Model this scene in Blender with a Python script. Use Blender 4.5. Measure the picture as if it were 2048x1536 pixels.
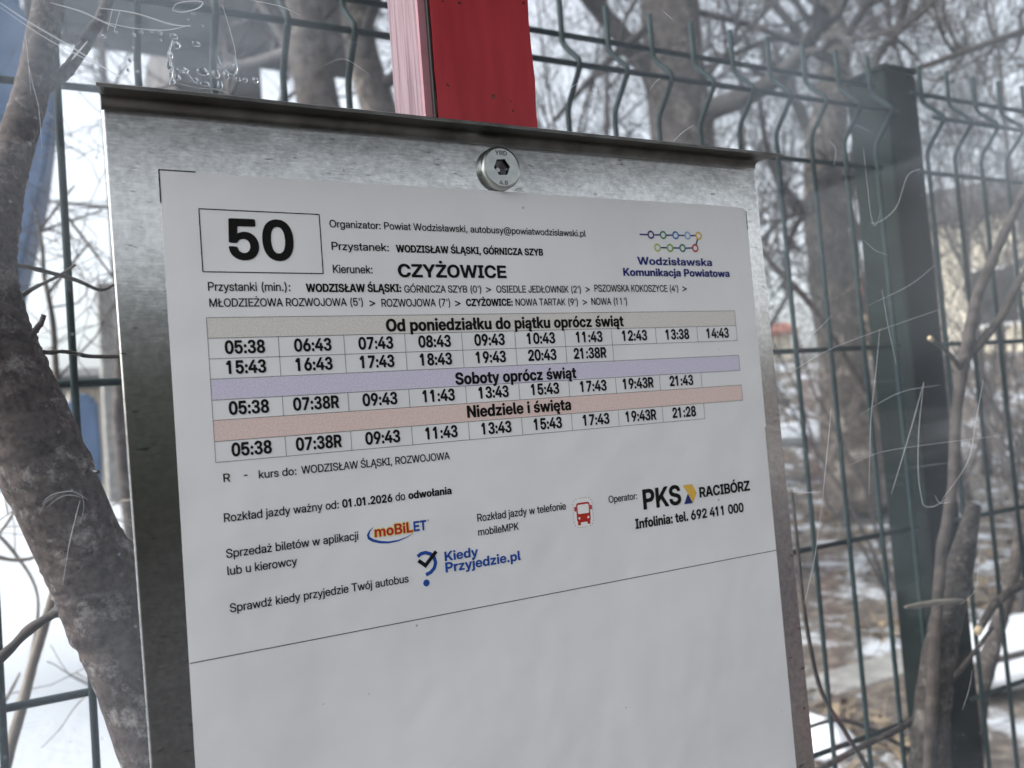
import bpy, bmesh, math, random
from mathutils import Vector, Matrix, noise
from mathutils.geometry import tessellate_polygon

S = bpy.context.scene
COL = S.collection
for o in list(bpy.data.objects):
    bpy.data.objects.remove(o)

# ------------------------------------------------------------------ camera
CAM_R = ((0.8809640975, -0.4665048123, -0.0792181731),
         (-0.0503360144, 0.0740734562, -0.9959816307),
         (0.4704981875, 0.8814115856, 0.0417740626))      # rows: right, down, forward
CAM_C = Vector((-0.0382810718, -0.3425455026, 1.5146394487))
FPX = 1703.46                                             # focal length in photo pixels (2048 wide)
cam = bpy.data.cameras.new("camera")
cam.sensor_width = 36.0
cam.lens = FPX / 2048 * 36.0
cam.clip_start = 0.01
cam.clip_end = 400.0
cam.dof.use_dof = True
cam.dof.focus_distance = 0.378
cam.dof.aperture_fstop = cam.lens / 2.5                   # a 2.5 mm phone aperture
cam.dof.aperture_blades = 0
cam_o = bpy.data.objects.new("camera", cam)
COL.objects.link(cam_o)
rt, dn, fw = (Vector(r) for r in CAM_R)
m3 = Matrix((rt, -dn, -fw)).transposed()
cam_o.matrix_world = Matrix.Translation(CAM_C) @ m3.to_4x4()
S.camera = cam_o

# ------------------------------------------------------------------ sky, sun, exposure
SUN_EL, SUN_AZ = math.radians(42), math.radians(-80)      # weak sun behind cloud, beyond the pane
W = bpy.data.worlds.new("World")
S.world = W
W.use_nodes = True
wn, wl = W.node_tree.nodes, W.node_tree.links
bg = wn["Background"]
bg.inputs["Strength"].default_value = 0.15
sky = wn.new("ShaderNodeTexSky")
sky.sky_type = "NISHITA"
sky.sun_disc = False
sky.sun_elevation = SUN_EL
sky.sun_rotation = SUN_AZ
sky.air_density = 1.0
sky.dust_density = 5.0
sky.ozone_density = 1.0
hs = wn.new("ShaderNodeHueSaturation")
hs.inputs["Saturation"].default_value = 0.26
tcw = wn.new("ShaderNodeTexCoord")
cn = wn.new("ShaderNodeTexNoise")
cn.inputs["Scale"].default_value = 2.2
cn.inputs["Detail"].default_value = 5
cr = wn.new("ShaderNodeMapRange")
cr.inputs["From Min"].default_value = 0.3
cr.inputs["From Max"].default_value = 0.7
cr.inputs["To Min"].default_value = 0.82
cr.inputs["To Max"].default_value = 1.12
mx = wn.new("ShaderNodeMix")
mx.data_type = "RGBA"
mx.blend_type = "MULTIPLY"
mx.inputs["Factor"].default_value = 1.0
wl.new(tcw.outputs["Generated"], cn.inputs["Vector"])
wl.new(cn.outputs["Fac"], cr.inputs["Value"])
wl.new(sky.outputs["Color"], hs.inputs["Color"])
wl.new(hs.outputs["Color"], mx.inputs["A"])
wl.new(cr.outputs["Result"], mx.inputs["B"])
wl.new(mx.outputs["Result"], bg.inputs["Color"])

sun = bpy.data.lights.new("sun", "SUN")
sun.energy = 0.5
sun.angle = math.radians(60)
sun.color = (1.0, 0.96, 0.9)
sun_o = bpy.data.objects.new("sun", sun)
COL.objects.link(sun_o)
sd = Vector((math.sin(SUN_AZ) * math.cos(SUN_EL), math.cos(SUN_AZ) * math.cos(SUN_EL), math.sin(SUN_EL)))
sun_o.rotation_euler = sd.to_track_quat("Z", "Y").to_euler()
sun_o.location = sd * 30

vs = S.view_settings
vs.view_transform = "Standard"
vs.look = "None"
vs.exposure = 1.55
vs.gamma = 1.0
S.cycles.transparent_max_bounces = 24
S.cycles.max_bounces = 8

# ------------------------------------------------------------------ helpers
def at(u, v, y):
    """point of the place seen at photo pixel (u, v) on the plane y metres beyond the board"""
    d = rt * ((u - 1024) / FPX) + dn * ((v - 768) / FPX) + fw
    return CAM_C + d * ((y - CAM_C.y) / d.y)

def depth(p):
    return (Vector(p) - CAM_C).dot(fw)

def tag(o, label=None, cat=None, group=None, kind=None):
    if label: o["label"] = label
    if cat: o["category"] = cat
    if group: o["group"] = group
    if kind: o["kind"] = kind
    return o

def empty(name, loc, label, cat, group=None):
    o = bpy.data.objects.new(name, None)
    o.empty_display_size = 0.05
    COL.objects.link(o)
    o.location = loc
    return tag(o, label, cat, group)

def build(name, bm, mats, parent=None, smooth=False):
    """links a bmesh given in WORLD coordinates as one object, its origin at its parent's (or 0)"""
    me = bpy.data.meshes.new(name)
    if smooth:
        for f in bm.faces: f.smooth = True
    bm.normal_update()
    bm.to_mesh(me)
    bm.free()
    for m in (mats if isinstance(mats, (list, tuple)) else [mats]):
        me.materials.append(m)
    o = bpy.data.objects.new(name, me)
    COL.objects.link(o)
    if parent is not None:
        o.parent = parent
        loc = Vector((0, 0, 0))
        q = parent
        while q is not None:
            loc += Vector(q.location)
            q = q.parent
        me.transform(Matrix.Translation(-loc))
    return o

def box(bm, x0, x1, y0, y1, z0, z1, bevel=0.0, mi=0):
    vs_ = [bm.verts.new((x, y, z)) for x in (x0, x1) for y in (y0, y1) for z in (z0, z1)]
    idx = ((0, 1, 3, 2), (4, 6, 7, 5), (0, 4, 5, 1), (2, 3, 7, 6), (0, 2, 6, 4), (1, 5, 7, 3))
    fs = [bm.faces.new([vs_[i] for i in f]) for f in idx]
    for f in fs: f.material_index = mi
    if bevel:
        es = list({e for f in fs for e in f.edges})
        r = bmesh.ops.bevel(bm, geom=es, offset=bevel, segments=2, affect="EDGES", profile=0.5)
        for f in r["faces"]: f.material_index = mi
    return fs

def tube(bm, pts, rad, n=8, mi=0, cap=True, jit=0.0, seed=0, uvs=None):
    pts = [Vector(p) for p in pts]
    rings = []
    t0 = (pts[1] - pts[0]).normalized()
    a = t0.orthogonal().normalized()
    for i, p in enumerate(pts):
        t = (pts[min(i + 1, len(pts) - 1)] - pts[max(i - 1, 0)]).normalized()
        a = (a - t * a.dot(t))
        a = a.normalized() if a.length > 1e-6 else t.orthogonal().normalized()
        b = t.cross(a)
        r = rad[i] if isinstance(rad, (list, tuple)) else rad
        ring = []
        for k in range(n):
            w = 2 * math.pi * k / n
            d = a * math.cos(w) + b * math.sin(w)
            rr = r
            if jit:
                q = p + d * r
                rr = r * (1 + jit * noise.noise(q * (0.9 / max(r, 1e-4)) + Vector((seed, 0, 0)))
                          + 0.5 * jit * noise.noise(q * (2.7 / max(r, 1e-4)) + Vector((0, seed, 0))))
            ring.append(bm.verts.new(p + d * rr))
        rings.append(ring)
    for r0, r1 in zip(rings, rings[1:]):
        for k in range(n):
            f = bm.faces.new((r0[k], r0[(k + 1) % n], r1[(k + 1) % n], r1[k]))
            f.material_index = mi
            f.smooth = True
    if cap:
        bm.faces.new(list(reversed(rings[0]))).material_index = mi
        bm.faces.new(rings[-1]).material_index = mi
    return rings

def smooth_path(pts, rad, sub=4):
    """Catmull-Rom through points and radii"""
    P, Q = [], []
    n = len(pts)
    for i in range(n - 1):
        p0, p1, p2, p3 = pts[max(i - 1, 0)], pts[i], pts[i + 1], pts[min(i + 2, n - 1)]
        for k in range(sub):
            t = k / sub
            P.append(0.5 * ((2 * p1) + (p2 - p0) * t + (2 * p0 - 5 * p1 + 4 * p2 - p3) * t * t + (3 * p1 - p0 - 3 * p2 + p3) * t ** 3))
            Q.append(rad[i] + (rad[i + 1] - rad[i]) * t)
    P.append(pts[-1]); Q.append(rad[-1])
    return P, Q

# ------------------------------------------------------------------ materials
def new_mat(name):
    m = bpy.data.materials.new(name)
    m.use_nodes = True
    nt = m.node_tree
    return m, nt, nt.nodes, nt.links, nt.nodes["Principled BSDF"]

def ramp(nd, stops):
    r = nd.new("ShaderNodeValToRGB")
    el = r.color_ramp.elements
    while len(el) > 1: el.remove(el[0])
    el[0].position, el[0].color = stops[0][0], (*stops[0][1], 1)
    for p, c in stops[1:]:
        e = el.new(p); e.color = (*c, 1)
    return r

def noisy(name, c0, c1, scale=20, rough=0.7, metal=0.0, detail=5, lo=0.35, hi=0.65, bump=0.0, bscale=None, stretch=None, bdist=0.002, spec=None):
    m, nt, nd, ln, p = new_mat(name)
    tc = nd.new("ShaderNodeTexCoord")
    mp = nd.new("ShaderNodeMapping")
    if stretch: mp.inputs["Scale"].default_value = stretch
    nz = nd.new("ShaderNodeTexNoise")
    nz.inputs["Scale"].default_value = scale
    nz.inputs["Detail"].default_value = detail
    r = ramp(nd, [(lo, c0), (hi, c1)])
    ln.new(tc.outputs["Object"], mp.inputs["Vector"])
    ln.new(mp.outputs["Vector"], nz.inputs["Vector"])
    ln.new(nz.outputs["Fac"], r.inputs["Fac"])
    ln.new(r.outputs["Color"], p.inputs["Base Color"])
    p.inputs["Roughness"].default_value = rough
    p.inputs["Metallic"].default_value = metal
    if spec is not None: p.inputs["Specular IOR Level"].default_value = spec
    if bump:
        bz = nd.new("ShaderNodeTexNoise")
        bz.inputs["Scale"].default_value = bscale or scale * 3
        bz.inputs["Detail"].default_value = 6
        bp = nd.new("ShaderNodeBump")
        bp.inputs["Strength"].default_value = bump
        bp.inputs["Distance"].default_value = bdist
        ln.new(mp.outputs["Vector"], bz.inputs["Vector"])
        ln.new(bz.outputs["Fac"], bp.inputs["Height"])
        ln.new(bp.outputs["Normal"], p.inputs["Normal"])
    return m

def flat(name, c, rough=0.6, metal=0.0):
    m, nt, nd, ln, p = new_mat(name)
    p.inputs["Base Color"].default_value = (*c, 1)
    p.inputs["Roughness"].default_value = rough
    p.inputs["Metallic"].default_value = metal
    return m

def bark_mat(name, dark, mid, pale, scale=60):
    m, nt, nd, ln, p = new_mat(name)
    tc = nd.new("ShaderNodeTexCoord")
    n1 = nd.new("ShaderNodeTexNoise"); n1.inputs["Scale"].default_value = scale; n1.inputs["Detail"].default_value = 8
    n1.inputs["Roughness"].default_value = 0.65
    r1 = ramp(nd, [(0.3, dark), (0.6, mid)])
    n2 = nd.new("ShaderNodeTexNoise"); n2.inputs["Scale"].default_value = scale * 0.35; n2.inputs["Detail"].default_value = 9
    n2.inputs["Roughness"].default_value = 0.75
    r2 = ramp(nd, [(0.53, (0, 0, 0)), (0.70, (1, 1, 1))])
    mix = nd.new("ShaderNodeMix"); mix.data_type = "RGBA"
    mix.inputs["B"].default_value = (*pale, 1)
    ln.new(tc.outputs["Object"], n1.inputs["Vector"]); ln.new(tc.outputs["Object"], n2.inputs["Vector"])
    ln.new(n1.outputs["Fac"], r1.inputs["Fac"]); ln.new(n2.outputs["Fac"], r2.inputs["Fac"])
    ln.new(r2.outputs["Color"], mix.inputs["Factor"]); ln.new(r1.outputs["Color"], mix.inputs["A"])
    ln.new(mix.outputs["Result"], p.inputs["Base Color"])
    p.inputs["Roughness"].default_value = 0.85
    p.inputs["Specular IOR Level"].default_value = 0.2
    bp = nd.new("ShaderNodeBump"); bp.inputs["Strength"].default_value = 0.8; bp.inputs["Distance"].default_value = 0.15 / scale
    ln.new(n1.outputs["Fac"], bp.inputs["Height"]); ln.new(bp.outputs["Normal"], p.inputs["Normal"])
    return m

def paper_mat():
    m, nt, nd, ln, p = new_mat("white_paper")
    tc = nd.new("ShaderNodeTexCoord")
    n1 = nd.new("ShaderNodeTexNoise"); n1.inputs["Scale"].default_value = 11; n1.inputs["Detail"].default_value = 8; n1.inputs["Roughness"].default_value = 0.6
    r1 = ramp(nd, [(0.28, (0.655, 0.67, 0.69)), (0.5, (0.72, 0.735, 0.75)), (0.72, (0.75, 0.76, 0.77))])
    # sparse dirt specks
    v = nd.new("ShaderNodeTexVoronoi"); v.inputs["Scale"].default_value = 95
    n2 = nd.new("ShaderNodeTexNoise"); n2.inputs["Scale"].default_value = 60
    ad = nd.new("ShaderNodeMath"); ad.operation = "MULTIPLY_ADD"; ad.inputs[1].default_value = -0.5; 
    lt = nd.new("ShaderNodeMath"); lt.operation = "LESS_THAN"; lt.inputs[1].default_value = -0.255
    mix = nd.new("ShaderNodeMix"); mix.data_type = "RGBA"; mix.inputs["B"].default_value = (0.40, 0.40, 0.40, 1)
    for a in (n1, v, n2): ln.new(tc.outputs["Object"], a.inputs["Vector"])
    ln.new(n1.outputs["Fac"], r1.inputs["Fac"])
    ln.new(n2.outputs["Fac"], ad.inputs[0]); ln.new(v.outputs["Distance"], ad.inputs[2])
    ln.new(ad.outputs[0], lt.inputs[0])
    ln.new(lt.outputs[0], mix.inputs["Factor"]); ln.new(r1.outputs["Color"], mix.inputs["A"])
    ln.new(mix.outputs["Result"], p.inputs["Base Color"])
    p.inputs["Roughness"].default_value = 0.3
    p.inputs["Specular IOR Level"].default_value = 0.6
    n3 = nd.new("ShaderNodeTexNoise"); n3.inputs["Scale"].default_value = 13; n3.inputs["Detail"].default_value = 3
    bp = nd.new("ShaderNodeBump"); bp.inputs["Strength"].default_value = 0.6; bp.inputs["Distance"].default_value = 0.004
    ln.new(tc.outputs["Object"], n3.inputs["Vector"]); ln.new(n3.outputs["Fac"], bp.inputs["Height"])
    ln.new(bp.outputs["Normal"], p.inputs["Normal"])
    return m

def print_mat(name, c, c2=None, scale=1500, spec=0.12, rough=0.6):
    c2 = c2 or c
    m = noisy(name, c, c2, scale=scale, rough=rough, detail=2, lo=0.35, hi=0.65, spec=spec)
    return m

def metal_mat():
    """brushed galvanised sheet: fine horizontal grain, small dark scuffs, a coarse hammered strip along its right border"""
    m, nt, nd, ln, p = new_mat("galvanised_sheet")
    tc = nd.new("ShaderNodeTexCoord")
    mp = nd.new("ShaderNodeMapping"); mp.inputs["Scale"].default_value = (90, 90, 700)
    g = nd.new("ShaderNodeTexNoise"); g.inputs["Scale"].default_value = 1.6; g.inputs["Detail"].default_value = 5
    b = nd.new("ShaderNodeTexNoise"); b.inputs["Scale"].default_value = 14; b.inputs["Detail"].default_value = 6
    r = ramp(nd, [(0.25, (0.42, 0.425, 0.42)), (0.75, (0.60, 0.605, 0.595))])
    mixn = nd.new("ShaderNodeMath"); mixn.operation = "MULTIPLY_ADD"; mixn.inputs[1].default_value = 0.45
    half = nd.new("ShaderNodeMath"); half.operation = "MULTIPLY"; half.inputs[1].default_value = 0.55
    ln.new(tc.outputs["Object"], mp.inputs["Vector"])
    ln.new(mp.outputs["Vector"], g.inputs["Vector"]); ln.new(tc.outputs["Object"], b.inputs["Vector"])
    ln.new(b.outputs["Fac"], half.inputs[0])
    ln.new(g.outputs["Fac"], mixn.inputs[0]); ln.new(half.outputs[0], mixn.inputs[2])
    ln.new(mixn.outputs[0], r.inputs["Fac"])
    # scuffs
    mp2 = nd.new("ShaderNodeMapping"); mp2.inputs["Scale"].default_value = (120, 120, 420)
    s = nd.new("ShaderNodeTexNoise"); s.inputs["Scale"].default_value = 1.0; s.inputs["Detail"].default_value = 3
    sr = ramp(nd, [(0.655, (0, 0, 0)), (0.72, (0.85, 0.85, 0.85))])
    mix = nd.new("ShaderNodeMix"); mix.data_type = "RGBA"; mix.inputs["B"].default_value = (0.16, 0.155, 0.15, 1)
    ln.new(tc.outputs["Object"], mp2.inputs["Vector"]); ln.new(mp2.outputs["Vector"], s.inputs["Vector"])
    ln.new(s.outputs["Fac"], sr.inputs["Fac"]); ln.new(sr.outputs["Color"], mix.inputs["Factor"])
    ln.new(r.outputs["Color"], mix.inputs["A"])
    ln.new(mix.outputs["Result"], p.inputs["Base Color"])
    p.inputs["Metallic"].default_value = 1.0
    sp = nd.new("ShaderNodeTexNoise"); sp.inputs["Scale"].default_value = 420; sp.inputs["Detail"].default_value = 4
    spr = ramp(nd, [(0.34, (0.84, 0.84, 0.84)), (0.64, (1.05, 1.05, 1.05))])
    spm = nd.new("ShaderNodeMix"); spm.data_type = "RGBA"; spm.blend_type = "MULTIPLY"; spm.inputs["Factor"].default_value = 1.0
    ln.new(tc.outputs["Object"], sp.inputs["Vector"]); ln.new(sp.outputs["Fac"], spr.inputs["Fac"])
    ln.new(mix.outputs["Result"], spm.inputs["A"]); ln.new(spr.outputs["Color"], spm.inputs["B"])
    ln.new(spm.outputs["Result"], p.inputs["Base Color"])
    rr = nd.new("ShaderNodeMapRange"); rr.inputs["To Min"].default_value = 0.13; rr.inputs["To Max"].default_value = 0.23
    ln.new(b.outputs["Fac"], rr.inputs["Value"]); ln.new(rr.outputs["Result"], p.inputs["Roughness"])
    # bump: grain everywhere, coarse texture on the right border
    sep = nd.new("ShaderNodeSeparateXYZ"); ln.new(tc.outputs["Object"], sep.inputs["Vector"])
    mr = nd.new("ShaderNodeMapRange"); mr.inputs["From Min"].default_value = 0.285; mr.inputs["From Max"].default_value = 0.299
    ln.new(sep.outputs["X"], mr.inputs["Value"])
    met = nd.new("ShaderNodeMath"); met.operation = "MULTIPLY_ADD"; met.inputs[1].default_value = -0.65; met.inputs[2].default_value = 1.0
    ln.new(mr.outputs["Result"], met.inputs[0]); ln.new(met.outputs[0], p.inputs["Metallic"])
    ro = nd.new("ShaderNodeMath"); ro.operation = "MULTIPLY_ADD"; ro.inputs[1].default_value = 0.3
    ln.new(mr.outputs["Result"], ro.inputs[0]); ln.new(rr.outputs["Result"], ro.inputs[2]); ln.new(ro.outputs[0], p.inputs["Roughness"])
    cz = nd.new("ShaderNodeTexNoise"); cz.inputs["Scale"].default_value = 420; cz.inputs["Detail"].default_value = 3
    cmul = nd.new("ShaderNodeMath"); cmul.operation = "MULTIPLY"
    ln.new(tc.outputs["Object"], cz.inputs["Vector"]); ln.new(cz.outputs["Fac"], cmul.inputs[0]); ln.new(mr.outputs["Result"], cmul.inputs[1])
    add = nd.new("ShaderNodeMath"); add.operation = "MULTIPLY_ADD"; add.inputs[1].default_value = 0.0022
    dent = nd.new("ShaderNodeMath"); dent.operation = "MULTIPLY_ADD"; dent.inputs[1].default_value = 0.22
    ln.new(b.outputs["Fac"], dent.inputs[0]); ln.new(cmul.outputs[0], dent.inputs[2])
    ln.new(g.outputs["Fac"], add.inputs[0]); ln.new(dent.outputs[0], add.inputs[2])
    bp = nd.new("ShaderNodeBump"); bp.inputs["Strength"].default_value = 1.0; bp.inputs["Distance"].default_value = 0.0022
    ln.new(add.outputs[0], bp.inputs["Height"]); ln.new(bp.outputs["Normal"], p.inputs["Normal"])
    return m

def red_mat():
    m, nt, nd, ln, p = new_mat("chipped_red_paint")
    tc = nd.new("ShaderNodeTexCoord")
    mp = nd.new("ShaderNodeMapping"); mp.inputs["Scale"].default_value = (1, 1, 0.12)
    n1 = nd.new("ShaderNodeTexNoise"); n1.inputs["Scale"].default_value = 110; n1.inputs["Detail"].default_value = 8
    r1 = ramp(nd, [(0.3, (0.29, 0.017, 0.026)), (0.72, (0.41, 0.034, 0.044))])
    v = nd.new("ShaderNodeTexVoronoi"); v.inputs["Scale"].default_value = 125; v.inputs["Randomness"].default_value = 1
    sc = nd.new("ShaderNodeSeparateColor")
    pick = nd.new("ShaderNodeMath"); pick.operation = "GREATER_THAN"; pick.inputs[1].default_value = 0.3
    n2 = nd.new("ShaderNodeTexNoise"); n2.inputs["Scale"].default_value = 480; n2.inputs["Detail"].default_value = 4
    dd = nd.new("ShaderNodeMath"); dd.operation = "MULTIPLY_ADD"; dd.inputs[1].default_value = 0.62
    r2 = ramp(nd, [(0.25, (0.34, 0.20, 0.15)), (0.30, (0.05, 0.012, 0.012)), (0.36, (0.012, 0.006, 0.006))])
    lt = nd.new("ShaderNodeMath"); lt.operation = "LESS_THAN"; lt.inputs[1].default_value = 0.365
    an = nd.new("ShaderNodeMath"); an.operation = "MULTIPLY"
    mix = nd.new("ShaderNodeMix"); mix.data_type = "RGBA"
    ln.new(tc.outputs["Object"], mp.inputs["Vector"]); ln.new(mp.outputs["Vector"], n1.inputs["Vector"])
    for a in (v, n2): ln.new(tc.outputs["Object"], a.inputs["Vector"])
    ln.new(n1.outputs["Fac"], r1.inputs["Fac"])
    ln.new(v.outputs["Color"], sc.inputs["Color"]); ln.new(sc.outputs["Red"], pick.inputs[0])
    ln.new(n2.outputs["Fac"], dd.inputs[0]); ln.new(v.outputs["Distance"], dd.inputs[2])
    ln.new(dd.outputs[0], lt.inputs[0]); ln.new(dd.outputs[0], r2.inputs["Fac"])
    ln.new(lt.outputs[0], an.inputs[0]); ln.new(pick.outputs[0], an.inputs[1])
    ln.new(an.outputs[0], mix.inputs["Factor"]); ln.new(r1.outputs["Color"], mix.inputs["A"]); ln.new(r2.outputs["Color"], mix.inputs["B"])
    ln.new(mix.outputs["Result"], p.inputs["Base Color"])
    p.inputs["Roughness"].default_value = 0.42
    sb = nd.new("ShaderNodeMath"); sb.operation = "MULTIPLY_ADD"; sb.inputs[1].default_value = -1.0
    ln.new(an.outputs[0], sb.inputs[0]); ln.new(n1.outputs["Fac"], sb.inputs[2])
    bp = nd.new("ShaderNodeBump"); bp.inputs["Strength"].default_value = 0.35; bp.inputs["Distance"].default_value = 0.0006
    ln.new(sb.outputs[0], bp.inputs["Height"]); ln.new(bp.outputs["Normal"], p.inputs["Normal"])
    return m

def pane_mat():
    """clear polycarbonate, dulled by fine scuffs and dried smears"""
    m, nt, nd, ln, p = new_mat("scuffed_clear_pane")
    nd.remove(p)
    out = nd["Material Output"]
    tc = nd.new("ShaderNodeTexCoord")
    n1 = nd.new("ShaderNodeTexNoise"); n1.inputs["Scale"].default_value = 5.5; n1.inputs["Detail"].default_value = 6
    h = nd.new("ShaderNodeMapRange"); h.inputs["From Min"].default_value = 0.35; h.inputs["From Max"].default_value = 0.75
    h.inputs["To Min"].default_value = 0.012; h.inputs["To Max"].default_value = 0.08
    ln.new(tc.outputs["Object"], n1.inputs["Vector"]); ln.new(n1.outputs["Fac"], h.inputs["Value"])
    acc = h.outputs["Result"]
    for ang, seed, thr, amt in ((0.5, 0, 0.69, 0.10), (-0.7, 7, 0.70, 0.10), (1.2, 13, 0.70, 0.09), (0.05, 21, 0.71, 0.09)):
        mp = nd.new("ShaderNodeMapping")
        mp.inputs["Location"].default_value = (seed, seed, seed)
        mp.inputs["Rotation"].default_value = (0, ang, 0)
        mp.inputs["Scale"].default_value = (9, 1, 620)
        n = nd.new("ShaderNodeTexNoise"); n.inputs["Scale"].default_value = 1; n.inputs["Detail"].default_value = 2
        r = nd.new("ShaderNodeMapRange"); r.inputs["From Min"].default_value = thr; r.inputs["From Max"].default_value = thr + 0.05
        r.inputs["To Max"].default_value = amt
        a = nd.new("ShaderNodeMath"); a.operation = "ADD"
        ln.new(tc.outputs["Object"], mp.inputs["Vector"]); ln.new(mp.outputs["Vector"], n.inputs["Vector"])
        ln.new(n.outputs["Fac"], r.inputs["Value"])
        ln.new(acc, a.inputs[0]); ln.new(r.outputs["Result"], a.inputs[1])
        acc = a.outputs[0]
    # dust specks
    v = nd.new("ShaderNodeTexVoronoi"); v.inputs["Scale"].default_value = 120
    lt = nd.new("ShaderNodeMapRange"); lt.inputs["From Min"].default_value = 0.10; lt.inputs["From Max"].default_value = 0.04
    lt.inputs["To Max"].default_value = 0.18
    a = nd.new("ShaderNodeMath"); a.operation = "ADD"
    ln.new(tc.outputs["Object"], v.inputs["Vector"]); ln.new(v.outputs["Distance"], lt.inputs["Value"])
    ln.new(acc, a.inputs[0]); ln.new(lt.outputs["Result"], a.inputs[1])
    tr = nd.new("ShaderNodeBsdfTransparent"); tr.inputs["Color"].default_value = (0.965, 0.98, 0.985, 1)
    df = nd.new("ShaderNodeBsdfDiffuse"); df.inputs["Color"].default_value = (0.68, 0.76, 0.85, 1)
    tl = nd.new("ShaderNodeBsdfTranslucent"); tl.inputs["Color"].default_value = (0.68, 0.76, 0.85, 1)
    dt = nd.new("ShaderNodeMixShader"); dt.inputs[0].default_value = 0.5
    mx1 = nd.new("ShaderNodeMixShader")
    gl = nd.new("ShaderNodeBsdfGlossy"); gl.inputs["Roughness"].default_value = 0.03
    lw = nd.new("ShaderNodeLayerWeight"); lw.inputs["Blend"].default_value = 0.5
    pw = nd.new("ShaderNodeMath"); pw.operation = "POWER"; pw.inputs[1].default_value = 5.0
    sc_ = nd.new("ShaderNodeMath"); sc_.operation = "MULTIPLY_ADD"; sc_.inputs[1].default_value = 0.9; sc_.inputs[2].default_value = 0.03
    ge = nd.new("ShaderNodeNewGeometry")
    inv = nd.new("ShaderNodeMath"); inv.operation = "SUBTRACT"; inv.inputs[0].default_value = 1.0
    fr = nd.new("ShaderNodeMath"); fr.operation = "MULTIPLY"
    ln.new(lw.outputs["Facing"], pw.inputs[0]); ln.new(pw.outputs[0], sc_.inputs[0])
    ln.new(ge.outputs["Backfacing"], inv.inputs[1]); ln.new(sc_.outputs[0], fr.inputs[0]); ln.new(inv.outputs[0], fr.inputs[1])
    mx2 = nd.new("ShaderNodeMixShader")
    ln.new(df.outputs[0], dt.inputs[1]); ln.new(tl.outputs[0], dt.inputs[2])
    ln.new(a.outputs[0], mx1.inputs[0]); ln.new(tr.outputs[0], mx1.inputs[1]); ln.new(dt.outputs[0], mx1.inputs[2])
    ln.new(fr.outputs[0], mx2.inputs[0]); ln.new(mx1.outputs[0], mx2.inputs[1]); ln.new(gl.outputs[0], mx2.inputs[2])
    ln.new(mx2.outputs[0], out.inputs["Surface"])
    return m

def veil_mat(name, c, amount, nscale=0, gloss=0.0):
    """a thin translucent film (scratch groove, dried smear)"""
    m, nt, nd, ln, p = new_mat(name)
    nd.remove(p)
    out = nd["Material Output"]
    tr = nd.new("ShaderNodeBsdfTransparent")
    df = nd.new("ShaderNodeBsdfDiffuse"); df.inputs["Color"].default_value = (*c, 1)
    tl = nd.new("ShaderNodeBsdfTranslucent"); tl.inputs["Color"].default_value = (*c, 1)
    dt = nd.new("ShaderNodeMixShader"); dt.inputs[0].default_value = 0.5
    mx = nd.new("ShaderNodeMixShader"); mx.inputs[0].default_value = amount
    ln.new(df.outputs[0], dt.inputs[1]); ln.new(tl.outputs[0], dt.inputs[2])
    ln.new(tr.outputs[0], mx.inputs[1]); ln.new(dt.outputs[0], mx.inputs[2])
    if nscale:
        tc = nd.new("ShaderNodeTexCoord")
        n = nd.new("ShaderNodeTexNoise"); n.inputs["Scale"].default_value = nscale; n.inputs["Detail"].default_value = 6
        r = nd.new("ShaderNodeMapRange"); r.inputs["From Min"].default_value = 0.4; r.inputs["From Max"].default_value = 0.7
        r.inputs["To Max"].default_value = amount
        ln.new(tc.outputs["Object"], n.inputs["Vector"]); ln.new(n.outputs["Fac"], r.inputs["Value"])
        ln.new(r.outputs["Result"], mx.inputs[0])
    res = mx
    if gloss:
        gl = nd.new("ShaderNodeBsdfGlossy"); gl.inputs["Roughness"].default_value = 0.08
        m2 = nd.new("ShaderNodeMixShader"); m2.inputs[0].default_value = gloss
        ln.new(mx.outputs[0], m2.inputs[1]); ln.new(gl.outputs[0], m2.inputs[2])
        res = m2
    if nscale:
        at_ = nd.new("ShaderNodeAttribute"); at_.attribute_name = "fade"
        mu = nd.new("ShaderNodeMath"); mu.operation = "MULTIPLY"
        ln.new(r.outputs["Result"], mu.inputs[0]); ln.new(at_.outputs["Fac"], mu.inputs[1]); ln.new(mu.outputs[0], mx.inputs[0])
    ln.new(res.outputs[0], out.inputs["Surface"])
    return m

def glue_mat():
    m, nt, nd, ln, p = new_mat("clear_dried_glue")
    p.inputs["Transmission Weight"].default_value = 1.0
    p.inputs["IOR"].default_value = 1.25
    p.inputs["Roughness"].default_value = 0.08
    p.inputs["Base Color"].default_value = (0.93, 0.96, 0.98, 1)
    return m

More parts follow.
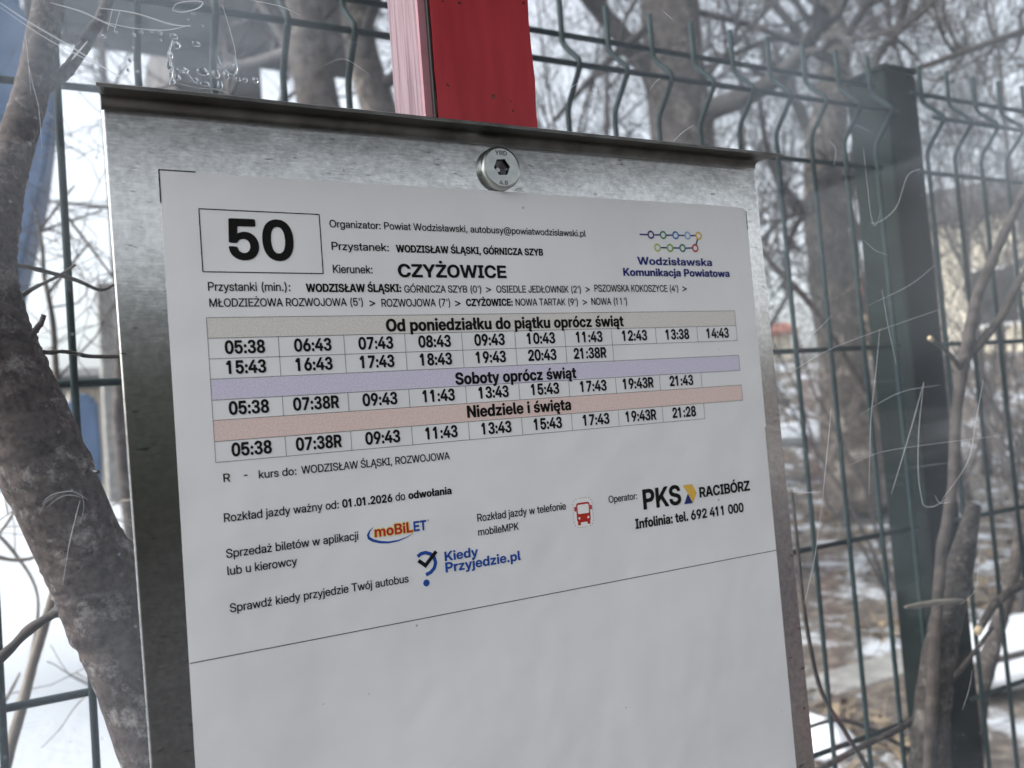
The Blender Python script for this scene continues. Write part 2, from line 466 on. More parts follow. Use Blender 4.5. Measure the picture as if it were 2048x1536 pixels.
def ground_mat():
    """snow to the left, wet leaf litter with snow patches to the right"""
    m, nt, nd, ln, p = new_mat("snowy_ground")
    tc = nd.new("ShaderNodeTexCoord")
    leaf = nd.new("ShaderNodeTexNoise"); leaf.inputs["Scale"].default_value = 13; leaf.inputs["Detail"].default_value = 8
    leaf.inputs["Roughness"].default_value = 0.7
    lr = ramp(nd, [(0.3, (0.024, 0.019, 0.017)), (0.5, (0.085, 0.068, 0.057)), (0.68, (0.23, 0.19, 0.15))])
    sn = nd.new("ShaderNodeTexNoise"); sn.inputs["Scale"].default_value = 2.6; sn.inputs["Detail"].default_value = 9
    sn.inputs["Roughness"].default_value = 0.74
    sep = nd.new("ShaderNodeSeparateXYZ")
    mr = nd.new("ShaderNodeMapRange")                     # snow thins towards +x
    mr.inputs["From Min"].default_value = 0.6; mr.inputs["From Max"].default_value = 2.2
    mr.inputs["To Min"].default_value = 0.26; mr.inputs["To Max"].default_value = -0.03
    ad = nd.new("ShaderNodeMath"); ad.operation = "ADD"
    th = nd.new("ShaderNodeMapRange"); th.inputs["From Min"].default_value = 0.48; th.inputs["From Max"].default_value = 0.56
    mix = nd.new("ShaderNodeMix"); mix.data_type = "RGBA"; mix.inputs["B"].default_value = (0.46, 0.485, 0.52, 1)
    for a in (leaf, sn): ln.new(tc.outputs["Object"], a.inputs["Vector"])
    ln.new(tc.outputs["Object"], sep.inputs["Vector"]); ln.new(sep.outputs["X"], mr.inputs["Value"])
    ln.new(sn.outputs["Fac"], ad.inputs[0]); ln.new(mr.outputs["Result"], ad.inputs[1])
    ln.new(ad.outputs[0], th.inputs["Value"])
    ln.new(leaf.outputs["Fac"], lr.inputs["Fac"]); ln.new(lr.outputs["Color"], mix.inputs["A"])
    ln.new(th.outputs["Result"], mix.inputs["Factor"])
    ln.new(mix.outputs["Result"], p.inputs["Base Color"])
    p.inputs["Roughness"].default_value = 0.8
    bp = nd.new("ShaderNodeBump"); bp.inputs["Strength"].default_value = 0.6; bp.inputs["Distance"].default_value = 0.03
    ln.new(leaf.outputs["Fac"], bp.inputs["Height"]); ln.new(bp.outputs["Normal"], p.inputs["Normal"])
    return m

M = dict(
    paper=paper_mat(), metal=metal_mat(), red=red_mat(), pane=pane_mat(), ground=ground_mat(), glue=glue_mat(),
    ink=print_mat("black_print", (0.006, 0.006, 0.006), (0.012, 0.011, 0.011)),
    grey_ink=print_mat("grey_print", (0.10, 0.10, 0.10), (0.19, 0.185, 0.18)),
    navy=print_mat("navy_print", (0.016, 0.022, 0.13), (0.03, 0.04, 0.19)),
    blue=print_mat("blue_print", (0.014, 0.055, 0.26), (0.025, 0.08, 0.34)),
    redink=print_mat("red_print", (0.36, 0.02, 0.015), (0.46, 0.04, 0.03)),
    halo=print_mat("yellow_print", (0.68, 0.58, 0.20), (0.72, 0.62, 0.28)),
    orange=print_mat("amber_print", (0.62, 0.38, 0.06), (0.70, 0.46, 0.10)),
    green=print_mat("green_print", (0.03, 0.17, 0.09), (0.05, 0.22, 0.12)),
    teal=print_mat("teal_print", (0.03, 0.15, 0.13), (0.05, 0.2, 0.17)),
    sky=print_mat("light_blue_print", (0.22, 0.36, 0.60), (0.3, 0.45, 0.66)),
    azure=print_mat("azure_print", (0.03, 0.14, 0.42), (0.05, 0.19, 0.5)),
    lime=print_mat("lime_print", (0.36, 0.46, 0.10), (0.44, 0.54, 0.16)),
    leafink=print_mat("leaf_green_print", (0.20, 0.36, 0.08), (0.26, 0.42, 0.12)),
    white=print_mat("white_print", (0.76, 0.76, 0.76), (0.8, 0.8, 0.8)),
    band_grey=print_mat("warm_grey_band", (0.57, 0.555, 0.53), (0.68, 0.665, 0.64), 1400, 0.6, 0.3),
    band_violet=print_mat("violet_band", (0.53, 0.51, 0.65), (0.64, 0.62, 0.75), 1400, 0.6, 0.3),
    band_red=print_mat("salmon_band", (0.65, 0.50, 0.465), (0.75, 0.61, 0.57), 1400, 0.6, 0.3),
    bolt=noisy("zinc_bolt", (0.52, 0.55, 0.54), (0.62, 0.65, 0.63), scale=300, rough=0.34, metal=1.0),
    socket=flat("dark_socket", (0.16, 0.165, 0.165), 0.4, 1.0),
    hexm=flat("shaded_hex_recess", (0.20, 0.21, 0.22), 0.22, 1.0),  # shade inside the recess put into a darker metal colour
    shoot=noisy("pale_shoot_bark", (0.13, 0.11, 0.09), (0.24, 0.21, 0.18), scale=30, rough=0.8),
    black=flat("black_bud", (0.008, 0.008, 0.009), 0.4),
    pink=noisy("pale_pink_sky_streaks", (0.12, 0.055, 0.07), (0.25, 0.155, 0.175), scale=420, rough=0.6, stretch=(1, 1, 0.035), lo=0.36, hi=0.56, bump=0.35, bscale=240),
    pinkdark=noisy("rose_reflection_paint", (0.26, 0.115, 0.14), (0.34, 0.16, 0.19), scale=60, rough=0.5),
    gap_shadow=flat("black_gap_shadow", (0.012, 0.011, 0.011), 0.7),
    green_wire=noisy("dark_green_coated_wire", (0.008, 0.020, 0.022), (0.016, 0.032, 0.034), scale=60, rough=0.65, spec=0.2),
    green_post=noisy("dark_green_post_paint", (0.0022, 0.0050, 0.0046), (0.0055, 0.0102, 0.0094), scale=25, rough=0.8, spec=0.12),
    bark=bark_mat("sapling_bark", (0.016, 0.012, 0.012), (0.105, 0.083, 0.076), (0.34, 0.315, 0.30), 230),
    stump=bark_mat("stump_bark", (0.012, 0.010, 0.010), (0.062, 0.052, 0.047), (0.19, 0.17, 0.155), 170),
    bark_far=bark_mat("grey_brown_bark", (0.03, 0.026, 0.025), (0.105, 0.09, 0.084), (0.26, 0.235, 0.22), 14),
    bark_pale=bark_mat("pale_blotched_bark", (0.04, 0.034, 0.032), (0.15, 0.128, 0.115), (0.46, 0.41, 0.36), 11),
    twig=noisy("twig_bark", (0.026, 0.020, 0.018), (0.085, 0.066, 0.058), scale=70, rough=0.8),
    twig_far=noisy("far_twig_bark", (0.028, 0.025, 0.026), (0.066, 0.059, 0.059), scale=6, rough=0.85),
    cut=noisy("fresh_cut_wood", (0.40, 0.30, 0.18), (0.55, 0.44, 0.28), scale=60, rough=0.7),
    litter=noisy("dead_leaves_and_grass", (0.06, 0.045, 0.035), (0.24, 0.185, 0.12), scale=9, rough=0.9),
    snow=noisy("snow", (0.55, 0.57, 0.60), (0.66, 0.68, 0.71), scale=8, rough=0.7, bump=0.4, bscale=20, bdist=0.02),
    asphalt=noisy("wet_asphalt", (0.012, 0.012, 0.013), (0.03, 0.03, 0.032), scale=40, rough=0.55, bump=0.4, bscale=200),
    paving=noisy("wet_paving", (0.05, 0.048, 0.046), (0.10, 0.097, 0.093), scale=12, rough=0.6, bump=0.3, bscale=120),
    concrete=noisy("grey_concrete", (0.16, 0.155, 0.15), (0.27, 0.265, 0.255), scale=14, rough=0.85, bump=0.3),
    earth=noisy("brown_earth_bank", (0.07, 0.052, 0.045), (0.20, 0.16, 0.135), scale=2.2, rough=0.9, detail=8, bump=0.6, bscale=8, bdist=0.08),
    slate=noisy("grey_brown_render", (0.075, 0.07, 0.072), (0.12, 0.11, 0.108), scale=2, rough=0.85),
    roof=noisy("dark_roof_sheet", (0.05, 0.05, 0.056), (0.09, 0.088, 0.092), scale=3, rough=0.7),
    cream=noisy("cream_render", (0.50, 0.45, 0.36), (0.62, 0.57, 0.47), scale=2.5, rough=0.85),
    beige=noisy("beige_render", (0.34, 0.29, 0.23), (0.46, 0.41, 0.34), scale=3, rough=0.85),
    sand=noisy("sandy_yellow_render", (0.44, 0.34, 0.22), (0.55, 0.44, 0.30), scale=3, rough=0.85),
    tile=noisy("red_roof_tile", (0.26, 0.09, 0.06), (0.36, 0.14, 0.10), scale=8, rough=0.8),
    glass=flat("dark_window_glass", (0.03, 0.035, 0.04), 0.1),
    tarp=noisy("blue_tarpaulin", (0.05, 0.09, 0.17), (0.10, 0.155, 0.26), scale=3, rough=0.5, bump=0.5, bscale=6, bdist=0.05),
    lip=noisy("reflection_dark_sheet", (0.13, 0.125, 0.12), (0.24, 0.235, 0.225), scale=60, rough=0.34, metal=1.0, bump=0.25, bscale=500, bdist=0.0004),  # the lip's dark reflection is put into a darker base colour
    shelter=noisy("grey_roof_sheet", (0.035, 0.033, 0.034), (0.05, 0.048, 0.048), scale=4, rough=0.6),
    unseen_hedge=noisy("unseen_hedge_dark", (0.012, 0.018, 0.012), (0.04, 0.045, 0.032), scale=6, rough=0.9, bump=1.0, bscale=14, bdist=0.15),
    scratch=veil_mat("scratch_groove", (0.86, 0.88, 0.90), 0.32),
    film=veil_mat("milky_film", (0.70, 0.78, 0.86), 0.25, nscale=3.5),
    film_thin=veil_mat("thin_milky_film", (0.70, 0.78, 0.86), 0.12, nscale=5),
    smear=veil_mat("dried_smear", (0.80, 0.83, 0.86), 0.30, nscale=70),
    smear_soft=veil_mat("soft_smear", (0.75, 0.79, 0.80), 0.07, nscale=26),
)
GLYPHS = r"""0 138|
0'130|34,360 35,368 39,374 52,380 80,379 88,375 93,368 90,258 86,248 78,242 66,240 52,241 44,245 40,252
0(200|68,148 71,202 79,256 93,310 111,360 124,386 134,395 152,399 176,396 183,390 184,382 160,321 144,265 133,206 130,144 133,96 142,51 158,-1 183,-60 183,-72 178,-77 170,-79 142,-79 130,-73 119,-58 97,-8 81,42 71,96
0)200|14,-66 38,-6 52,36 62,79 67,118 67,182 58,246 40,315 14,384 16,392 22,396 50,399 64,395 75,384 93,344 109,296 119,254 127,202 130,156 129,114 123,70 111,20 93,-28 73,-68 66,-75 58,-79 36,-80 20,-77 15,-72
0,138|24,-60 45,50 52,57 62,60 86,60 98,57 104,50 104,40 71,-66 60,-74 40,-75 28,-70
0-330|73,152 74,166 78,174 86,178 98,180 236,180 250,174 255,160 254,142 252,134 244,128 230,126 90,127 82,129 76,134
0.138|29,28 32,42 40,54 54,63 70,66 84,63 98,54 106,42 109,28 106,14 98,2 84,-7 70,-9 54,-7 40,2 32,14
00330|20,186 22,220 27,254 35,284 45,308 59,332 76,351 96,367 116,377 138,383 168,386 194,383 218,375 240,362 259,344 277,320 289,296 301,256 307,208 307,156 299,108 285,70 264,36 240,12 212,-3 176,-11 136,-9 102,3 75,24 51,54 33,94 23,138/81,186 84,145 92,108 104,81 120,60 143,46 166,43 190,48 210,62 226,84 238,115 244,145 247,186 244,228 238,259 226,289 210,312 190,326 164,331 138,326 118,312 102,289 90,259 84,228
01330|34,300 35,312 40,319 50,323 70,325 74,328 80,352 94,370 102,376 116,380 146,380 157,376 163,368 164,16 162,4 154,-4 138,-6 114,-5 105,0 100,8 99,270 92,275 54,276 44,278 36,286
02330|32,20 33,36 40,48 175,172 210,208 226,234 232,260 228,291 222,303 214,314 203,322 190,328 160,331 135,326 124,320 113,310 102,293 93,258 88,250 72,246 46,248 36,256 35,270 41,300 53,326 67,346 86,362 108,375 134,383 162,386 192,384 216,377 238,367 254,355 269,340 279,324 287,306 291,288 293,266 291,244 287,226 271,194 247,164 129,52 132,49 140,48 282,47 291,42 295,34 295,14 293,4 286,-3 270,-6 54,-6 42,-3 36,1 33,8
04330|9,110 11,128 17,140 185,370 194,377 204,380 232,380 244,376 248,368 243,356 96,153 91,142 94,139 104,138 184,138 196,140 199,148 200,220 203,232 210,238 224,240 246,239 256,234 261,222 262,144 268,139 300,138 310,135 317,126 318,112 317,96 310,87 300,84 270,83 263,80 261,72 261,12 256,0 246,-5 224,-6 210,-4 203,2 200,14 199,74 195,82 26,85 18,87 13,92
05330|29,98 32,108 40,113 60,115 80,113 90,106 102,77 119,58 142,46 172,43 198,50 216,64 230,86 236,114 234,146 224,171 206,190 183,200 154,201 128,194 112,184 92,160 82,155 50,154 42,157 36,162 33,178 44,354 45,366 50,374 62,379 88,380 252,380 264,379 274,374 278,364 278,342 274,332 266,328 108,324 103,316 98,246 99,240 102,238 128,249 152,255 178,256 204,253 224,247 242,237 258,225 272,210 283,192 293,168 298,144 299,118 297,96 291,72 280,50 268,32 254,19 238,7 204,-7 164,-12 124,-7 88,9 59,32 39,62 32,80
07330|35,352 36,364 38,372 46,378 58,380 270,380 285,376 292,366 293,336 287,318 133,12 125,0 114,-5 76,-5 67,2 67,12 218,313 221,322 210,326 52,327 44,329 38,334
09330|30,254 32,280 37,300 45,318 58,338 74,355 92,367 112,377 132,383 156,386 180,385 204,381 224,374 242,363 261,348 275,330 285,312 295,282 298,252 295,226 285,196 267,162 243,124 161,10 146,-3 130,-6 102,-5 92,0 90,8 97,20 168,116 171,124 166,126 136,128 114,133 92,143 70,159 53,178 41,200 33,226/93,254 98,225 114,200 137,184 164,179 191,184 214,200 230,225 235,254 230,284 214,310 191,326 164,331 137,326 114,309 98,284
0:138|29,224 32,238 40,250 54,259 70,262 84,259 98,250 106,238 109,224 106,210 98,198 84,189 70,187 54,189 40,198 32,210/29,28 32,42 40,54 54,63 70,66 84,63 98,54 106,42 109,28 106,14 98,2 84,-7 70,-9 54,-7 40,2 32,14
0>330|37,254 38,272 44,280 54,282 70,277 280,170 286,164 290,156 290,142 288,132 282,125 272,119 72,17 56,11 46,12 39,20 37,38 39,56 46,66 198,140 205,146 195,154 48,225 39,236
0@498|12,134 17,184 29,228 50,268 76,302 110,331 152,353 196,367 244,372 296,369 338,359 380,339 416,312 443,280 465,240 479,196 484,146 481,100 471,64 461,46 452,34 426,15 396,5 362,5 336,13 314,30 310,31 286,15 264,7 234,5 206,10 178,24 155,46 139,72 129,106 127,142 133,176 145,204 165,230 178,241 196,251 230,261 266,260 298,248 312,254 322,256 342,255 352,251 356,246 358,236 359,78 366,63 380,57 396,60 407,68 416,82 422,102 425,128 424,158 420,189 414,211 396,249 370,280 336,302 294,316 242,319 194,312 171,304 152,294 135,282 118,265 100,241 86,211 78,182 74,140 75,100 82,68 94,37 112,8 131,-12 153,-28 177,-40 203,-48 238,-53 274,-52 305,-48 352,-37 364,-41 371,-52 376,-74 374,-80 366,-86 320,-99 262,-106 210,-103 162,-91 118,-69 82,-41 51,-4 29,38 17,82/188,134 190,109 196,89 206,73 221,62 242,57 264,59 280,68 292,84 301,116 300,156 290,186 282,196 271,204 258,208 240,209 225,206 211,198 202,188 194,172 190,156
0A334|-2,8 131,368 138,376 148,379 180,380 194,377 202,370 209,354 331,20 334,10 333,2 324,-4 310,-6 286,-5 274,0 267,12 238,92 234,96 222,98 112,98 98,96 92,88 65,12 57,0 44,-5 14,-6 2,-1/118,158 120,154 130,152 204,152 215,156 214,164 176,274 168,290 164,288 160,279
0B326|27,34 27,356 30,372 38,378 50,380 186,379 228,371 260,355 274,342 286,326 294,308 299,288 299,260 292,236 282,218 259,198 258,194 280,180 293,168 305,150 311,134 315,110 313,84 307,62 296,42 278,24 250,7 216,-2 180,-6 40,-5 32,0 28,6/90,300 91,226 92,220 96,217 172,216 198,220 220,232 228,241 234,254 236,278 230,298 218,312 199,322 174,326 98,325 91,320/90,136 91,58 92,52 96,49 176,48 207,52 233,64 242,74 248,86 250,110 244,131 229,148 208,158 180,162 98,162 91,156
0C370|12,186 14,222 21,254 33,286 49,314 70,338 94,357 120,371 148,381 182,386 216,385 250,377 278,365 304,347 324,326 341,300 353,268 353,256 344,248 322,246 302,248 292,256 274,292 254,312 240,320 223,326 188,329 156,324 129,310 106,288 88,256 80,229 76,198 77,166 82,136 92,109 106,86 124,68 142,56 163,48 184,45 208,45 230,50 251,60 267,74 280,91 292,118 300,125 312,128 336,128 346,125 352,120 354,108 347,86 335,62 320,42 302,25 282,11 262,1 238,-7 196,-12 150,-7 110,7 78,29 51,58 29,98 17,138
0D354|27,34 27,356 30,372 38,378 52,380 182,379 206,375 232,367 254,357 274,343 299,318 317,290 331,254 338,214 338,170 331,124 317,86 298,56 272,30 244,13 210,1 172,-5 60,-6 40,-5 32,0 28,6/90,300 92,52 96,49 104,48 164,49 193,54 214,62 234,76 250,93 262,115 270,140 275,174 274,211 268,243 258,269 244,289 228,304 207,316 184,323 156,326 98,325 91,320
0E296|27,34 27,356 30,372 40,379 56,380 260,380 280,376 287,366 287,342 283,332 274,327 104,326 92,322 91,230 94,220 106,218 256,217 265,214 271,208 273,188 270,172 264,167 256,165 106,164 94,162 91,152 91,62 92,52 102,48 274,47 283,42 287,34 287,12 284,2 276,-4 262,-6 44,-5 34,-2 29,4
0G374|12,186 17,236 29,276 48,312 76,343 110,367 148,381 190,386 232,382 254,375 276,365 298,350 316,334 333,312 345,290 353,266 352,254 346,249 336,246 314,246 300,249 292,256 280,281 266,299 248,314 226,324 206,329 182,329 163,326 142,318 122,304 104,284 90,260 82,237 77,206 76,172 80,145 90,114 100,95 113,78 129,64 146,54 163,48 186,45 208,46 227,50 254,64 274,83 288,108 293,134 291,138 284,140 220,140 206,144 201,148 198,156 198,176 201,186 208,192 220,194 328,194 348,192 357,182 358,144 355,112 345,82 328,54 306,30 280,11 250,-3 216,-10 182,-12 150,-7 120,3 94,17 70,37 49,62 32,90 21,120 15,150
0I174|10,20 10,34 15,42 24,47 50,50 53,54 54,64 53,318 48,325 24,327 14,333 10,344 11,368 18,377 30,380 134,380 152,377 158,373 161,366 162,346 160,336 156,331 148,327 122,324 118,318 118,60 118,54 122,50 148,47 159,40 162,30 161,6 154,-2 142,-6 30,-6 20,-4 13,2
0J274|8,110 11,124 20,131 38,133 60,131 68,126 71,120 74,90 78,74 86,61 96,52 114,44 136,43 153,48 169,60 179,78 183,102 184,366 190,375 202,380 230,379 242,374 246,368 247,358 247,96 239,58 231,40 220,26 206,13 192,4 158,-9 116,-11 78,-3 60,6 46,16 25,40 13,70
0K324|27,34 27,358 28,368 32,374 44,379 72,380 83,376 89,368 91,224 91,216 94,213 106,222 248,373 258,378 272,380 304,380 316,376 320,368 315,358 186,221 180,210 186,199 317,16 321,6 319,0 308,-6 280,-7 264,-4 254,2 144,154 134,163 122,154 96,126 92,118 90,14 86,0 78,-5 68,-6 48,-6 36,-3 30,2 27,8
0L274|27,34 27,364 32,374 40,379 72,380 85,374 89,368 90,360 92,52 96,49 104,48 256,47 264,43 269,36 269,10 264,-1 248,-6 46,-6 36,-3 29,4
0M440|27,34 27,358 28,368 32,374 46,380 86,380 98,377 107,370 212,106 216,98 220,96 228,110 330,370 338,377 354,380 392,380 406,373 409,368 410,356 410,22 410,8 405,0 394,-5 366,-6 355,-2 349,6 347,218 346,234 344,237 334,219 251,12 242,-1 230,-6 208,-6 196,-2 189,6 104,215 94,234 91,232 90,217 89,6 84,-1 74,-5 48,-6 36,-3 30,2 27,8
0N364|27,34 27,358 28,368 32,374 44,379 78,380 90,377 99,370 258,120 268,109 270,112 271,124 272,366 278,376 288,379 316,380 330,374 334,366 335,350 335,16 334,6 330,0 318,-6 286,-6 272,-4 262,3 104,252 94,265 91,262 90,254 89,6 84,-2 74,-6 50,-6 36,-3 30,2 27,8
0O384|12,186 15,226 25,266 41,300 61,328 88,353 118,371 150,381 188,386 224,383 258,373 288,357 317,332 340,302 355,270 365,232 369,190 367,150 357,110 341,74 321,46 294,21 264,3 232,-7 194,-12 156,-9 122,1 90,19 63,44 41,74 25,108 15,146/76,186 78,156 84,128 96,101 112,79 132,62 156,50 180,45 206,46 231,52 253,64 272,82 286,102 296,124 303,150 305,180 304,214 298,244 290,264 276,287 260,304 239,318 219,326 198,329 176,329 156,324 135,314 117,300 102,282 90,261 82,238 78,214
0P314|27,34 27,356 30,372 38,378 50,380 186,379 228,371 262,353 278,338 291,320 299,300 304,280 305,256 302,232 295,210 283,190 270,175 254,163 218,147 184,141 102,140 92,136 91,126 90,12 88,4 82,-3 72,-6 56,-6 42,-5 34,-2 27,8/90,300 91,206 94,196 166,194 196,198 220,210 228,218 236,231 242,258 238,285 226,304 207,318 176,325 98,325 91,320
0R324|27,34 27,356 30,372 38,378 50,380 190,379 232,371 266,353 288,332 301,308 309,276 309,242 301,214 289,192 270,172 239,152 237,146 307,16 310,6 307,0 296,-5 270,-6 254,-4 244,2 172,132 166,138 160,139 102,140 92,136 90,14 88,4 84,-1 76,-5 62,-6 44,-5 34,-2 27,8/90,300 91,206 94,196 168,194 196,197 222,208 232,217 240,229 246,254 244,282 232,303 212,318 180,325 100,325 94,324 91,320
0S314|10,110 13,120 24,127 50,128 64,125 72,118 80,87 92,68 110,54 132,46 158,43 186,46 209,54 223,64 234,78 239,98 237,116 228,131 217,140 201,148 98,177 74,187 54,199 34,218 23,238 17,262 18,288 27,320 46,347 76,369 110,381 154,386 198,381 234,367 261,346 277,324 289,294 291,270 289,264 282,259 256,256 238,259 231,266 220,297 208,312 188,324 162,330 130,328 117,324 102,316 86,298 82,288 80,274 86,254 105,238 129,228 202,209 234,197 264,180 285,160 295,144 301,126 302,90 299,72 293,56 283,40 270,26 254,13 236,3 196,-9 170,-12 144,-12 98,-3 62,15 35,40 17,72 12,90
0T312|2,352 3,364 5,372 12,377 24,380 282,380 298,378 306,370 308,360 308,340 304,333 298,328 282,326 198,326 191,324 188,320 187,14 185,4 178,-3 166,-6 140,-5 130,-1 124,8 122,322 112,326 16,327 8,331 4,336
0W486|-2,366 -1,372 4,376 22,380 46,379 54,375 60,368 126,115 132,102 138,114 206,368 212,375 224,380 258,380 272,375 277,370 281,360 344,120 348,107 352,102 358,115 424,368 432,377 444,380 470,380 483,374 486,366 485,356 393,20 386,2 372,-5 338,-6 324,-3 315,6 248,251 242,262 236,251 169,6 160,-3 148,-6 114,-6 100,0 91,18
0Y330|0,368 5,376 18,380 50,379 64,374 73,362 156,228 164,221 172,229 262,372 274,379 298,380 316,379 326,372 327,366 323,356 197,154 195,142 195,12 193,4 186,-3 174,-6 150,-6 140,-3 134,4 132,16 131,140 130,154 7,352
0Z314|4,22 5,38 13,52 216,312 222,322 218,325 210,326 26,327 17,332 13,340 12,362 16,373 26,379 44,380 278,380 292,379 300,375 305,366 306,352 305,336 300,326 94,62 89,52 92,49 100,48 294,47 303,42 307,34 308,12 304,1 294,-5 280,-6 26,-6 14,-3 7,2 5,10
0a266|10,78 13,100 19,116 30,130 44,141 62,149 82,156 170,170 177,174 180,180 178,198 170,212 154,222 134,225 116,224 97,216 86,206 74,187 66,182 40,179 24,183 19,188 17,194 21,214 32,234 52,253 72,265 94,273 120,277 148,277 174,271 194,263 212,251 226,236 237,214 242,186 242,14 241,6 236,-1 224,-6 198,-5 188,-2 178,8 148,-5 126,-9 96,-9 68,-3 44,9 24,28 13,52/72,74 78,57 94,46 122,43 148,48 164,58 174,72 180,90 180,116 178,119 172,120 99,106 86,100 78,92 74,84
0b290|21,34 22,364 24,372 32,378 44,380 64,380 76,375 82,366 84,257 89,256 110,267 128,273 160,276 198,269 228,253 253,226 270,192 279,152 278,108 269,68 250,34 224,8 192,-7 166,-12 138,-10 112,-3 86,10 82,8 76,-1 68,-5 36,-5 28,-2 23,4/79,132 81,110 86,88 94,72 105,58 119,48 136,42 154,41 170,44 183,50 195,60 204,72 212,89 216,108 218,132 216,156 212,175 200,199 180,216 154,223 128,220 107,208 92,189 82,162
0c268|8,132 13,178 21,200 33,222 47,240 64,255 82,265 104,273 128,277 154,277 178,273 202,263 220,251 237,234 249,214 257,194 257,182 250,175 236,172 212,173 200,180 188,202 173,216 154,224 134,225 114,220 100,212 88,200 78,182 72,162 70,144 70,120 73,100 78,84 86,69 97,56 109,48 136,41 152,42 166,46 184,60 200,87 212,93 244,93 252,90 257,84 257,74 253,60 245,44 233,28 208,7 174,-7 142,-12 110,-9 82,1 56,17 35,40 20,66 11,98
0d290|8,132 11,168 18,196 31,222 50,245 66,257 84,267 104,273 122,276 160,273 202,256 205,264 205,358 207,370 214,377 226,380 250,379 261,374 266,366 266,350 266,18 265,6 262,0 250,-6 222,-6 212,-1 202,10 166,-7 130,-12 102,-9 76,1 60,11 46,24 25,54 13,88/69,132 71,108 76,88 84,71 94,58 108,48 124,42 142,41 158,44 172,50 184,60 194,72 202,90 208,128 204,168 192,195 173,214 150,222 122,222 98,210 82,190 72,162
0e274|8,132 11,168 21,200 35,226 56,249 80,265 108,275 140,278 172,273 194,265 214,253 230,238 243,220 255,196 261,174 266,142 264,124 256,116 242,114 76,113 72,110 70,106 76,84 86,66 98,54 112,46 130,42 153,42 172,48 188,60 202,80 214,86 236,87 250,84 257,78 257,66 249,46 236,28 218,12 198,1 176,-7 152,-11 126,-11 100,-7 80,1 62,11 45,26 33,42 23,60 14,82 9,106/72,170 75,166 82,164 188,164 199,166 201,172 192,196 178,212 159,222 136,225 114,222 93,210 78,190
0f156|-7,246 -5,260 1,268 10,271 34,273 39,276 43,332 51,348 64,362 86,374 114,380 142,378 150,374 154,368 155,346 150,336 140,331 111,326 105,320 102,312 102,284 103,276 110,273 138,271 148,268 154,260 155,242 153,232 146,225 136,222 108,221 102,214 101,12 98,2 90,-4 76,-6 56,-5 48,-2 42,4 40,18 40,214 38,218 34,221 10,222 0,226 -5,234
0g290|8,134 12,178 25,212 46,243 60,255 76,265 102,275 128,278 166,273 202,256 213,268 222,272 246,273 260,268 265,262 266,250 266,-6 264,-28 259,-46 251,-62 240,-76 222,-92 200,-103 174,-111 148,-114 120,-113 92,-107 68,-97 50,-84 35,-66 25,-46 23,-32 30,-23 46,-20 70,-21 80,-26 95,-46 110,-56 134,-62 158,-60 180,-52 194,-39 203,-18 205,6 204,10 200,11 166,-5 130,-10 96,-5 66,9 42,30 23,60 11,96/69,134 74,98 84,73 101,54 124,44 153,44 165,48 178,56 196,78 206,106 208,148 204,170 198,186 190,200 178,212 165,220 153,224 134,225 118,222 104,216 92,206 82,192 76,178 71,158
0i106|14,344 17,358 24,369 36,377 50,380 66,378 78,370 87,358 89,346 87,332 78,320 66,312 52,310 38,312 26,319 18,330/21,34 22,256 26,266 34,270 66,271 78,265 82,252 82,8 77,0 68,-5 46,-6 32,-4 26,0 23,6
0j106|14,344 17,358 24,369 36,377 50,380 66,378 78,370 87,358 89,346 87,332 78,320 66,312 52,310 38,312 26,319 18,330/-24,-84 -24,-72 -20,-65 -12,-60 12,-54 17,-48 20,-38 22,258 27,266 36,271 68,270 79,264 82,250 82,-30 79,-58 71,-76 60,-90 44,-101 28,-107 4,-110 -14,-108 -22,-100
0k260|21,34 22,364 24,372 32,378 44,380 64,380 77,374 82,362 83,186 83,176 86,173 96,179 178,258 190,267 204,271 234,271 246,269 252,264 252,258 248,250 156,160 150,150 154,142 256,18 261,10 262,4 256,-4 244,-6 212,-6 198,-1 110,102 102,109 92,104 83,92 82,12 78,0 70,-5 60,-6 42,-6 30,-3 22,6
0l118|21,94 22,364 26,374 34,378 66,379 78,373 82,360 83,58 88,48 110,41 116,36 119,28 119,10 116,2 112,-2 94,-6 64,-2 40,10 30,22 23,40
0m430|21,34 21,252 23,262 30,269 42,272 66,271 76,266 82,257 86,255 108,267 124,273 146,277 166,276 194,267 222,246 228,244 252,261 274,271 300,276 324,276 346,271 366,261 383,246 395,228 403,204 406,172 406,14 404,4 398,-3 386,-6 364,-6 354,-3 347,4 345,16 344,188 339,202 331,212 317,220 302,223 284,222 269,216 256,205 247,188 245,166 244,14 242,4 237,-2 226,-6 202,-6 192,-3 185,4 183,16 182,188 178,200 170,211 160,218 146,223 126,222 110,216 96,204 86,186 83,162 82,14 79,2 72,-4 62,-6 40,-6 30,-3 24,2 22,8
0n280|21,34 21,250 23,260 26,266 38,271 64,271 74,268 82,258 86,257 122,273 142,276 160,276 194,269 210,261 224,250 235,238 245,222 251,206 256,184 257,16 255,6 252,0 240,-5 216,-6 204,-3 198,4 196,16 194,180 188,198 180,210 168,218 154,222 130,222 111,216 96,203 86,184 83,160 82,16 79,2 72,-4 62,-6 40,-6 30,-3 24,2 22,8
0o282|8,132 10,164 17,190 29,216 43,236 64,255 86,267 110,275 138,278 166,275 190,269 214,255 234,238 249,218 261,192 269,164 271,136 269,106 263,78 252,52 236,30 218,13 194,-1 168,-9 142,-12 114,-10 90,-3 64,11 45,28 29,50 17,74 10,100/69,132 71,108 76,89 84,72 95,58 109,48 126,42 144,41 160,44 174,50 186,60 196,74 204,92 208,110 209,132 208,155 204,173 192,198 173,216 148,224 119,222 98,210 82,190 72,162
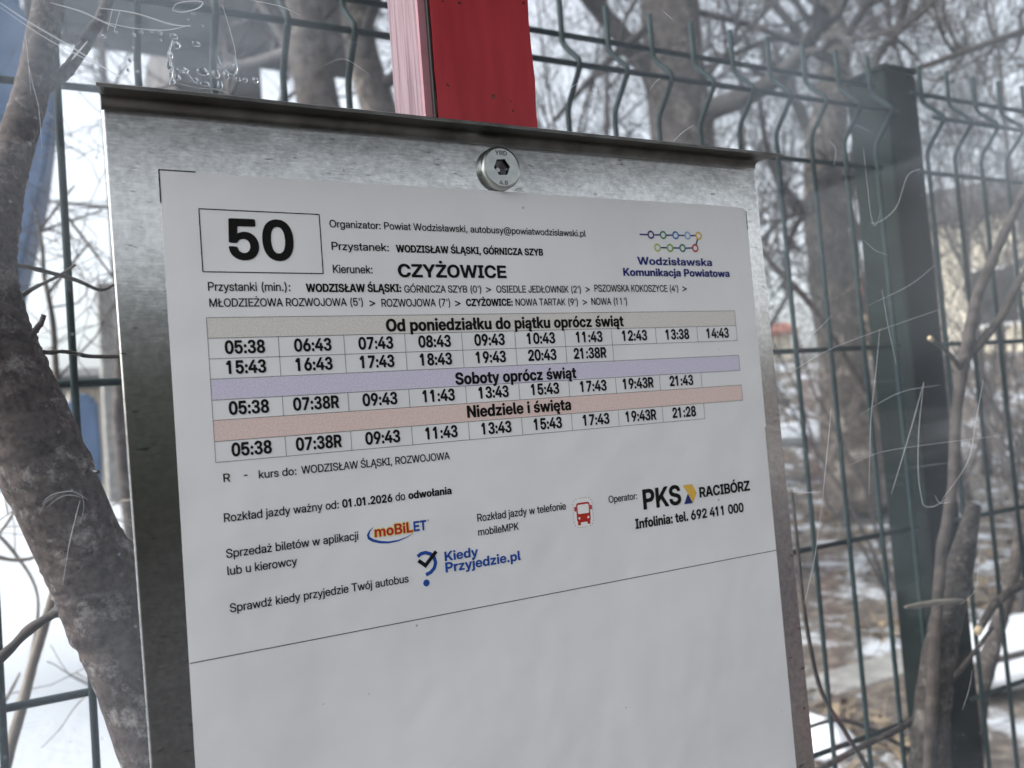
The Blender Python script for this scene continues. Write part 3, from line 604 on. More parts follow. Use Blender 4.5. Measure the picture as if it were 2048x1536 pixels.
0p290|21,-70 21,248 24,264 36,271 62,272 74,268 82,258 86,257 122,273 158,278 190,273 216,263 238,246 255,226 269,198 277,170 280,136 277,102 270,74 259,48 246,30 228,13 208,1 184,-7 162,-10 138,-9 116,-3 88,11 84,10 83,0 82,-92 80,-100 74,-107 64,-110 48,-110 36,-109 28,-106 22,-96/79,134 82,104 92,77 107,58 128,46 154,43 180,50 200,68 212,91 216,110 218,134 216,158 212,177 206,191 196,205 184,216 171,222 154,225 135,224 118,218 105,208 94,195 86,178 81,156
0r166|21,34 21,248 23,262 30,269 42,272 66,271 84,260 106,271 122,275 142,275 154,272 160,266 162,258 162,236 159,226 148,221 123,220 108,216 94,204 86,188 83,166 82,18 80,4 74,-3 64,-6 42,-6 30,-3 24,2 22,8
0s244|10,70 12,78 20,85 50,87 64,82 80,54 90,46 100,42 116,39 136,40 150,44 162,52 169,62 171,74 168,84 160,92 145,100 70,121 50,131 32,146 23,160 17,176 15,194 17,212 25,232 42,252 66,267 92,275 126,278 156,273 184,261 204,244 217,226 225,202 225,190 216,182 194,179 176,182 169,188 161,206 153,216 140,223 126,227 108,226 92,220 80,208 77,194 81,180 93,170 182,143 204,131 219,116 227,102 231,90 232,62 225,38 207,16 184,1 152,-9 116,-12 82,-7 54,5 32,22 17,44
0t160|-7,246 -5,260 1,268 10,271 34,273 39,276 42,332 48,340 60,344 86,343 98,336 101,326 102,282 104,275 112,272 140,271 152,264 155,256 155,242 150,228 140,223 106,220 103,216 102,208 103,58 110,48 142,43 152,36 155,28 155,10 153,4 147,-2 140,-5 126,-6 88,-2 66,7 50,24 43,40 41,56 40,214 34,221 10,222 0,226 -5,234
0u280|21,136 21,250 23,262 30,270 40,272 62,273 74,269 80,264 82,254 83,102 88,73 99,56 118,46 143,44 168,52 178,60 186,70 194,94 196,250 197,262 204,269 214,272 236,273 248,270 255,262 257,252 257,20 255,6 250,0 242,-3 218,-4 206,-1 196,9 192,10 160,-5 130,-10 100,-7 74,3 58,14 47,24 37,38 29,54 22,84
0w386|0,258 6,268 20,272 46,271 54,268 60,262 104,112 110,99 116,108 161,262 168,268 178,272 202,272 214,269 220,264 225,254 266,110 272,100 278,112 323,262 330,269 342,272 366,272 378,267 382,260 381,248 309,16 302,2 290,-5 266,-6 250,-4 241,4 198,149 192,161 186,152 141,4 134,-3 122,-6 96,-6 83,0 75,14
0y262|1,258 2,264 6,269 20,273 48,272 61,264 124,101 130,92 134,94 138,102 199,264 212,272 236,273 252,270 259,262 255,244 137,-58 126,-76 112,-91 96,-101 78,-108 58,-110 38,-109 28,-104 24,-96 23,-76 27,-66 38,-60 65,-56 74,-50 86,-30 96,-3 97,6
0z246|13,246 16,264 22,269 32,272 202,272 216,270 224,266 227,260 229,248 228,234 224,224 104,62 98,50 108,47 202,47 218,44 226,39 229,30 229,8 224,-1 216,-5 204,-6 46,-6 28,-5 18,0 14,8 13,20 14,32 19,42 140,205 146,216 136,219 28,221 16,228
0Ó384|167,414 171,426 189,466 200,483 210,488 232,489 248,488 257,482 259,476 255,466 223,416 214,406 200,401 182,402 171,406/12,186 15,226 25,266 41,300 61,328 88,353 118,371 150,381 188,386 224,383 258,373 288,357 317,332 340,302 355,270 365,232 369,190 367,150 357,110 341,74 321,46 294,21 264,3 232,-7 194,-12 156,-9 122,1 90,19 63,44 41,74 25,108 15,146/76,186 78,156 84,128 96,101 112,79 132,62 156,50 180,45 206,46 231,52 253,64 272,82 286,102 296,124 303,150 305,180 304,214 298,244 290,264 276,287 260,304 239,318 219,326 198,329 176,329 156,324 135,314 117,300 102,282 90,261 82,238 78,214
0ó282|116,306 141,362 150,375 162,379 182,380 196,379 206,374 208,368 205,358 164,298 152,293 130,293 119,298/8,132 10,164 17,190 29,216 43,236 62,253 86,267 110,275 138,278 166,275 190,269 214,255 234,238 249,218 261,192 269,164 271,134 269,104 262,76 251,50 235,28 216,11 194,-1 170,-9 140,-12 110,-9 88,-3 64,11 44,28 30,48 17,74 10,100/69,132 71,108 76,89 84,72 95,58 108,48 125,42 144,41 162,44 174,50 188,62 198,77 204,92 208,110 209,132 208,155 204,173 192,198 173,216 148,224 119,222 98,210 82,190 72,161
0Ą334|-1,10 131,368 138,376 148,379 180,380 194,377 201,372 207,360 334,14 335,6 334,-2 308,-32 302,-48 306,-56 326,-62 335,-68 338,-80 336,-100 330,-106 322,-109 284,-108 260,-99 246,-82 240,-62 242,-40 248,-24 265,0 268,8 240,90 236,96 232,99 100,98 93,90 65,14 58,2 44,-4 14,-4 3,0/118,160 122,155 132,154 204,154 214,158 212,170 176,274 168,291 164,289 160,280
0Ł290|-4,142 -3,158 1,166 36,190 41,198 42,358 44,370 50,377 60,380 84,380 96,377 103,370 105,362 107,236 110,234 116,236 168,265 180,270 188,270 194,266 198,260 199,252 198,228 192,217 116,172 107,164 105,152 106,54 109,50 118,48 256,48 272,46 280,42 283,36 285,16 283,4 274,-4 258,-6 72,-6 52,-4 45,2 42,12 40,122 36,124 16,116 4,117 -3,126
0ł144|-7,176 -6,188 -2,196 30,218 35,226 35,358 38,370 46,378 60,380 82,379 93,372 97,360 98,262 102,260 118,267 128,268 136,263 140,254 140,236 137,226 128,218 102,201 98,196 97,190 97,58 102,48 124,41 132,34 133,10 131,2 127,-2 110,-6 80,-3 60,5 46,18 39,34 36,52 34,156 30,159 12,152 2,153 -5,160
0Ś314|132,414 135,426 157,472 166,484 178,488 202,489 214,487 222,482 223,476 221,468 180,408 168,402 148,401 136,406/10,110 13,120 24,127 50,128 64,125 72,118 80,87 92,68 110,54 132,46 158,43 186,46 209,54 223,64 234,78 239,98 237,116 228,131 217,140 201,148 98,177 74,187 54,199 34,218 23,238 17,262 18,288 27,320 46,347 76,369 110,381 154,386 198,381 234,367 261,346 277,324 289,294 291,270 289,264 282,259 256,256 238,259 231,266 220,297 208,312 188,324 162,330 130,328 117,324 102,316 86,298 82,288 80,274 86,254 105,238 129,228 202,209 234,197 264,180 285,160 295,144 301,126 302,90 299,72 293,56 283,40 270,26 254,13 236,3 196,-9 170,-12 144,-12 98,-3 62,15 35,40 17,72 12,90
0ź246|97,306 123,364 132,375 144,379 164,380 178,379 187,374 190,368 187,360 155,310 145,298 132,293 112,292 100,298/13,246 16,264 22,269 32,272 202,272 216,270 224,266 227,260 229,248 228,234 224,224 104,62 98,50 106,46 204,46 220,43 227,38 230,28 229,8 224,-1 216,-5 204,-6 46,-7 28,-5 18,0 14,8 13,22 15,34 19,42 140,205 146,216 136,219 28,221 16,228
0Ż314|118,454 121,468 130,479 142,487 156,489 170,487 182,479 191,468 194,454 191,440 182,429 170,421 156,419 142,421 130,429 121,440/4,22 5,38 13,52 216,312 222,322 218,325 210,326 26,327 17,332 13,340 12,362 16,373 26,379 44,380 278,380 292,379 300,375 305,366 306,352 305,336 300,326 94,62 89,52 92,49 100,48 294,47 303,42 307,34 308,12 304,1 294,-5 280,-6 26,-6 14,-3 7,2 5,10
0ż246|83,344 86,358 94,370 106,377 120,380 136,377 148,370 155,360 159,346 156,332 148,320 136,313 122,310 106,313 94,320 87,330/13,246 16,264 22,269 32,272 202,272 216,270 224,266 227,260 229,248 228,234 224,224 104,62 98,50 106,46 204,46 220,43 227,38 230,28 229,8 224,-1 216,-5 204,-6 46,-7 28,-5 18,0 14,8 13,22 15,34 19,42 140,205 146,216 136,219 28,221 16,228
1 138|
1,138|15,-68 31,50 34,60 40,65 50,66 96,66 108,63 111,58 111,50 75,-76 64,-82 26,-81 18,-78
1.138|21,40 24,58 34,72 50,83 68,86 86,83 102,73 112,58 116,40 113,22 102,6 88,-3 68,-8 48,-3 34,7 23,24
10330|12,186 13,220 19,256 27,284 39,312 54,334 74,354 94,367 118,377 148,383 180,383 212,377 238,365 260,349 278,328 293,304 305,272 314,230 316,178 312,130 301,90 285,56 265,30 238,9 210,-3 172,-10 132,-7 96,6 66,27 43,56 25,94 15,138/96,186 98,147 104,118 114,93 126,77 142,66 164,62 186,66 203,78 216,97 226,126 231,154 232,190 230,226 224,256 214,280 201,298 184,309 162,312 142,308 125,296 114,280 104,256 98,226
11330|29,288 29,308 32,316 40,321 65,324 69,344 72,350 104,375 118,378 180,378 188,376 193,370 195,14 193,4 188,-2 178,-4 122,-4 114,-2 109,4 106,250 98,254 46,254 36,256 30,264
12330|25,256 27,276 33,298 49,330 74,356 106,374 124,379 150,383 196,381 236,369 266,349 287,322 299,292 302,256 295,220 281,194 260,168 230,138 159,76 155,70 164,68 296,66 302,62 304,54 304,10 300,0 290,-4 264,-4 46,-4 36,-3 30,0 26,8 26,42 26,54 30,62 196,207 214,233 218,245 219,260 216,280 204,299 186,309 164,312 141,308 124,296 112,277 105,248 98,242 36,241 27,246
13330|17,98 20,110 28,115 92,116 103,110 108,90 116,76 127,66 139,60 158,56 178,57 194,62 208,72 218,86 222,106 220,124 210,140 194,152 175,158 156,158 132,153 126,153 121,158 119,168 119,220 122,230 130,234 152,227 170,226 186,230 199,238 209,252 213,268 212,284 204,300 195,308 183,314 168,316 152,316 140,312 128,304 120,294 114,278 108,272 98,270 50,270 38,271 32,276 30,284 32,302 45,330 66,353 96,371 130,381 170,384 210,379 244,365 272,344 285,328 294,306 298,282 297,260 291,242 280,224 266,211 244,196 274,177 293,158 306,134 311,104 309,82 303,62 293,44 280,30 250,9 210,-5 158,-10 108,-3 70,13 42,36 31,50 23,66
14330|5,112 5,136 9,148 166,370 174,376 184,378 238,378 250,374 252,368 247,358 103,150 106,147 112,146 188,148 191,156 191,224 195,234 204,238 230,238 260,238 269,234 273,224 274,150 280,146 316,144 322,138 323,126 323,90 320,81 312,77 280,76 274,72 273,10 270,1 264,-3 254,-4 206,-4 195,0 191,10 191,70 186,75 16,77 9,80 6,86
15330|21,108 24,116 32,120 94,119 102,114 112,88 124,74 146,62 168,60 187,64 206,77 218,95 223,118 222,142 212,166 198,180 178,189 156,189 135,184 121,176 105,156 96,151 40,151 28,156 25,170 35,358 36,368 40,374 46,377 56,378 260,378 274,377 282,374 286,364 286,322 284,314 280,309 268,306 118,305 114,296 110,248 111,242 114,240 138,251 162,257 188,257 214,253 232,247 252,235 270,220 283,204 295,184 303,162 307,138 307,112 303,88 295,66 283,46 270,30 254,17 238,7 204,-5 158,-10 114,-3 78,13 49,38 37,56 29,72
16330|21,124 27,164 45,206 67,242 156,370 164,376 174,378 234,378 245,374 247,368 245,362 172,258 169,250 172,248 212,245 244,233 273,212 293,184 305,148 306,108 297,70 289,54 276,36 246,11 226,1 206,-5 182,-9 158,-10 134,-7 110,-1 92,7 72,19 45,46 35,62 27,82 23,102/105,122 110,96 122,78 142,64 164,60 186,64 206,78 220,101 223,124 218,149 205,168 186,180 162,184 142,180 121,166 108,144
17330|29,342 30,370 34,375 42,378 282,378 294,375 299,368 299,318 297,304 149,10 144,2 136,-3 68,-3 61,0 58,8 202,293 204,301 196,304 40,305 33,308 30,314
18330|17,102 21,130 34,156 52,176 84,196 62,210 46,226 37,242 31,262 30,286 35,310 45,330 60,348 80,363 106,375 132,381 168,384 198,381 228,373 252,361 272,344 287,324 295,304 298,282 297,260 291,242 280,224 266,211 244,196 274,177 293,158 306,134 311,104 309,82 303,62 293,44 280,30 264,17 246,7 204,-6 154,-10 108,-3 70,13 42,36 31,50 23,66 19,82/114,272 118,254 127,240 142,230 162,226 182,229 199,238 210,253 213,270 210,290 200,304 184,313 166,317 145,314 130,306 118,290/105,106 110,85 122,70 140,60 166,56 189,60 206,70 218,86 222,108 218,128 204,146 184,156 162,159 138,154 122,144 110,128
19330|21,252 23,276 29,298 37,316 49,334 64,350 82,363 102,373 122,379 148,383 174,383 196,381 222,374 244,363 262,350 276,336 291,316 301,292 307,260 305,228 297,198 283,168 265,138 175,8 166,-1 154,-4 96,-4 86,-2 81,2 81,8 84,14 156,116 160,124 156,126 120,129 102,133 80,143 58,159 41,180 30,200 23,226/105,252 108,230 122,208 142,194 162,190 187,194 205,206 218,225 223,250 220,274 208,294 190,308 166,314 143,310 122,296 110,278
1:138|21,214 23,230 34,247 48,257 68,262 88,257 102,248 113,232 116,214 112,196 102,181 86,171 68,168 50,171 34,182 24,196/21,40 24,58 34,72 50,83 68,86 86,83 102,73 112,58 116,40 113,22 102,6 88,-3 68,-8 48,-3 34,7 23,24
1A366|-1,8 125,370 132,377 142,379 220,379 232,376 236,372 241,362 361,20 364,8 362,2 358,-1 348,-3 288,-3 276,0 269,8 248,72 244,76 236,78 118,77 112,68 92,8 88,2 82,-1 10,-2 2,1/142,154 144,151 150,150 212,149 220,152 220,159 188,264 182,277 176,266
1B330|21,34 21,360 24,373 30,377 40,378 198,377 238,369 256,361 272,351 286,338 296,322 303,306 306,286 305,260 297,236 282,216 259,198 284,183 298,170 309,154 317,134 321,108 318,84 311,60 298,40 278,21 252,7 222,-1 190,-4 32,-3 25,0 22,6/108,280 108,230 110,226 114,224 170,224 190,227 208,238 218,257 218,275 212,290 201,300 186,306 168,308 112,307 108,302/108,128 108,74 110,68 114,67 176,66 200,70 220,82 226,90 230,102 230,120 223,136 210,148 194,154 174,156 112,155 108,150
1C372|9,186 11,222 19,258 31,288 45,312 66,336 90,355 116,369 148,379 186,384 224,381 256,373 286,359 312,339 333,316 349,288 359,256 359,244 350,238 280,239 273,244 258,275 244,290 220,302 192,306 164,302 146,294 126,277 112,256 104,235 99,208 98,178 102,146 110,122 120,104 132,90 149,78 164,72 186,68 208,69 226,74 241,82 252,92 262,105 273,130 282,135 344,136 352,135 358,130 359,118 349,86 337,64 322,44 304,27 282,12 258,1 234,-5 192,-10 148,-5 108,9 74,31 47,60 25,98 13,140
1D360|21,34 21,360 25,374 36,378 72,379 168,378 200,375 226,369 248,361 270,349 290,334 313,308 331,276 343,240 347,202 346,160 339,120 325,86 303,54 278,32 246,13 216,3 176,-3 32,-3 25,0 22,6/109,276 111,74 120,71 168,71 186,74 209,82 227,94 240,110 250,129 256,152 259,178 258,210 254,233 246,255 234,273 220,286 202,296 180,302 158,304 114,303 110,298
1E312|21,34 21,360 24,372 30,377 42,378 280,378 295,374 299,364 300,318 297,308 292,304 280,302 120,302 114,301 110,298 109,236 112,228 122,226 276,225 282,221 285,214 285,172 283,158 272,152 122,152 112,150 109,144 109,84 110,76 118,72 280,72 292,70 297,66 299,58 300,12 297,2 290,-3 280,-4 34,-4 26,-1 23,4
1G376|9,186 13,232 25,274 46,312 72,341 108,365 146,379 190,384 234,379 256,373 282,361 304,347 321,332 337,312 349,290 357,264 357,250 352,246 344,244 280,245 272,250 262,270 252,284 242,292 227,300 210,305 188,306 166,302 150,296 133,284 120,270 110,252 102,227 98,194 99,166 104,139 112,118 122,102 132,91 146,80 159,74 174,70 194,68 214,70 229,74 248,84 262,98 272,117 274,132 266,136 208,136 199,140 195,154 195,190 198,199 204,203 212,204 342,204 356,202 360,198 362,192 363,146 359,116 349,84 333,56 310,31 284,13 258,1 224,-7 186,-10 148,-5 116,5 90,19 66,38 47,60 31,86 19,116 11,152
1I200|9,32 10,56 13,64 22,68 52,70 55,74 55,82 55,300 50,305 20,307 12,312 9,324 11,370 16,376 28,378 168,378 182,376 187,372 189,364 188,314 180,307 150,306 146,304 144,300 143,80 144,72 148,69 178,68 187,62 189,50 188,4 182,-2 172,-4 22,-4 14,0 11,4
1K352|21,34 21,360 25,374 38,378 90,378 100,377 107,372 109,360 109,230 112,222 120,228 246,374 260,378 320,378 334,378 342,374 343,368 338,360 218,221 213,212 218,201 345,14 348,6 346,0 334,-4 274,-4 262,-3 254,0 160,140 152,148 142,140 116,110 110,100 109,10 105,0 92,-4 30,-3 25,0 22,6
1L286|21,34 22,368 26,375 34,378 98,378 106,374 109,364 110,76 114,73 120,72 270,71 276,66 278,60 278,6 272,-2 262,-4 34,-4 26,-1 23,4
1N372|21,34 21,360 25,374 38,378 96,378 106,377 114,372 252,152 258,146 260,156 261,370 268,377 278,378 332,378 344,374 347,368 348,360 348,20 347,6 344,0 332,-4 272,-4 262,-2 255,2 112,228 110,227 109,218 108,4 104,-1 94,-4 30,-3 25,0 22,6
1O382|9,186 13,230 21,264 37,298 59,328 84,351 116,369 148,379 188,384 224,381 260,371 294,353 320,330 343,300 359,266 368,228 371,190 369,148 359,108 343,74 322,46 296,23 264,5 232,-5 192,-10 156,-7 120,3 88,20 60,44 39,72 23,104 13,142/98,186 100,157 106,132 116,110 130,92 146,80 164,72 186,68 210,70 228,76 246,88 262,106 272,125 278,144 282,174 282,204 278,231 272,249 262,268 251,282 238,292 223,300 208,304 188,306 170,304 153,298 140,290 127,278 116,263 108,247 102,227
1P324|21,34 21,360 24,373 30,377 40,378 196,377 220,373 240,367 256,359 274,347 290,330 303,310 311,288 315,266 315,238 311,214 302,192 289,172 262,148 242,137 224,131 188,125 120,124 112,122 109,114 109,10 107,2 102,-2 92,-4 44,-4 28,-2 24,2 21,8/109,276 109,206 114,199 170,198 193,202 214,214 226,233 229,254 224,275 212,290 195,300 172,304 114,303 110,298
1R334|21,34 21,360 24,372 30,377 40,378 196,377 220,373 240,367 260,357 276,346 295,326 309,300 317,270 317,236 311,208 299,184 282,164 258,146 256,140 321,12 322,6 320,0 308,-4 254,-4 242,-3 234,1 227,10 172,119 168,124 162,126 118,126 110,122 109,10 104,-1 92,-4 30,-3 25,0 22,6/109,276 109,206 110,202 114,199 172,198 192,200 215,212 222,220 228,232 231,254 226,275 214,290 197,300 174,304 114,303 110,298
1S334|11,112 14,122 22,127 84,128 94,122 102,98 110,85 120,76 137,68 156,64 182,64 201,68 220,78 230,91 233,106 230,120 218,132 192,144 120,161 94,169 62,185 42,202 29,220 21,242 18,268 22,294 34,324 58,350 90,370 130,381 176,384 220,377 256,361 272,349 285,336 299,314 309,286 311,264 304,256 252,254 236,256 231,260 222,282 211,296 194,306 174,310 150,309 128,302 112,288 107,270 112,254 126,242 153,232 218,217 254,205 284,188 305,166 313,152 319,132 321,110 319,88 315,72 307,54 296,38 280,23 262,11 244,3 202,-8 146,-9 118,-5 96,1 60,20 35,44 19,74
1T326|5,340 6,370 10,375 18,378 300,378 310,377 316,372 319,362 319,318 317,310 314,306 302,302 214,302 208,300 206,296 206,12 204,4 200,-1 188,-4 132,-4 122,0 118,6 116,299 108,302 14,303 9,306 5,312
1W510|-2,368 3,376 14,379 74,379 82,377 88,372 144,138 148,131 209,370 214,376 224,379 282,379 294,376 302,364 360,131 364,137 419,370 424,376 434,379 494,379 506,376 510,370 509,360 417,18 411,2 400,-4 372,-4 328,-4 317,2 311,16 258,221 254,228 248,213 193,4 188,-1 178,-4 112,-4 99,0 95,6 91,18
1Y354|0,370 4,376 14,379 80,379 94,374 172,239 178,234 258,374 272,379 332,379 344,378 350,373 351,368 347,358 222,142 220,130 220,10 218,4 214,-1 204,-4 150,-4 142,-2 136,2 134,12 132,141 4,358
1Z324|7,32 8,58 13,70 199,298 198,301 191,302 32,302 20,304 15,308 13,316 13,364 16,373 24,377 36,378 294,378 304,377 310,374 314,368 314,358 314,320 311,308 124,76 126,73 132,72 308,70 314,66 316,58 316,10 312,0 306,-3 296,-4 20,-4 12,-1 8,4
1a284|9,76 11,96 19,116 30,131 46,143 64,151 84,157 160,168 171,172 176,178 176,191 169,202 158,208 140,211 126,210 113,204 104,196 96,182 90,178 38,177 24,180 20,184 19,192 27,218 40,238 60,255 84,267 108,273 136,276 166,274 192,269 214,261 232,249 247,232 257,210 261,184 262,14 261,6 256,0 244,-3 190,-3 181,2 176,16 150,1 130,-6 98,-8 68,-3 44,8 25,26 13,48/92,78 96,65 109,56 130,54 151,58 164,66 174,80 178,94 177,112 170,115 111,102 96,92
1b306|19,34 20,368 24,374 32,378 94,377 102,372 104,364 106,252 110,252 126,263 144,270 180,275 216,269 232,261 250,249 263,236 275,218 291,180 296,134 291,88 279,54 260,26 234,5 202,-7 176,-10 150,-7 130,1 106,17 101,2 94,-3 30,-3 24,-1 21,4/101,134 104,108 110,90 122,74 137,64 158,60 177,64 193,76 204,94 210,126 208,160 196,186 187,196 176,202 162,206 146,205 133,200 122,192 112,180 106,166
1c284|8,132 9,156 15,182 25,206 38,226 54,243 72,256 94,267 116,273 144,276 174,273 198,267 220,257 240,242 255,224 266,204 273,182 274,170 266,163 204,162 194,168 186,186 175,198 163,204 146,206 132,204 122,200 112,192 104,180 98,166 94,145 96,108 106,82 114,72 126,64 148,60 168,64 183,76 195,100 204,105 260,105 268,103 273,98 274,84 268,64 257,44 246,30 216,7 198,-1 176,-7 142,-10 108,-5 80,5 56,21 37,40 21,68 11,98
1d306|8,132 11,168 19,198 32,224 52,247 68,259 84,267 104,273 124,275 160,270 178,263 194,252 198,252 200,362 202,372 208,376 218,378 270,378 280,374 284,368 284,360 284,20 284,6 280,0 268,-4 212,-4 203,2 198,17 170,-1 142,-9 110,-9 78,1 64,9 48,22 27,50 13,88/94,132 98,100 104,86 113,74 123,66 133,62 146,60 161,62 171,66 182,74 196,95 203,126 200,159 190,182 175,198 154,205 133,204 117,196 104,180 96,159
1e288|8,132 11,166 19,194 35,222 56,245 80,261 108,272 140,276 174,273 198,265 220,254 239,238 255,218 267,196 275,170 278,142 278,118 272,111 262,109 98,109 94,107 93,102 98,85 106,72 116,64 129,58 142,56 158,56 174,60 186,68 200,85 210,88 266,87 273,82 273,72 265,52 252,34 232,16 212,5 186,-5 162,-9 134,-9 108,-5 88,1 66,13 48,28 34,44 23,64 15,84 10,108/94,172 95,168 100,166 132,166 188,166 194,168 195,172 188,188 177,200 160,208 144,210 128,208 112,200 100,186
1f190|-2,236 -2,258 3,266 10,269 38,270 44,273 47,312 51,330 59,346 74,362 98,373 124,377 172,377 178,376 183,370 184,328 182,316 174,311 141,308 134,302 131,294 131,276 134,271 172,269 182,264 184,254 184,218 182,208 176,204 138,202 133,200 131,196 130,12 129,4 124,-2 114,-4 60,-4 52,-2 47,4 45,196 40,201 10,203 2,206 -2,214
1i126|14,338 17,354 28,369 44,379 62,382 80,378 96,368 105,356 109,338 105,320 96,307 80,297 62,294 44,297 28,306 17,322/19,34 21,262 26,268 34,270 96,268 102,264 104,254 103,4 98,-2 90,-4 28,-3 23,0 20,6
1j126|14,338 18,354 28,369 44,379 62,382 80,378 96,369 105,356 109,338 106,320 96,307 80,297 62,294 44,297 28,307 17,322/-25,-74 -25,-54 -22,-46 -16,-41 11,-36 16,-30 19,-20 21,262 26,268 34,270 96,269 103,262 105,252 105,-20 103,-40 99,-56 88,-76 72,-91 54,-101 30,-107 -6,-108 -18,-106 -24,-98
1k282|19,34 20,368 24,375 32,378 94,378 101,374 104,364 106,184 114,188 180,260 190,268 202,270 264,270 272,269 278,264 278,258 274,252 190,159 185,150 188,142 281,14 285,4 280,-2 272,-4 208,-4 196,-1 188,6 128,88 120,96 112,91 105,80 104,10 103,4 98,-2 80,-4 36,-4 26,-2 22,2 20,8
1l140|19,106 20,370 25,376 34,379 94,378 102,372 104,362 105,76 110,66 130,60 136,54 137,6 133,0 126,-3 92,-3 62,3 40,16 29,30 23,46 19,68
1m452|19,34 19,254 21,262 26,268 38,270 92,269 100,262 104,245 128,263 146,271 166,275 188,275 206,271 220,265 234,255 250,238 254,237 274,255 294,267 322,275 348,275 370,270 392,260 409,244 421,226 428,206 431,178 431,12 429,4 424,-2 414,-4 362,-4 354,-2 348,3 346,14 345,174 341,186 334,195 323,202 312,205 297,204 284,198 274,188 268,174 266,12 265,4 260,-2 250,-4 200,-4 190,-1 186,4 183,174 180,184 173,194 162,202 152,205 137,204 123,198 112,186 106,172 104,12 102,2 98,-2 90,-4 28,-3 23,0 20,6
1n300|19,36 19,254 20,262 24,267 36,270 92,270 101,264 106,247 128,263 146,271 168,275 192,275 224,267 240,257 252,246 269,218 277,184 278,16 277,6 274,1 262,-3 212,-3 202,-1 195,4 193,14 192,168 188,181 180,192 171,198 158,202 142,202 125,196 114,186 108,172 105,148 104,14 101,2 88,-3 28,-1 23,2 20,8
1o298|8,132 11,164 17,188 29,214 45,234 64,251 90,265 116,273 144,276 176,273 200,267 226,254 247,238 265,216 277,192 285,164 287,136 285,106 279,80 267,54 251,32 232,15 206,1 180,-7 150,-10 118,-7 94,-1 70,11 48,28 30,50 19,72 11,100/94,132 98,100 104,86 113,74 123,66 136,61 150,60 164,63 175,68 184,76 192,87 198,103 202,136 196,169 186,188 172,200 152,206 132,204 116,195 104,180 96,158
1p306|19,-70 19,250 22,264 26,268 34,270 92,270 101,264 106,251 142,270 162,275 180,276 212,271 240,257 261,238 277,216 287,192 294,162 296,128 293,96 285,68 271,42 256,24 238,9 218,-1 194,-7 172,-8 150,-5 134,1 110,17 106,17 104,-94 102,-102 96,-106 40,-108 26,-106 22,-102 20,-96/101,134 106,101 112,88 122,76 133,68 144,64 158,62 172,64 184,70 192,76 200,87 206,101 210,134 206,167 196,187 182,200 163,206 141,204 126,196 112,180 104,160
1r192|19,34 19,252 22,264 26,268 34,270 90,269 99,264 104,251 122,263 140,269 170,272 184,268 187,264 189,256 189,214 186,205 178,201 146,199 130,194 117,184 108,168 105,146 104,14 102,2 98,-2 90,-4 28,-3 23,0 20,6
1s266|8,76 10,84 20,89 80,89 89,84 97,68 106,60 118,55 132,53 147,54 159,58 167,64 171,72 168,84 158,92 66,115 42,128 25,146 15,172 13,190 15,206 19,220 27,234 50,255 74,267 98,273 130,276 160,274 186,267 206,258 224,244 237,228 245,212 250,192 247,182 240,178 180,178 174,182 166,198 160,205 151,210 138,213 122,213 110,209 102,202 98,192 101,182 111,174 206,151 228,139 246,122 253,108 256,94 255,62 243,36 220,13 192,-1 156,-9 120,-9 84,-3 56,9 32,27 17,48
1t188|-2,236 -2,258 2,266 10,269 38,271 42,274 43,328 48,338 58,342 110,342 120,340 126,336 128,328 130,273 136,270 172,269 178,266 182,258 182,218 180,208 170,203 134,202 130,199 129,192 130,74 138,65 170,63 180,58 182,48 182,12 178,0 162,-4 124,-4 102,-1 74,9 57,24 47,44 44,64 42,198 37,202 12,203 3,206 -2,214
1u300|19,132 19,252 22,264 26,268 34,270 96,268 102,264 104,256 105,114 108,90 118,74 132,66 152,64 168,68 184,81 192,104 193,252 196,264 200,268 208,270 260,270 270,268 277,262 278,12 276,2 270,-3 256,-5 204,-3 197,2 192,19 162,-1 134,-9 102,-9 70,1 45,20 35,34 28,50 20,82
1w420|-1,258 2,266 12,270 70,270 78,268 83,264 89,250 122,119 126,111 130,118 165,250 171,264 178,269 186,270 232,270 242,267 249,258 286,120 290,111 294,117 327,250 332,264 338,268 348,270 404,270 414,267 418,262 417,252 338,2 332,-2 320,-4 266,-4 254,1 249,10 212,138 208,143 163,2 156,-3 148,-4 92,-4 81,0 73,14
1y284|0,260 4,268 14,271 70,271 83,266 89,254 136,114 140,106 142,106 193,254 200,266 212,271 266,271 276,269 281,264 279,248 165,-50 155,-68 143,-84 128,-96 112,-103 88,-107 42,-108 32,-105 27,-98 26,-56 28,-46 36,-41 68,-39 78,-36 88,-22 96,4
1z268|17,236 19,262 22,266 30,270 228,270 242,266 246,260 246,252 246,220 243,208 128,68 130,65 136,64 230,64 242,62 247,56 248,48 248,10 244,0 234,-4 208,-4 36,-4 21,0 18,6 17,16 17,44 21,56 138,198 130,201 26,203 18,210
1Ó382|159,412 193,476 202,487 214,490 262,490 270,489 276,484 276,478 271,470 216,405 204,402 170,402 162,405/9,186 13,230 21,264 37,298 59,328 84,351 116,369 148,379 188,384 224,381 260,371 294,353 320,330 343,300 359,266 368,228 371,190 369,148 359,108 343,74 322,46 296,23 264,5 232,-5 192,-10 156,-7 120,3 88,20 60,44 39,72 23,104 13,142/98,186 100,157 106,132 116,110 130,92 146,80 164,72 186,68 210,70 228,76 246,88 262,106 272,125 278,144 282,174 282,204 278,231 272,249 262,268 251,282 238,292 223,300 208,304 188,306 170,304 153,298 140,290 127,278 116,263 108,247 102,227
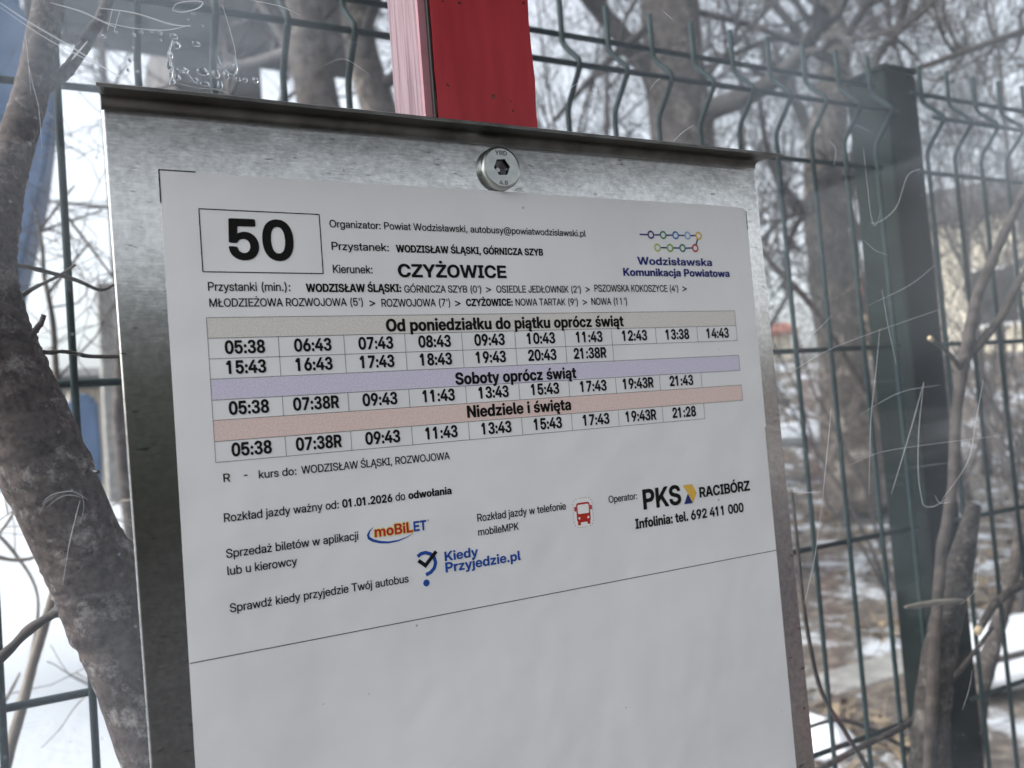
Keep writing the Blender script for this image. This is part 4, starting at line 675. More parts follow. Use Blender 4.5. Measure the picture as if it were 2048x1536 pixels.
1ó298|116,302 151,368 160,377 172,380 220,380 228,379 233,374 233,368 229,362 174,296 162,292 128,292 120,295/8,132 11,164 17,188 29,214 45,234 64,251 90,265 116,273 144,276 176,273 200,267 226,254 247,238 265,216 277,192 285,164 287,136 285,106 279,80 267,54 251,32 232,15 206,1 180,-7 150,-10 118,-7 94,-1 70,11 48,28 30,50 19,72 11,100/94,132 98,100 104,86 113,74 123,66 136,61 150,60 164,63 175,68 184,76 192,87 198,103 202,136 196,169 186,188 172,200 152,206 132,204 116,195 104,180 96,158
1Ą366|-1,8 125,370 132,377 142,379 220,379 232,376 236,372 241,362 364,10 363,-2 338,-26 333,-40 338,-48 358,-52 365,-58 367,-90 365,-102 360,-106 352,-108 296,-105 272,-97 255,-82 248,-64 247,-42 253,-24 268,-2 269,4 248,71 242,77 120,77 114,72 91,6 84,-1 72,-3 10,-3 2,0/142,154 144,151 150,150 212,149 220,152 220,159 188,264 182,277 176,266
1ą284|9,76 11,96 19,116 30,131 46,143 64,151 84,157 164,169 173,174 177,180 176,192 169,202 158,208 140,211 126,210 113,204 104,196 96,182 90,178 40,177 26,179 22,182 19,188 24,210 35,232 52,249 70,261 90,269 110,273 136,276 162,275 186,271 208,264 226,253 241,240 251,226 257,210 261,192 261,6 256,-4 232,-26 227,-38 228,-44 232,-48 254,-53 260,-58 262,-90 259,-102 248,-108 206,-107 182,-103 164,-93 154,-84 147,-72 144,-60 144,-44 153,-20 176,7 176,16 150,1 124,-7 92,-7 62,-1 40,11 23,28 13,50/92,78 96,65 109,56 130,54 151,58 164,66 174,80 178,94 177,112 170,115 111,102 96,92
1ę288|8,134 13,174 27,210 39,228 52,241 84,263 104,271 126,275 148,276 170,274 188,269 208,261 237,240 259,212 273,180 279,138 278,122 275,114 260,110 102,110 94,108 93,104 98,85 108,71 120,62 140,57 160,57 176,62 187,70 200,86 208,89 262,89 273,84 274,74 267,54 228,-15 221,-34 222,-42 226,-48 248,-52 256,-58 258,-92 254,-103 242,-108 196,-107 172,-101 154,-89 143,-74 139,-56 141,-38 150,-11 110,-5 90,1 68,12 47,30 30,52 17,78 10,104/94,172 96,169 100,167 136,167 188,167 193,168 195,172 190,186 177,200 160,208 144,210 128,208 112,200 100,187
1Ł306|-6,130 -6,152 -2,162 36,186 41,194 42,360 44,372 50,377 58,379 122,377 128,372 130,364 130,252 132,245 140,246 202,281 212,279 216,268 216,222 212,212 138,168 132,162 130,152 131,76 140,72 280,72 292,70 297,66 299,58 298,4 292,-2 282,-4 50,-2 44,2 42,10 41,106 36,108 10,94 0,94 -6,102
1ł162|-2,160 -2,178 0,186 8,193 29,206 34,214 34,362 36,372 42,377 50,379 100,379 112,377 117,372 119,364 120,264 124,262 140,269 148,270 154,266 156,260 155,214 148,206 122,190 119,180 120,74 124,66 144,61 151,54 151,4 146,-1 138,-4 96,-2 72,5 52,18 41,34 36,54 33,134 30,136 12,129 2,130 -2,138
1Ś334|134,412 169,478 178,487 190,490 238,490 246,488 251,484 251,478 247,472 192,406 180,402 146,402 138,405/11,112 14,122 22,127 84,128 94,122 102,98 110,85 120,76 137,68 156,64 182,64 201,68 220,78 230,91 233,106 230,120 218,132 192,144 120,161 94,169 62,185 42,202 29,220 21,242 18,268 22,294 34,324 58,350 90,370 130,381 176,384 220,377 256,361 272,349 285,336 299,314 309,286 311,264 304,256 252,254 236,256 231,260 222,282 211,296 194,306 174,310 150,309 128,302 112,288 107,270 112,254 126,242 153,232 218,217 254,205 284,188 305,166 313,152 319,132 321,110 319,88 315,72 307,54 296,38 280,23 262,11 244,3 202,-8 146,-9 118,-5 96,1 60,20 35,44 19,74
1ś266|102,304 136,368 144,379 156,382 204,382 214,380 218,376 218,370 215,364 166,304 158,297 146,294 112,294 104,298/8,76 10,84 20,89 80,89 89,84 97,68 106,60 118,55 132,53 147,54 159,58 167,64 171,72 168,84 158,92 66,115 42,128 25,146 15,172 13,190 15,206 19,220 27,234 50,255 74,267 98,273 130,276 160,274 186,267 206,258 224,244 237,228 245,212 250,192 247,182 240,178 180,178 174,182 166,198 160,205 151,210 138,213 122,213 110,209 102,202 98,192 101,182 111,174 206,151 228,139 246,122 253,108 256,94 255,62 243,36 220,13 192,-1 156,-9 120,-9 84,-3 56,9 32,27 17,48
1Ż324|114,446 118,464 128,478 144,487 162,490 182,485 196,476 205,462 209,446 205,428 196,415 180,405 162,402 144,405 128,414 117,428/7,32 8,58 13,70 199,298 198,301 191,302 32,302 20,304 15,308 13,316 13,364 16,373 24,377 36,378 294,378 304,377 310,374 314,368 314,358 314,320 311,308 124,76 126,73 132,72 308,70 314,66 316,58 316,10 312,0 306,-3 296,-4 20,-4 12,-1 8,4
2 138|
2,138|10,-66 25,48 29,60 38,65 54,68 96,68 112,63 116,56 115,46 81,-74 74,-80 64,-83 30,-83 15,-78 10,-72
2.138|15,40 19,58 31,74 48,84 68,88 88,85 106,74 118,58 121,40 117,20 106,5 90,-5 68,-9 48,-5 30,6 19,22
20330|6,186 8,226 15,262 24,292 38,318 56,342 76,360 100,373 124,381 156,385 190,384 218,377 244,365 268,346 287,324 303,294 313,262 320,216 321,166 315,120 304,82 287,50 264,24 236,5 204,-7 164,-11 124,-7 88,7 60,28 37,56 21,92 10,134/101,186 103,152 108,124 118,96 131,78 148,67 168,64 187,70 202,84 214,105 222,133 226,163 226,202 223,236 216,263 206,284 192,300 177,308 158,310 141,304 126,290 116,273 108,250 103,220
21330|22,288 22,308 26,316 34,321 54,326 63,350 94,375 114,379 170,380 186,376 194,370 196,356 196,16 195,6 188,-1 172,-5 122,-5 108,-2 100,4 98,18 97,246 94,250 88,252 44,253 30,257 23,266
22330|20,258 27,298 45,332 70,357 104,375 124,381 150,385 196,383 238,371 270,350 293,322 305,290 307,252 299,218 285,192 266,168 164,74 164,72 172,70 280,70 300,66 307,60 309,52 309,12 306,2 294,-4 274,-6 50,-6 36,-4 26,0 22,6 20,16 21,50 25,62 190,207 208,232 213,246 214,262 210,282 199,298 182,308 164,310 144,306 128,294 118,278 111,250 100,241 80,238 36,240 23,246
23330|12,98 15,110 28,116 74,118 96,116 108,108 116,84 127,70 142,62 164,58 180,60 198,68 210,81 216,97 217,110 214,124 208,136 198,146 187,152 172,156 126,153 117,158 114,168 114,216 117,228 122,232 130,234 158,229 172,229 183,232 193,238 202,248 207,264 207,282 201,296 194,304 184,310 170,314 156,314 143,310 134,304 126,295 118,278 108,271 68,268 36,271 30,274 25,280 27,302 37,326 56,349 78,365 106,377 136,384 172,385 206,381 234,373 260,359 280,342 293,322 301,302 304,280 302,258 295,240 285,224 274,213 251,196 282,175 301,154 313,128 316,102 315,82 308,62 298,44 284,28 252,7 210,-7 158,-11 108,-5 68,11 38,34 27,48 19,64 13,82
24330|-1,112 0,138 5,150 161,370 172,377 188,380 236,379 253,374 256,368 252,358 111,152 118,148 150,148 174,148 184,152 186,224 188,230 194,236 210,239 250,240 266,237 274,233 279,222 280,153 286,149 310,147 322,142 327,136 329,122 328,92 325,82 316,77 288,74 280,69 279,12 275,2 266,-3 254,-5 212,-6 196,-3 189,2 186,8 185,64 182,72 170,74 16,76 6,80 1,86
25330|15,106 20,116 32,121 78,122 96,120 107,112 118,88 130,74 150,64 168,62 188,68 202,79 213,96 218,118 216,143 208,163 195,178 178,186 158,187 137,182 125,174 108,155 96,150 42,149 30,152 22,158 20,172 30,356 31,366 34,372 48,379 76,380 264,380 278,378 287,372 291,362 291,322 289,314 284,309 264,304 126,303 120,296 117,258 118,250 122,249 152,257 174,259 196,258 222,253 242,244 260,233 275,220 289,204 301,182 309,160 313,138 312,112 309,90 301,68 289,46 274,29 244,7 226,-1 204,-7 156,-11 132,-9 108,-3 72,14 44,38 25,68 19,86
26330|16,124 17,144 22,166 41,208 63,244 151,370 162,377 178,380 232,379 249,374 252,368 249,360 176,254 181,250 226,243 254,231 280,210 301,180 311,144 311,102 301,66 279,34 266,21 248,9 228,-1 206,-7 180,-11 156,-11 132,-9 108,-3 90,5 70,17 52,32 38,48 29,64 21,84/110,122 114,100 126,80 145,66 164,63 184,67 202,80 214,99 218,124 214,145 202,165 184,178 164,182 144,178 125,164 114,145
27330|23,342 26,370 34,377 46,379 278,380 294,377 303,368 305,318 301,302 155,12 148,2 140,-3 122,-6 70,-5 57,0 54,4 54,10 194,288 197,298 194,301 186,302 56,302 38,304 29,308 25,314
28330|12,102 15,128 27,154 45,174 73,192 76,196 54,212 39,228 30,246 25,266 24,288 29,310 39,330 56,349 78,365 106,377 136,384 172,385 206,381 234,373 260,359 280,342 293,322 301,302 304,280 302,258 295,240 285,224 274,213 251,196 282,175 301,154 313,128 316,102 315,82 308,60 297,42 282,26 266,14 248,5 226,-3 202,-9 150,-11 102,-3 64,13 48,25 34,38 25,52 17,68 13,84/120,272 123,254 132,240 145,232 162,229 182,232 195,240 204,252 208,270 205,288 196,302 184,310 166,314 148,312 134,304 124,290/111,106 116,84 127,70 144,61 166,58 186,62 203,72 213,88 217,108 212,128 200,144 182,154 162,157 140,152 125,142 114,125
29330|16,252 19,282 27,306 39,328 58,349 80,365 106,377 132,383 164,385 194,383 224,375 250,363 272,346 291,324 303,302 310,276 312,250 307,210 287,166 265,130 181,8 172,0 160,-5 108,-6 82,-2 77,4 77,10 148,112 151,122 112,128 92,134 70,146 52,160 37,178 25,200 19,222/110,252 114,229 125,210 145,196 164,192 184,196 202,209 214,229 218,250 214,274 204,292 187,306 166,311 146,308 126,294 114,274
2:138|15,214 19,232 30,248 48,259 68,263 90,259 106,249 117,234 121,214 118,196 106,180 88,169 68,166 48,170 31,180 19,196/15,40 19,58 31,74 48,84 68,88 88,85 106,74 118,58 121,40 117,20 106,5 90,-5 68,-9 48,-5 30,6 19,22
2A366|-6,10 120,370 130,377 148,380 218,380 238,375 247,360 365,26 369,12 368,4 360,-2 344,-4 292,-4 274,-1 267,4 263,10 243,70 236,75 224,76 136,76 123,74 118,68 97,8 90,1 82,-3 62,-5 10,-4 -2,1/148,158 152,153 162,151 206,152 214,156 190,239 182,254 178,251 174,241
2B330|16,34 16,356 19,372 28,378 42,380 198,379 224,375 244,369 262,361 280,349 296,332 306,314 311,292 312,268 308,248 299,230 287,216 266,198 294,179 310,162 321,140 326,116 325,94 322,74 313,54 304,40 284,22 256,6 222,-3 186,-6 32,-4 22,0 17,6/113,280 113,234 115,230 120,227 164,226 184,228 203,238 212,255 213,272 208,287 198,298 185,304 162,306 118,305 114,300/113,128 113,76 115,72 120,69 172,68 197,72 214,82 224,100 224,118 219,134 207,146 192,152 170,154 120,153 114,148
2C372|4,186 6,226 13,256 24,286 41,314 63,338 88,357 116,371 148,381 186,385 224,383 258,375 288,361 314,343 337,318 353,290 364,258 363,244 352,237 310,235 280,237 269,244 254,273 238,290 218,300 192,304 166,300 149,292 132,278 118,257 110,237 105,210 104,182 106,154 112,131 122,109 136,92 152,80 166,74 188,70 208,71 224,76 246,91 256,105 267,128 274,134 282,137 346,137 358,134 364,128 363,114 353,84 341,62 323,40 304,23 282,9 258,-1 234,-7 186,-11 140,-5 102,9 68,31 39,64 19,100 7,142
2D360|16,34 16,358 17,368 20,373 34,379 68,381 164,380 200,377 228,371 254,361 278,347 299,330 321,304 339,270 349,234 353,192 351,150 342,112 327,80 304,50 280,29 248,11 216,1 172,-5 50,-6 30,-4 22,0 17,6/115,276 116,78 124,73 158,73 185,76 202,82 218,92 232,106 242,123 249,146 253,172 253,202 250,226 242,252 232,269 217,284 200,294 179,300 152,302 120,301 115,296
2E312|16,34 16,356 16,366 19,372 32,378 52,380 274,380 288,378 299,374 303,370 305,362 305,318 302,309 294,303 274,300 128,300 116,296 115,238 119,230 132,228 262,228 278,226 286,221 290,214 291,174 290,164 287,158 272,151 130,150 118,148 115,140 115,88 116,78 126,74 274,74 294,71 302,65 305,56 305,12 301,2 292,-3 276,-6 36,-5 24,-2 18,4 16,12
2G376|4,186 7,232 19,274 39,310 68,343 106,367 146,381 190,385 234,381 262,373 284,363 304,351 324,334 341,314 353,292 363,264 362,252 356,246 344,243 282,243 267,250 248,282 236,292 224,298 208,303 188,304 166,300 152,294 136,282 122,264 112,243 107,222 104,194 105,164 110,137 118,117 128,101 141,88 157,78 174,72 194,70 214,72 232,78 245,86 262,107 268,122 268,130 258,134 204,136 194,141 190,150 190,186 192,196 204,204 228,206 340,206 360,201 366,196 368,186 368,144 365,118 355,86 340,58 318,33 290,13 258,-1 224,-9 186,-11 148,-7 116,2 88,17 64,35 43,58 25,88 13,118 6,148
2I200|4,32 4,54 7,62 20,69 45,72 49,76 50,84 49,296 46,302 16,307 6,314 4,330 4,360 6,370 16,378 32,380 166,380 186,376 191,372 194,364 193,316 189,310 182,307 152,302 149,296 149,82 150,76 153,72 182,68 192,60 194,52 195,20 192,4 184,-3 168,-6 24,-5 12,-1 6,4
2K352|16,34 16,358 17,368 20,373 36,379 78,380 98,379 111,372 115,360 115,246 116,240 120,238 130,246 229,362 242,374 260,380 312,380 334,379 345,374 347,368 342,358 226,224 219,212 224,201 349,16 352,6 349,0 332,-5 278,-6 258,-4 248,1 239,12 160,132 152,139 142,133 122,110 116,100 115,12 113,6 109,0 102,-3 88,-6 44,-6 28,-3 22,0 17,6
2L286|16,34 16,366 22,375 34,380 80,381 100,379 112,372 115,362 116,79 120,75 128,74 254,74 274,70 280,66 284,58 283,8 276,-1 258,-6 38,-5 26,-3 18,4 16,12
2N372|16,34 16,358 17,368 20,373 36,379 84,380 106,378 119,372 240,182 250,171 253,174 254,184 255,358 257,370 266,377 282,380 332,380 348,374 352,368 354,356 354,18 353,8 350,2 336,-5 308,-6 268,-5 251,2 128,194 118,204 115,190 115,16 112,4 104,-3 92,-5 44,-6 28,-3 22,0 17,6
2O382|4,186 7,228 16,264 31,298 53,328 82,353 114,371 148,381 188,385 224,383 262,373 296,355 324,332 347,302 363,270 373,232 377,190 375,150 365,110 351,78 328,46 300,22 266,3 232,-7 192,-11 148,-7 114,3 82,21 55,44 34,72 17,106 7,144/103,186 106,154 112,131 122,110 136,92 152,80 173,72 194,70 215,74 232,82 249,96 260,112 270,134 276,160 277,186 276,214 270,239 254,272 243,284 229,294 215,300 198,303 182,303 166,300 140,286 120,261 108,229
2P324|16,34 16,356 19,372 28,378 42,380 196,379 240,369 262,359 280,346 297,328 309,308 317,286 320,264 320,236 315,210 307,190 293,170 280,157 264,145 226,129 190,123 128,122 118,120 115,112 115,12 112,4 106,-2 96,-5 80,-6 40,-5 26,-3 19,2 16,8/115,276 115,210 119,202 158,200 186,203 206,212 218,228 223,248 220,270 211,286 197,296 172,302 122,301 115,296
2R334|16,34 16,356 16,366 19,372 28,377 44,380 196,379 220,375 242,369 264,358 282,346 301,326 315,298 322,268 322,236 317,210 306,186 291,168 264,146 262,140 324,16 327,8 325,2 316,-4 298,-6 248,-5 230,0 221,12 168,116 162,122 154,124 124,124 118,122 115,118 115,12 112,4 108,-1 98,-4 86,-6 42,-6 28,-3 22,0 17,6/115,276 115,210 118,202 144,200 188,202 206,210 220,226 225,246 223,268 214,285 199,296 172,302 122,301 115,296
2S334|6,112 10,123 24,129 72,130 90,127 100,120 108,96 121,80 139,70 160,66 182,66 204,72 220,84 227,98 227,110 224,120 209,134 184,144 118,159 82,171 50,190 29,212 19,230 15,246 13,266 15,288 21,308 29,324 42,340 56,353 82,369 112,379 148,385 184,385 218,379 248,369 274,352 293,332 307,308 315,280 316,264 306,255 294,253 264,252 234,255 225,262 216,283 205,296 191,304 172,308 150,307 131,300 118,288 112,270 117,254 132,242 154,234 218,219 256,207 288,189 311,166 319,150 325,130 326,108 324,88 319,68 311,52 299,36 284,22 268,11 246,1 202,-9 148,-11 120,-7 96,-1 58,17 31,42 13,74
2T326|-1,340 -1,362 2,370 10,377 22,379 296,380 312,377 322,370 324,360 324,320 323,312 318,306 300,301 222,300 215,298 212,294 211,14 209,4 204,-1 188,-5 138,-6 124,-3 114,4 112,18 111,294 108,298 100,300 28,300 10,303 1,312
2W510|-7,366 -5,372 0,377 18,380 74,380 86,377 92,372 99,356 142,173 148,163 154,175 204,370 214,378 230,380 280,380 298,376 304,370 308,362 352,182 360,163 366,173 414,370 424,378 442,380 494,380 504,378 512,374 515,366 513,354 423,18 416,3 408,-3 398,-5 342,-6 322,-3 311,4 305,18 262,184 258,195 254,200 250,195 246,183 203,16 198,4 188,-3 170,-6 112,-5 94,1 90,6 85,18
2Y354|-4,368 -3,372 2,377 18,380 78,380 98,374 107,364 170,253 174,248 178,247 186,256 245,364 254,374 274,380 328,381 346,378 355,372 356,366 351,356 228,142 225,130 225,12 223,4 218,-1 202,-5 154,-6 140,-3 130,4 128,14 128,130 126,142 1,354
2Z324|1,32 2,58 8,70 191,296 190,298 182,300 38,300 18,303 10,309 7,318 7,362 11,372 22,378 42,380 290,380 304,378 314,374 319,368 320,360 320,320 316,308 131,78 134,75 142,74 290,74 310,71 318,66 321,58 321,12 318,2 308,-4 292,-6 24,-5 12,-3 4,4 2,12
2a284|4,76 6,98 12,114 24,130 40,143 58,151 82,159 158,170 166,174 171,180 170,192 165,200 155,206 140,209 128,207 116,202 100,182 90,177 40,176 20,180 15,186 14,194 23,220 36,240 58,257 84,269 110,275 142,278 174,275 200,269 222,259 240,246 255,228 263,208 267,180 267,14 265,6 260,0 242,-5 198,-5 184,-2 170,6 140,-5 118,-9 92,-9 64,-3 38,9 19,26 7,50/97,78 101,66 112,58 130,56 146,59 158,66 167,78 172,92 172,106 169,110 162,111 119,102 102,92
2b306|14,34 15,366 20,374 32,379 94,378 104,374 110,364 110,272 112,263 118,262 140,271 162,276 184,277 208,273 226,267 244,257 260,244 276,226 291,196 299,164 301,126 297,88 283,52 263,24 236,3 202,-9 178,-11 154,-9 112,6 98,-3 88,-5 30,-5 20,0 15,6/107,134 108,114 114,94 124,78 136,68 152,63 170,65 186,74 196,89 204,120 203,158 192,184 183,194 174,200 162,203 148,202 136,198 126,190 112,168
2c284|2,132 4,160 9,182 19,206 32,226 48,243 68,257 92,269 116,275 144,277 174,275 198,269 222,259 242,245 259,226 271,206 279,182 279,174 277,168 266,161 248,160 206,161 196,163 190,168 180,186 171,196 160,202 146,204 126,198 116,190 109,180 104,168 100,149 101,112 111,84 118,74 129,66 148,62 165,66 177,76 189,98 202,105 260,106 272,103 279,96 279,84 273,64 264,46 249,28 234,15 218,5 198,-3 176,-9 142,-11 108,-7 78,3 52,20 30,42 15,68 5,100
2d306|2,132 5,168 15,200 30,228 50,250 66,261 82,269 116,276 150,275 191,262 194,272 194,362 198,372 212,379 240,380 272,379 286,372 290,358 290,18 289,6 284,0 268,-6 220,-6 206,-3 192,6 158,-8 126,-11 100,-9 72,1 42,22 20,52 7,90/99,132 104,98 110,85 118,74 126,68 138,64 152,63 164,66 182,80 194,106 197,140 190,172 178,190 164,200 148,203 130,200 117,190 107,176 101,156
2e288|2,132 5,164 15,196 31,224 54,248 82,265 114,275 148,277 180,273 204,265 226,253 244,238 259,220 271,198 279,174 284,146 283,120 276,112 260,108 104,106 100,104 99,100 104,84 119,66 131,60 144,58 156,58 170,62 180,68 196,85 212,90 266,88 277,82 278,72 269,50 255,32 236,15 214,3 192,-5 162,-11 134,-11 108,-7 86,-1 64,11 46,25 30,42 19,60 9,84 4,106/101,174 103,170 108,168 138,168 180,168 187,170 189,174 184,186 173,198 158,206 144,207 128,205 116,198 106,187
2f190|-8,236 -7,256 -2,265 10,270 32,272 39,276 41,312 45,330 55,348 70,362 92,373 126,379 170,379 181,376 188,370 190,362 190,334 187,318 176,311 146,306 140,301 137,292 136,280 139,274 176,269 187,262 190,252 190,220 188,210 180,204 168,201 144,199 137,194 136,14 134,4 128,-1 112,-5 64,-5 50,-2 42,4 40,16 39,194 34,199 10,201 -2,206 -7,216
2i126|9,338 13,356 24,370 40,379 62,383 84,379 99,370 110,356 114,338 111,320 100,306 84,297 62,293 42,296 24,305 13,320/14,34 15,260 22,267 36,271 82,272 98,269 108,262 110,252 109,6 102,-1 88,-5 42,-6 26,-3 20,0 15,6
2j126|9,338 13,356 24,370 40,379 62,383 84,379 100,370 111,356 115,338 111,320 100,306 84,296 62,293 40,296 24,306 13,320/-30,-74 -30,-54 -27,-46 -18,-41 6,-34 11,-28 13,-20 15,260 22,267 36,271 82,272 98,269 108,262 110,250 110,-20 108,-40 103,-58 93,-76 76,-92 54,-103 28,-108 -6,-109 -22,-105 -29,-96
2k282|14,34 14,366 20,375 32,380 94,379 105,374 110,364 110,212 112,199 116,199 122,203 175,260 188,269 206,272 260,272 274,269 281,264 282,258 277,250 196,159 191,150 196,139 285,16 289,4 282,-3 268,-5 210,-5 192,-2 181,8 128,80 120,87 114,85 110,78 110,10 106,2 101,-2 74,-6 38,-5 24,-2 18,2 15,8
2l140|14,106 15,368 22,376 34,380 78,381 96,379 107,372 110,362 110,78 115,68 134,60 141,52 141,6 136,-1 126,-4 96,-5 62,1 38,13 25,28 17,46 14,66
2m452|14,34 14,252 16,262 24,268 40,272 86,271 98,268 108,259 112,258 148,273 168,277 186,277 218,269 254,246 280,263 298,271 324,277 350,277 376,271 398,259 414,244 427,224 433,206 436,182 436,20 435,6 426,-3 410,-6 364,-5 352,-3 343,4 341,16 340,172 336,184 330,193 320,200 310,202 298,201 287,196 278,186 274,174 272,156 272,12 270,4 264,-1 248,-5 204,-5 190,-3 181,4 179,16 178,172 174,184 169,192 162,198 151,202 138,201 127,196 117,186 112,172 110,152 110,14 106,2 98,-3 86,-5 42,-6 26,-3 20,0 15,6
2n300|14,36 14,250 15,260 19,266 36,272 86,272 100,268 112,259 154,275 192,277 212,273 230,267 246,257 259,244 276,216 283,180 284,16 282,8 279,2 262,-4 218,-5 202,-3 191,4 188,16 186,168 182,181 176,190 168,196 156,200 138,198 126,192 118,182 112,168 110,146 110,16 107,4 98,-2 84,-4 42,-4 26,-2 19,2 15,8
2o298|2,132 5,164 13,192 25,216 41,236 62,253 88,267 116,275 144,277 176,275 202,269 228,257 250,240 269,218 282,194 289,168 293,136 291,106 283,76 271,52 254,30 234,13 208,-1 180,-9 150,-11 118,-9 88,-1 64,11 43,28 25,50 13,74 5,102/99,132 104,99 110,85 119,74 131,66 142,63 156,63 168,68 184,84 194,112 195,150 186,179 174,194 159,202 142,203 127,198 115,188 106,172 101,154
2p306|14,-70 14,248 17,264 24,269 34,271 80,272 96,270 112,261 150,274 182,277 218,271 248,255 267,238 283,214 293,190 300,162 301,126 297,92 289,66 275,40 262,24 244,10 224,-1 204,-7 182,-9 162,-8 140,-4 118,6 112,5 110,-4 110,-94 106,-102 100,-106 88,-109 70,-110 38,-109 24,-106 18,-102 15,-96/107,134 112,100 126,78 136,70 148,66 162,65 174,68 184,74 192,83 202,107 205,142 198,174 188,190 175,200 158,204 139,200 125,190 114,174 108,154
2r192|14,34 14,250 18,264 26,269 44,272 88,271 110,261 132,269 152,273 174,273 188,268 193,262 194,254 194,216 191,206 178,199 146,197 132,192 121,182 114,168 110,142 110,14 106,2 98,-3 86,-5 42,-6 26,-3 20,0 15,6
2s266|3,76 6,84 18,90 78,90 93,84 103,68 110,62 120,57 132,55 144,56 155,60 162,66 165,72 163,82 155,90 137,96 84,107 60,115 36,129 19,148 13,160 8,176 8,194 10,210 24,236 46,256 68,267 98,275 130,278 160,275 186,269 210,259 228,245 243,228 251,210 255,192 251,182 242,177 202,175 178,178 168,184 155,204 136,211 122,210 113,206 107,200 104,192 107,182 118,174 192,157 220,147 238,136 252,120 259,106 262,90 262,74 259,58 245,32 222,11 192,-3 156,-10 118,-11 82,-4 50,9 28,26 11,50
2t188|-8,236 -7,256 -2,266 6,270 30,273 36,276 38,328 44,338 60,343 104,344 120,342 130,336 134,326 135,276 144,272 176,269 184,264 188,256 188,218 184,208 170,202 138,198 135,194 134,188 135,76 142,68 174,63 185,56 188,46 188,12 187,6 182,0 174,-4 160,-6 104,-3 76,5 64,12 53,22 43,40 38,62 37,194 32,199 6,203 -3,208 -7,216
2u300|14,132 14,250 16,262 24,268 36,271 82,272 98,269 106,264 110,254 110,114 114,90 122,76 134,68 150,66 165,70 174,76 180,84 187,106 188,250 190,262 196,267 204,270 232,272 266,271 276,267 281,262 284,248 284,14 282,4 274,-3 256,-6 210,-6 198,-2 188,7 184,7 150,-7 116,-11 86,-7 64,1 40,20 23,48 15,82
2w420|-6,258 0,267 16,271 70,271 80,269 88,264 93,254 120,152 126,140 132,149 160,252 166,263 174,269 186,271 226,272 242,269 250,264 255,256 284,151 290,140 296,151 323,254 328,264 338,270 354,272 402,271 418,267 423,260 421,248 344,4 334,-3 318,-6 268,-5 250,1 243,12 214,110 208,117 202,107 173,12 168,2 158,-4 140,-6 94,-5 77,0 71,6 67,16
2y284|-5,258 -4,264 0,268 18,272 70,272 80,270 88,265 95,254 134,138 138,130 142,128 148,138 187,252 194,265 210,272 260,273 278,270 286,262 283,244 169,-52 159,-70 148,-84 134,-95 118,-103 90,-109 46,-110 30,-106 22,-98 20,-60 23,-48 34,-40 64,-37 74,-34 84,-19 90,4
2z268|12,236 14,262 20,267 32,271 224,272 240,269 248,264 251,258 252,246 252,218 248,208 142,80 136,70 144,66 228,66 246,62 252,56 254,48 254,12 250,2 236,-5 212,-6 40,-6 24,-3 16,2 13,8 12,16 12,44 15,54 126,188 130,196 120,199 42,199 24,202 17,206 13,212
2Ó382|155,412 158,422 186,474 198,487 214,491 256,492 272,489 280,484 281,478 275,468 231,414 220,405 204,401 172,401 160,405/4,186 7,228 16,264 31,298 53,328 82,353 114,371 148,381 188,385 224,383 262,373 296,355 324,332 347,302 363,270 373,232 377,190 375,150 365,110 351,78 328,46 300,22 266,3 232,-7 192,-11 148,-7 114,3 82,21 55,44 34,72 17,106 7,144/103,186 106,154 112,131 122,110 136,92 152,80 173,72 194,70 215,74 232,82 249,96 260,112 270,134 276,160 277,186 276,214 270,239 254,272 243,284 229,294 215,300 198,303 182,303 166,300 140,286 120,261 108,229
2ó298|112,304 145,366 156,377 172,381 214,382 230,379 237,374 238,368 233,360 190,306 178,295 162,291 130,291 116,295/2,132 5,164 13,192 25,216 41,236 62,253 88,267 116,275 144,277 176,275 202,269 228,257 250,240 269,218 282,194 289,168 293,136 291,106 283,76 271,52 254,30 234,13 208,-1 180,-9 150,-11 118,-9 88,-1 64,11 43,28 25,50 13,74 5,102/99,132 104,99 110,85 119,74 131,66 142,63 156,63 168,68 184,84 194,112 195,150 186,179 174,194 159,202 142,203 127,198 115,188 106,172 101,154
2Ą366|-6,10 120,370 130,377 148,380 218,380 238,375 247,360 369,12 370,4 368,-2 345,-24 339,-38 343,-46 364,-53 371,-60 373,-88 370,-100 364,-106 352,-109 304,-108 274,-101 260,-92 251,-84 243,-66 242,-44 247,-26 262,-2 264,4 244,67 241,72 236,75 140,76 123,74 118,68 97,8 92,2 82,-3 64,-5 12,-4 -2,1/148,158 152,153 162,151 206,152 214,156 190,238 182,254 178,250 174,241
2ą284|4,76 6,98 12,114 24,130 40,143 58,151 82,159 158,170 166,174 171,180 170,192 165,200 155,206 140,209 128,207 116,202 100,182 90,177 42,175 22,179 14,188 18,208 28,230 46,249 64,261 84,269 108,275 134,277 160,277 186,273 210,265 228,256 242,244 255,228 263,210 266,192 267,8 261,-4 238,-26 233,-38 237,-46 258,-53 265,-60 267,-88 265,-100 260,-105 250,-108 214,-109 184,-105 162,-96 145,-78 138,-54 143,-30 160,0 130,-7 102,-9 72,-6 48,3 30,15 15,32 7,52/97,78 101,66 112,58 130,56 146,59 158,66 167,78 172,92 172,106 169,110 162,111 119,102 102,92
2ę288|2,134 7,174 13,192 23,212 48,243 64,255 82,265 104,273 126,276 168,276 206,265 224,255 240,242 261,218 277,184 284,142 284,124 280,116 272,111 258,108 109,108 101,106 99,100 104,84 114,71 128,62 142,59 158,59 172,64 181,70 196,86 208,90 258,91 270,88 277,84 279,74 273,54 234,-14 227,-34 228,-42 231,-46 254,-53 261,-60 263,-90 259,-102 252,-107 242,-109 200,-109 172,-103 150,-90 139,-76 134,-58 135,-40 143,-14 138,-11 102,-5 80,3 58,16 39,32 23,54 12,78 5,104/101,174 108,169 140,169 180,169 186,171 188,174 184,186 174,198 160,205 144,207 128,205 116,198 106,187
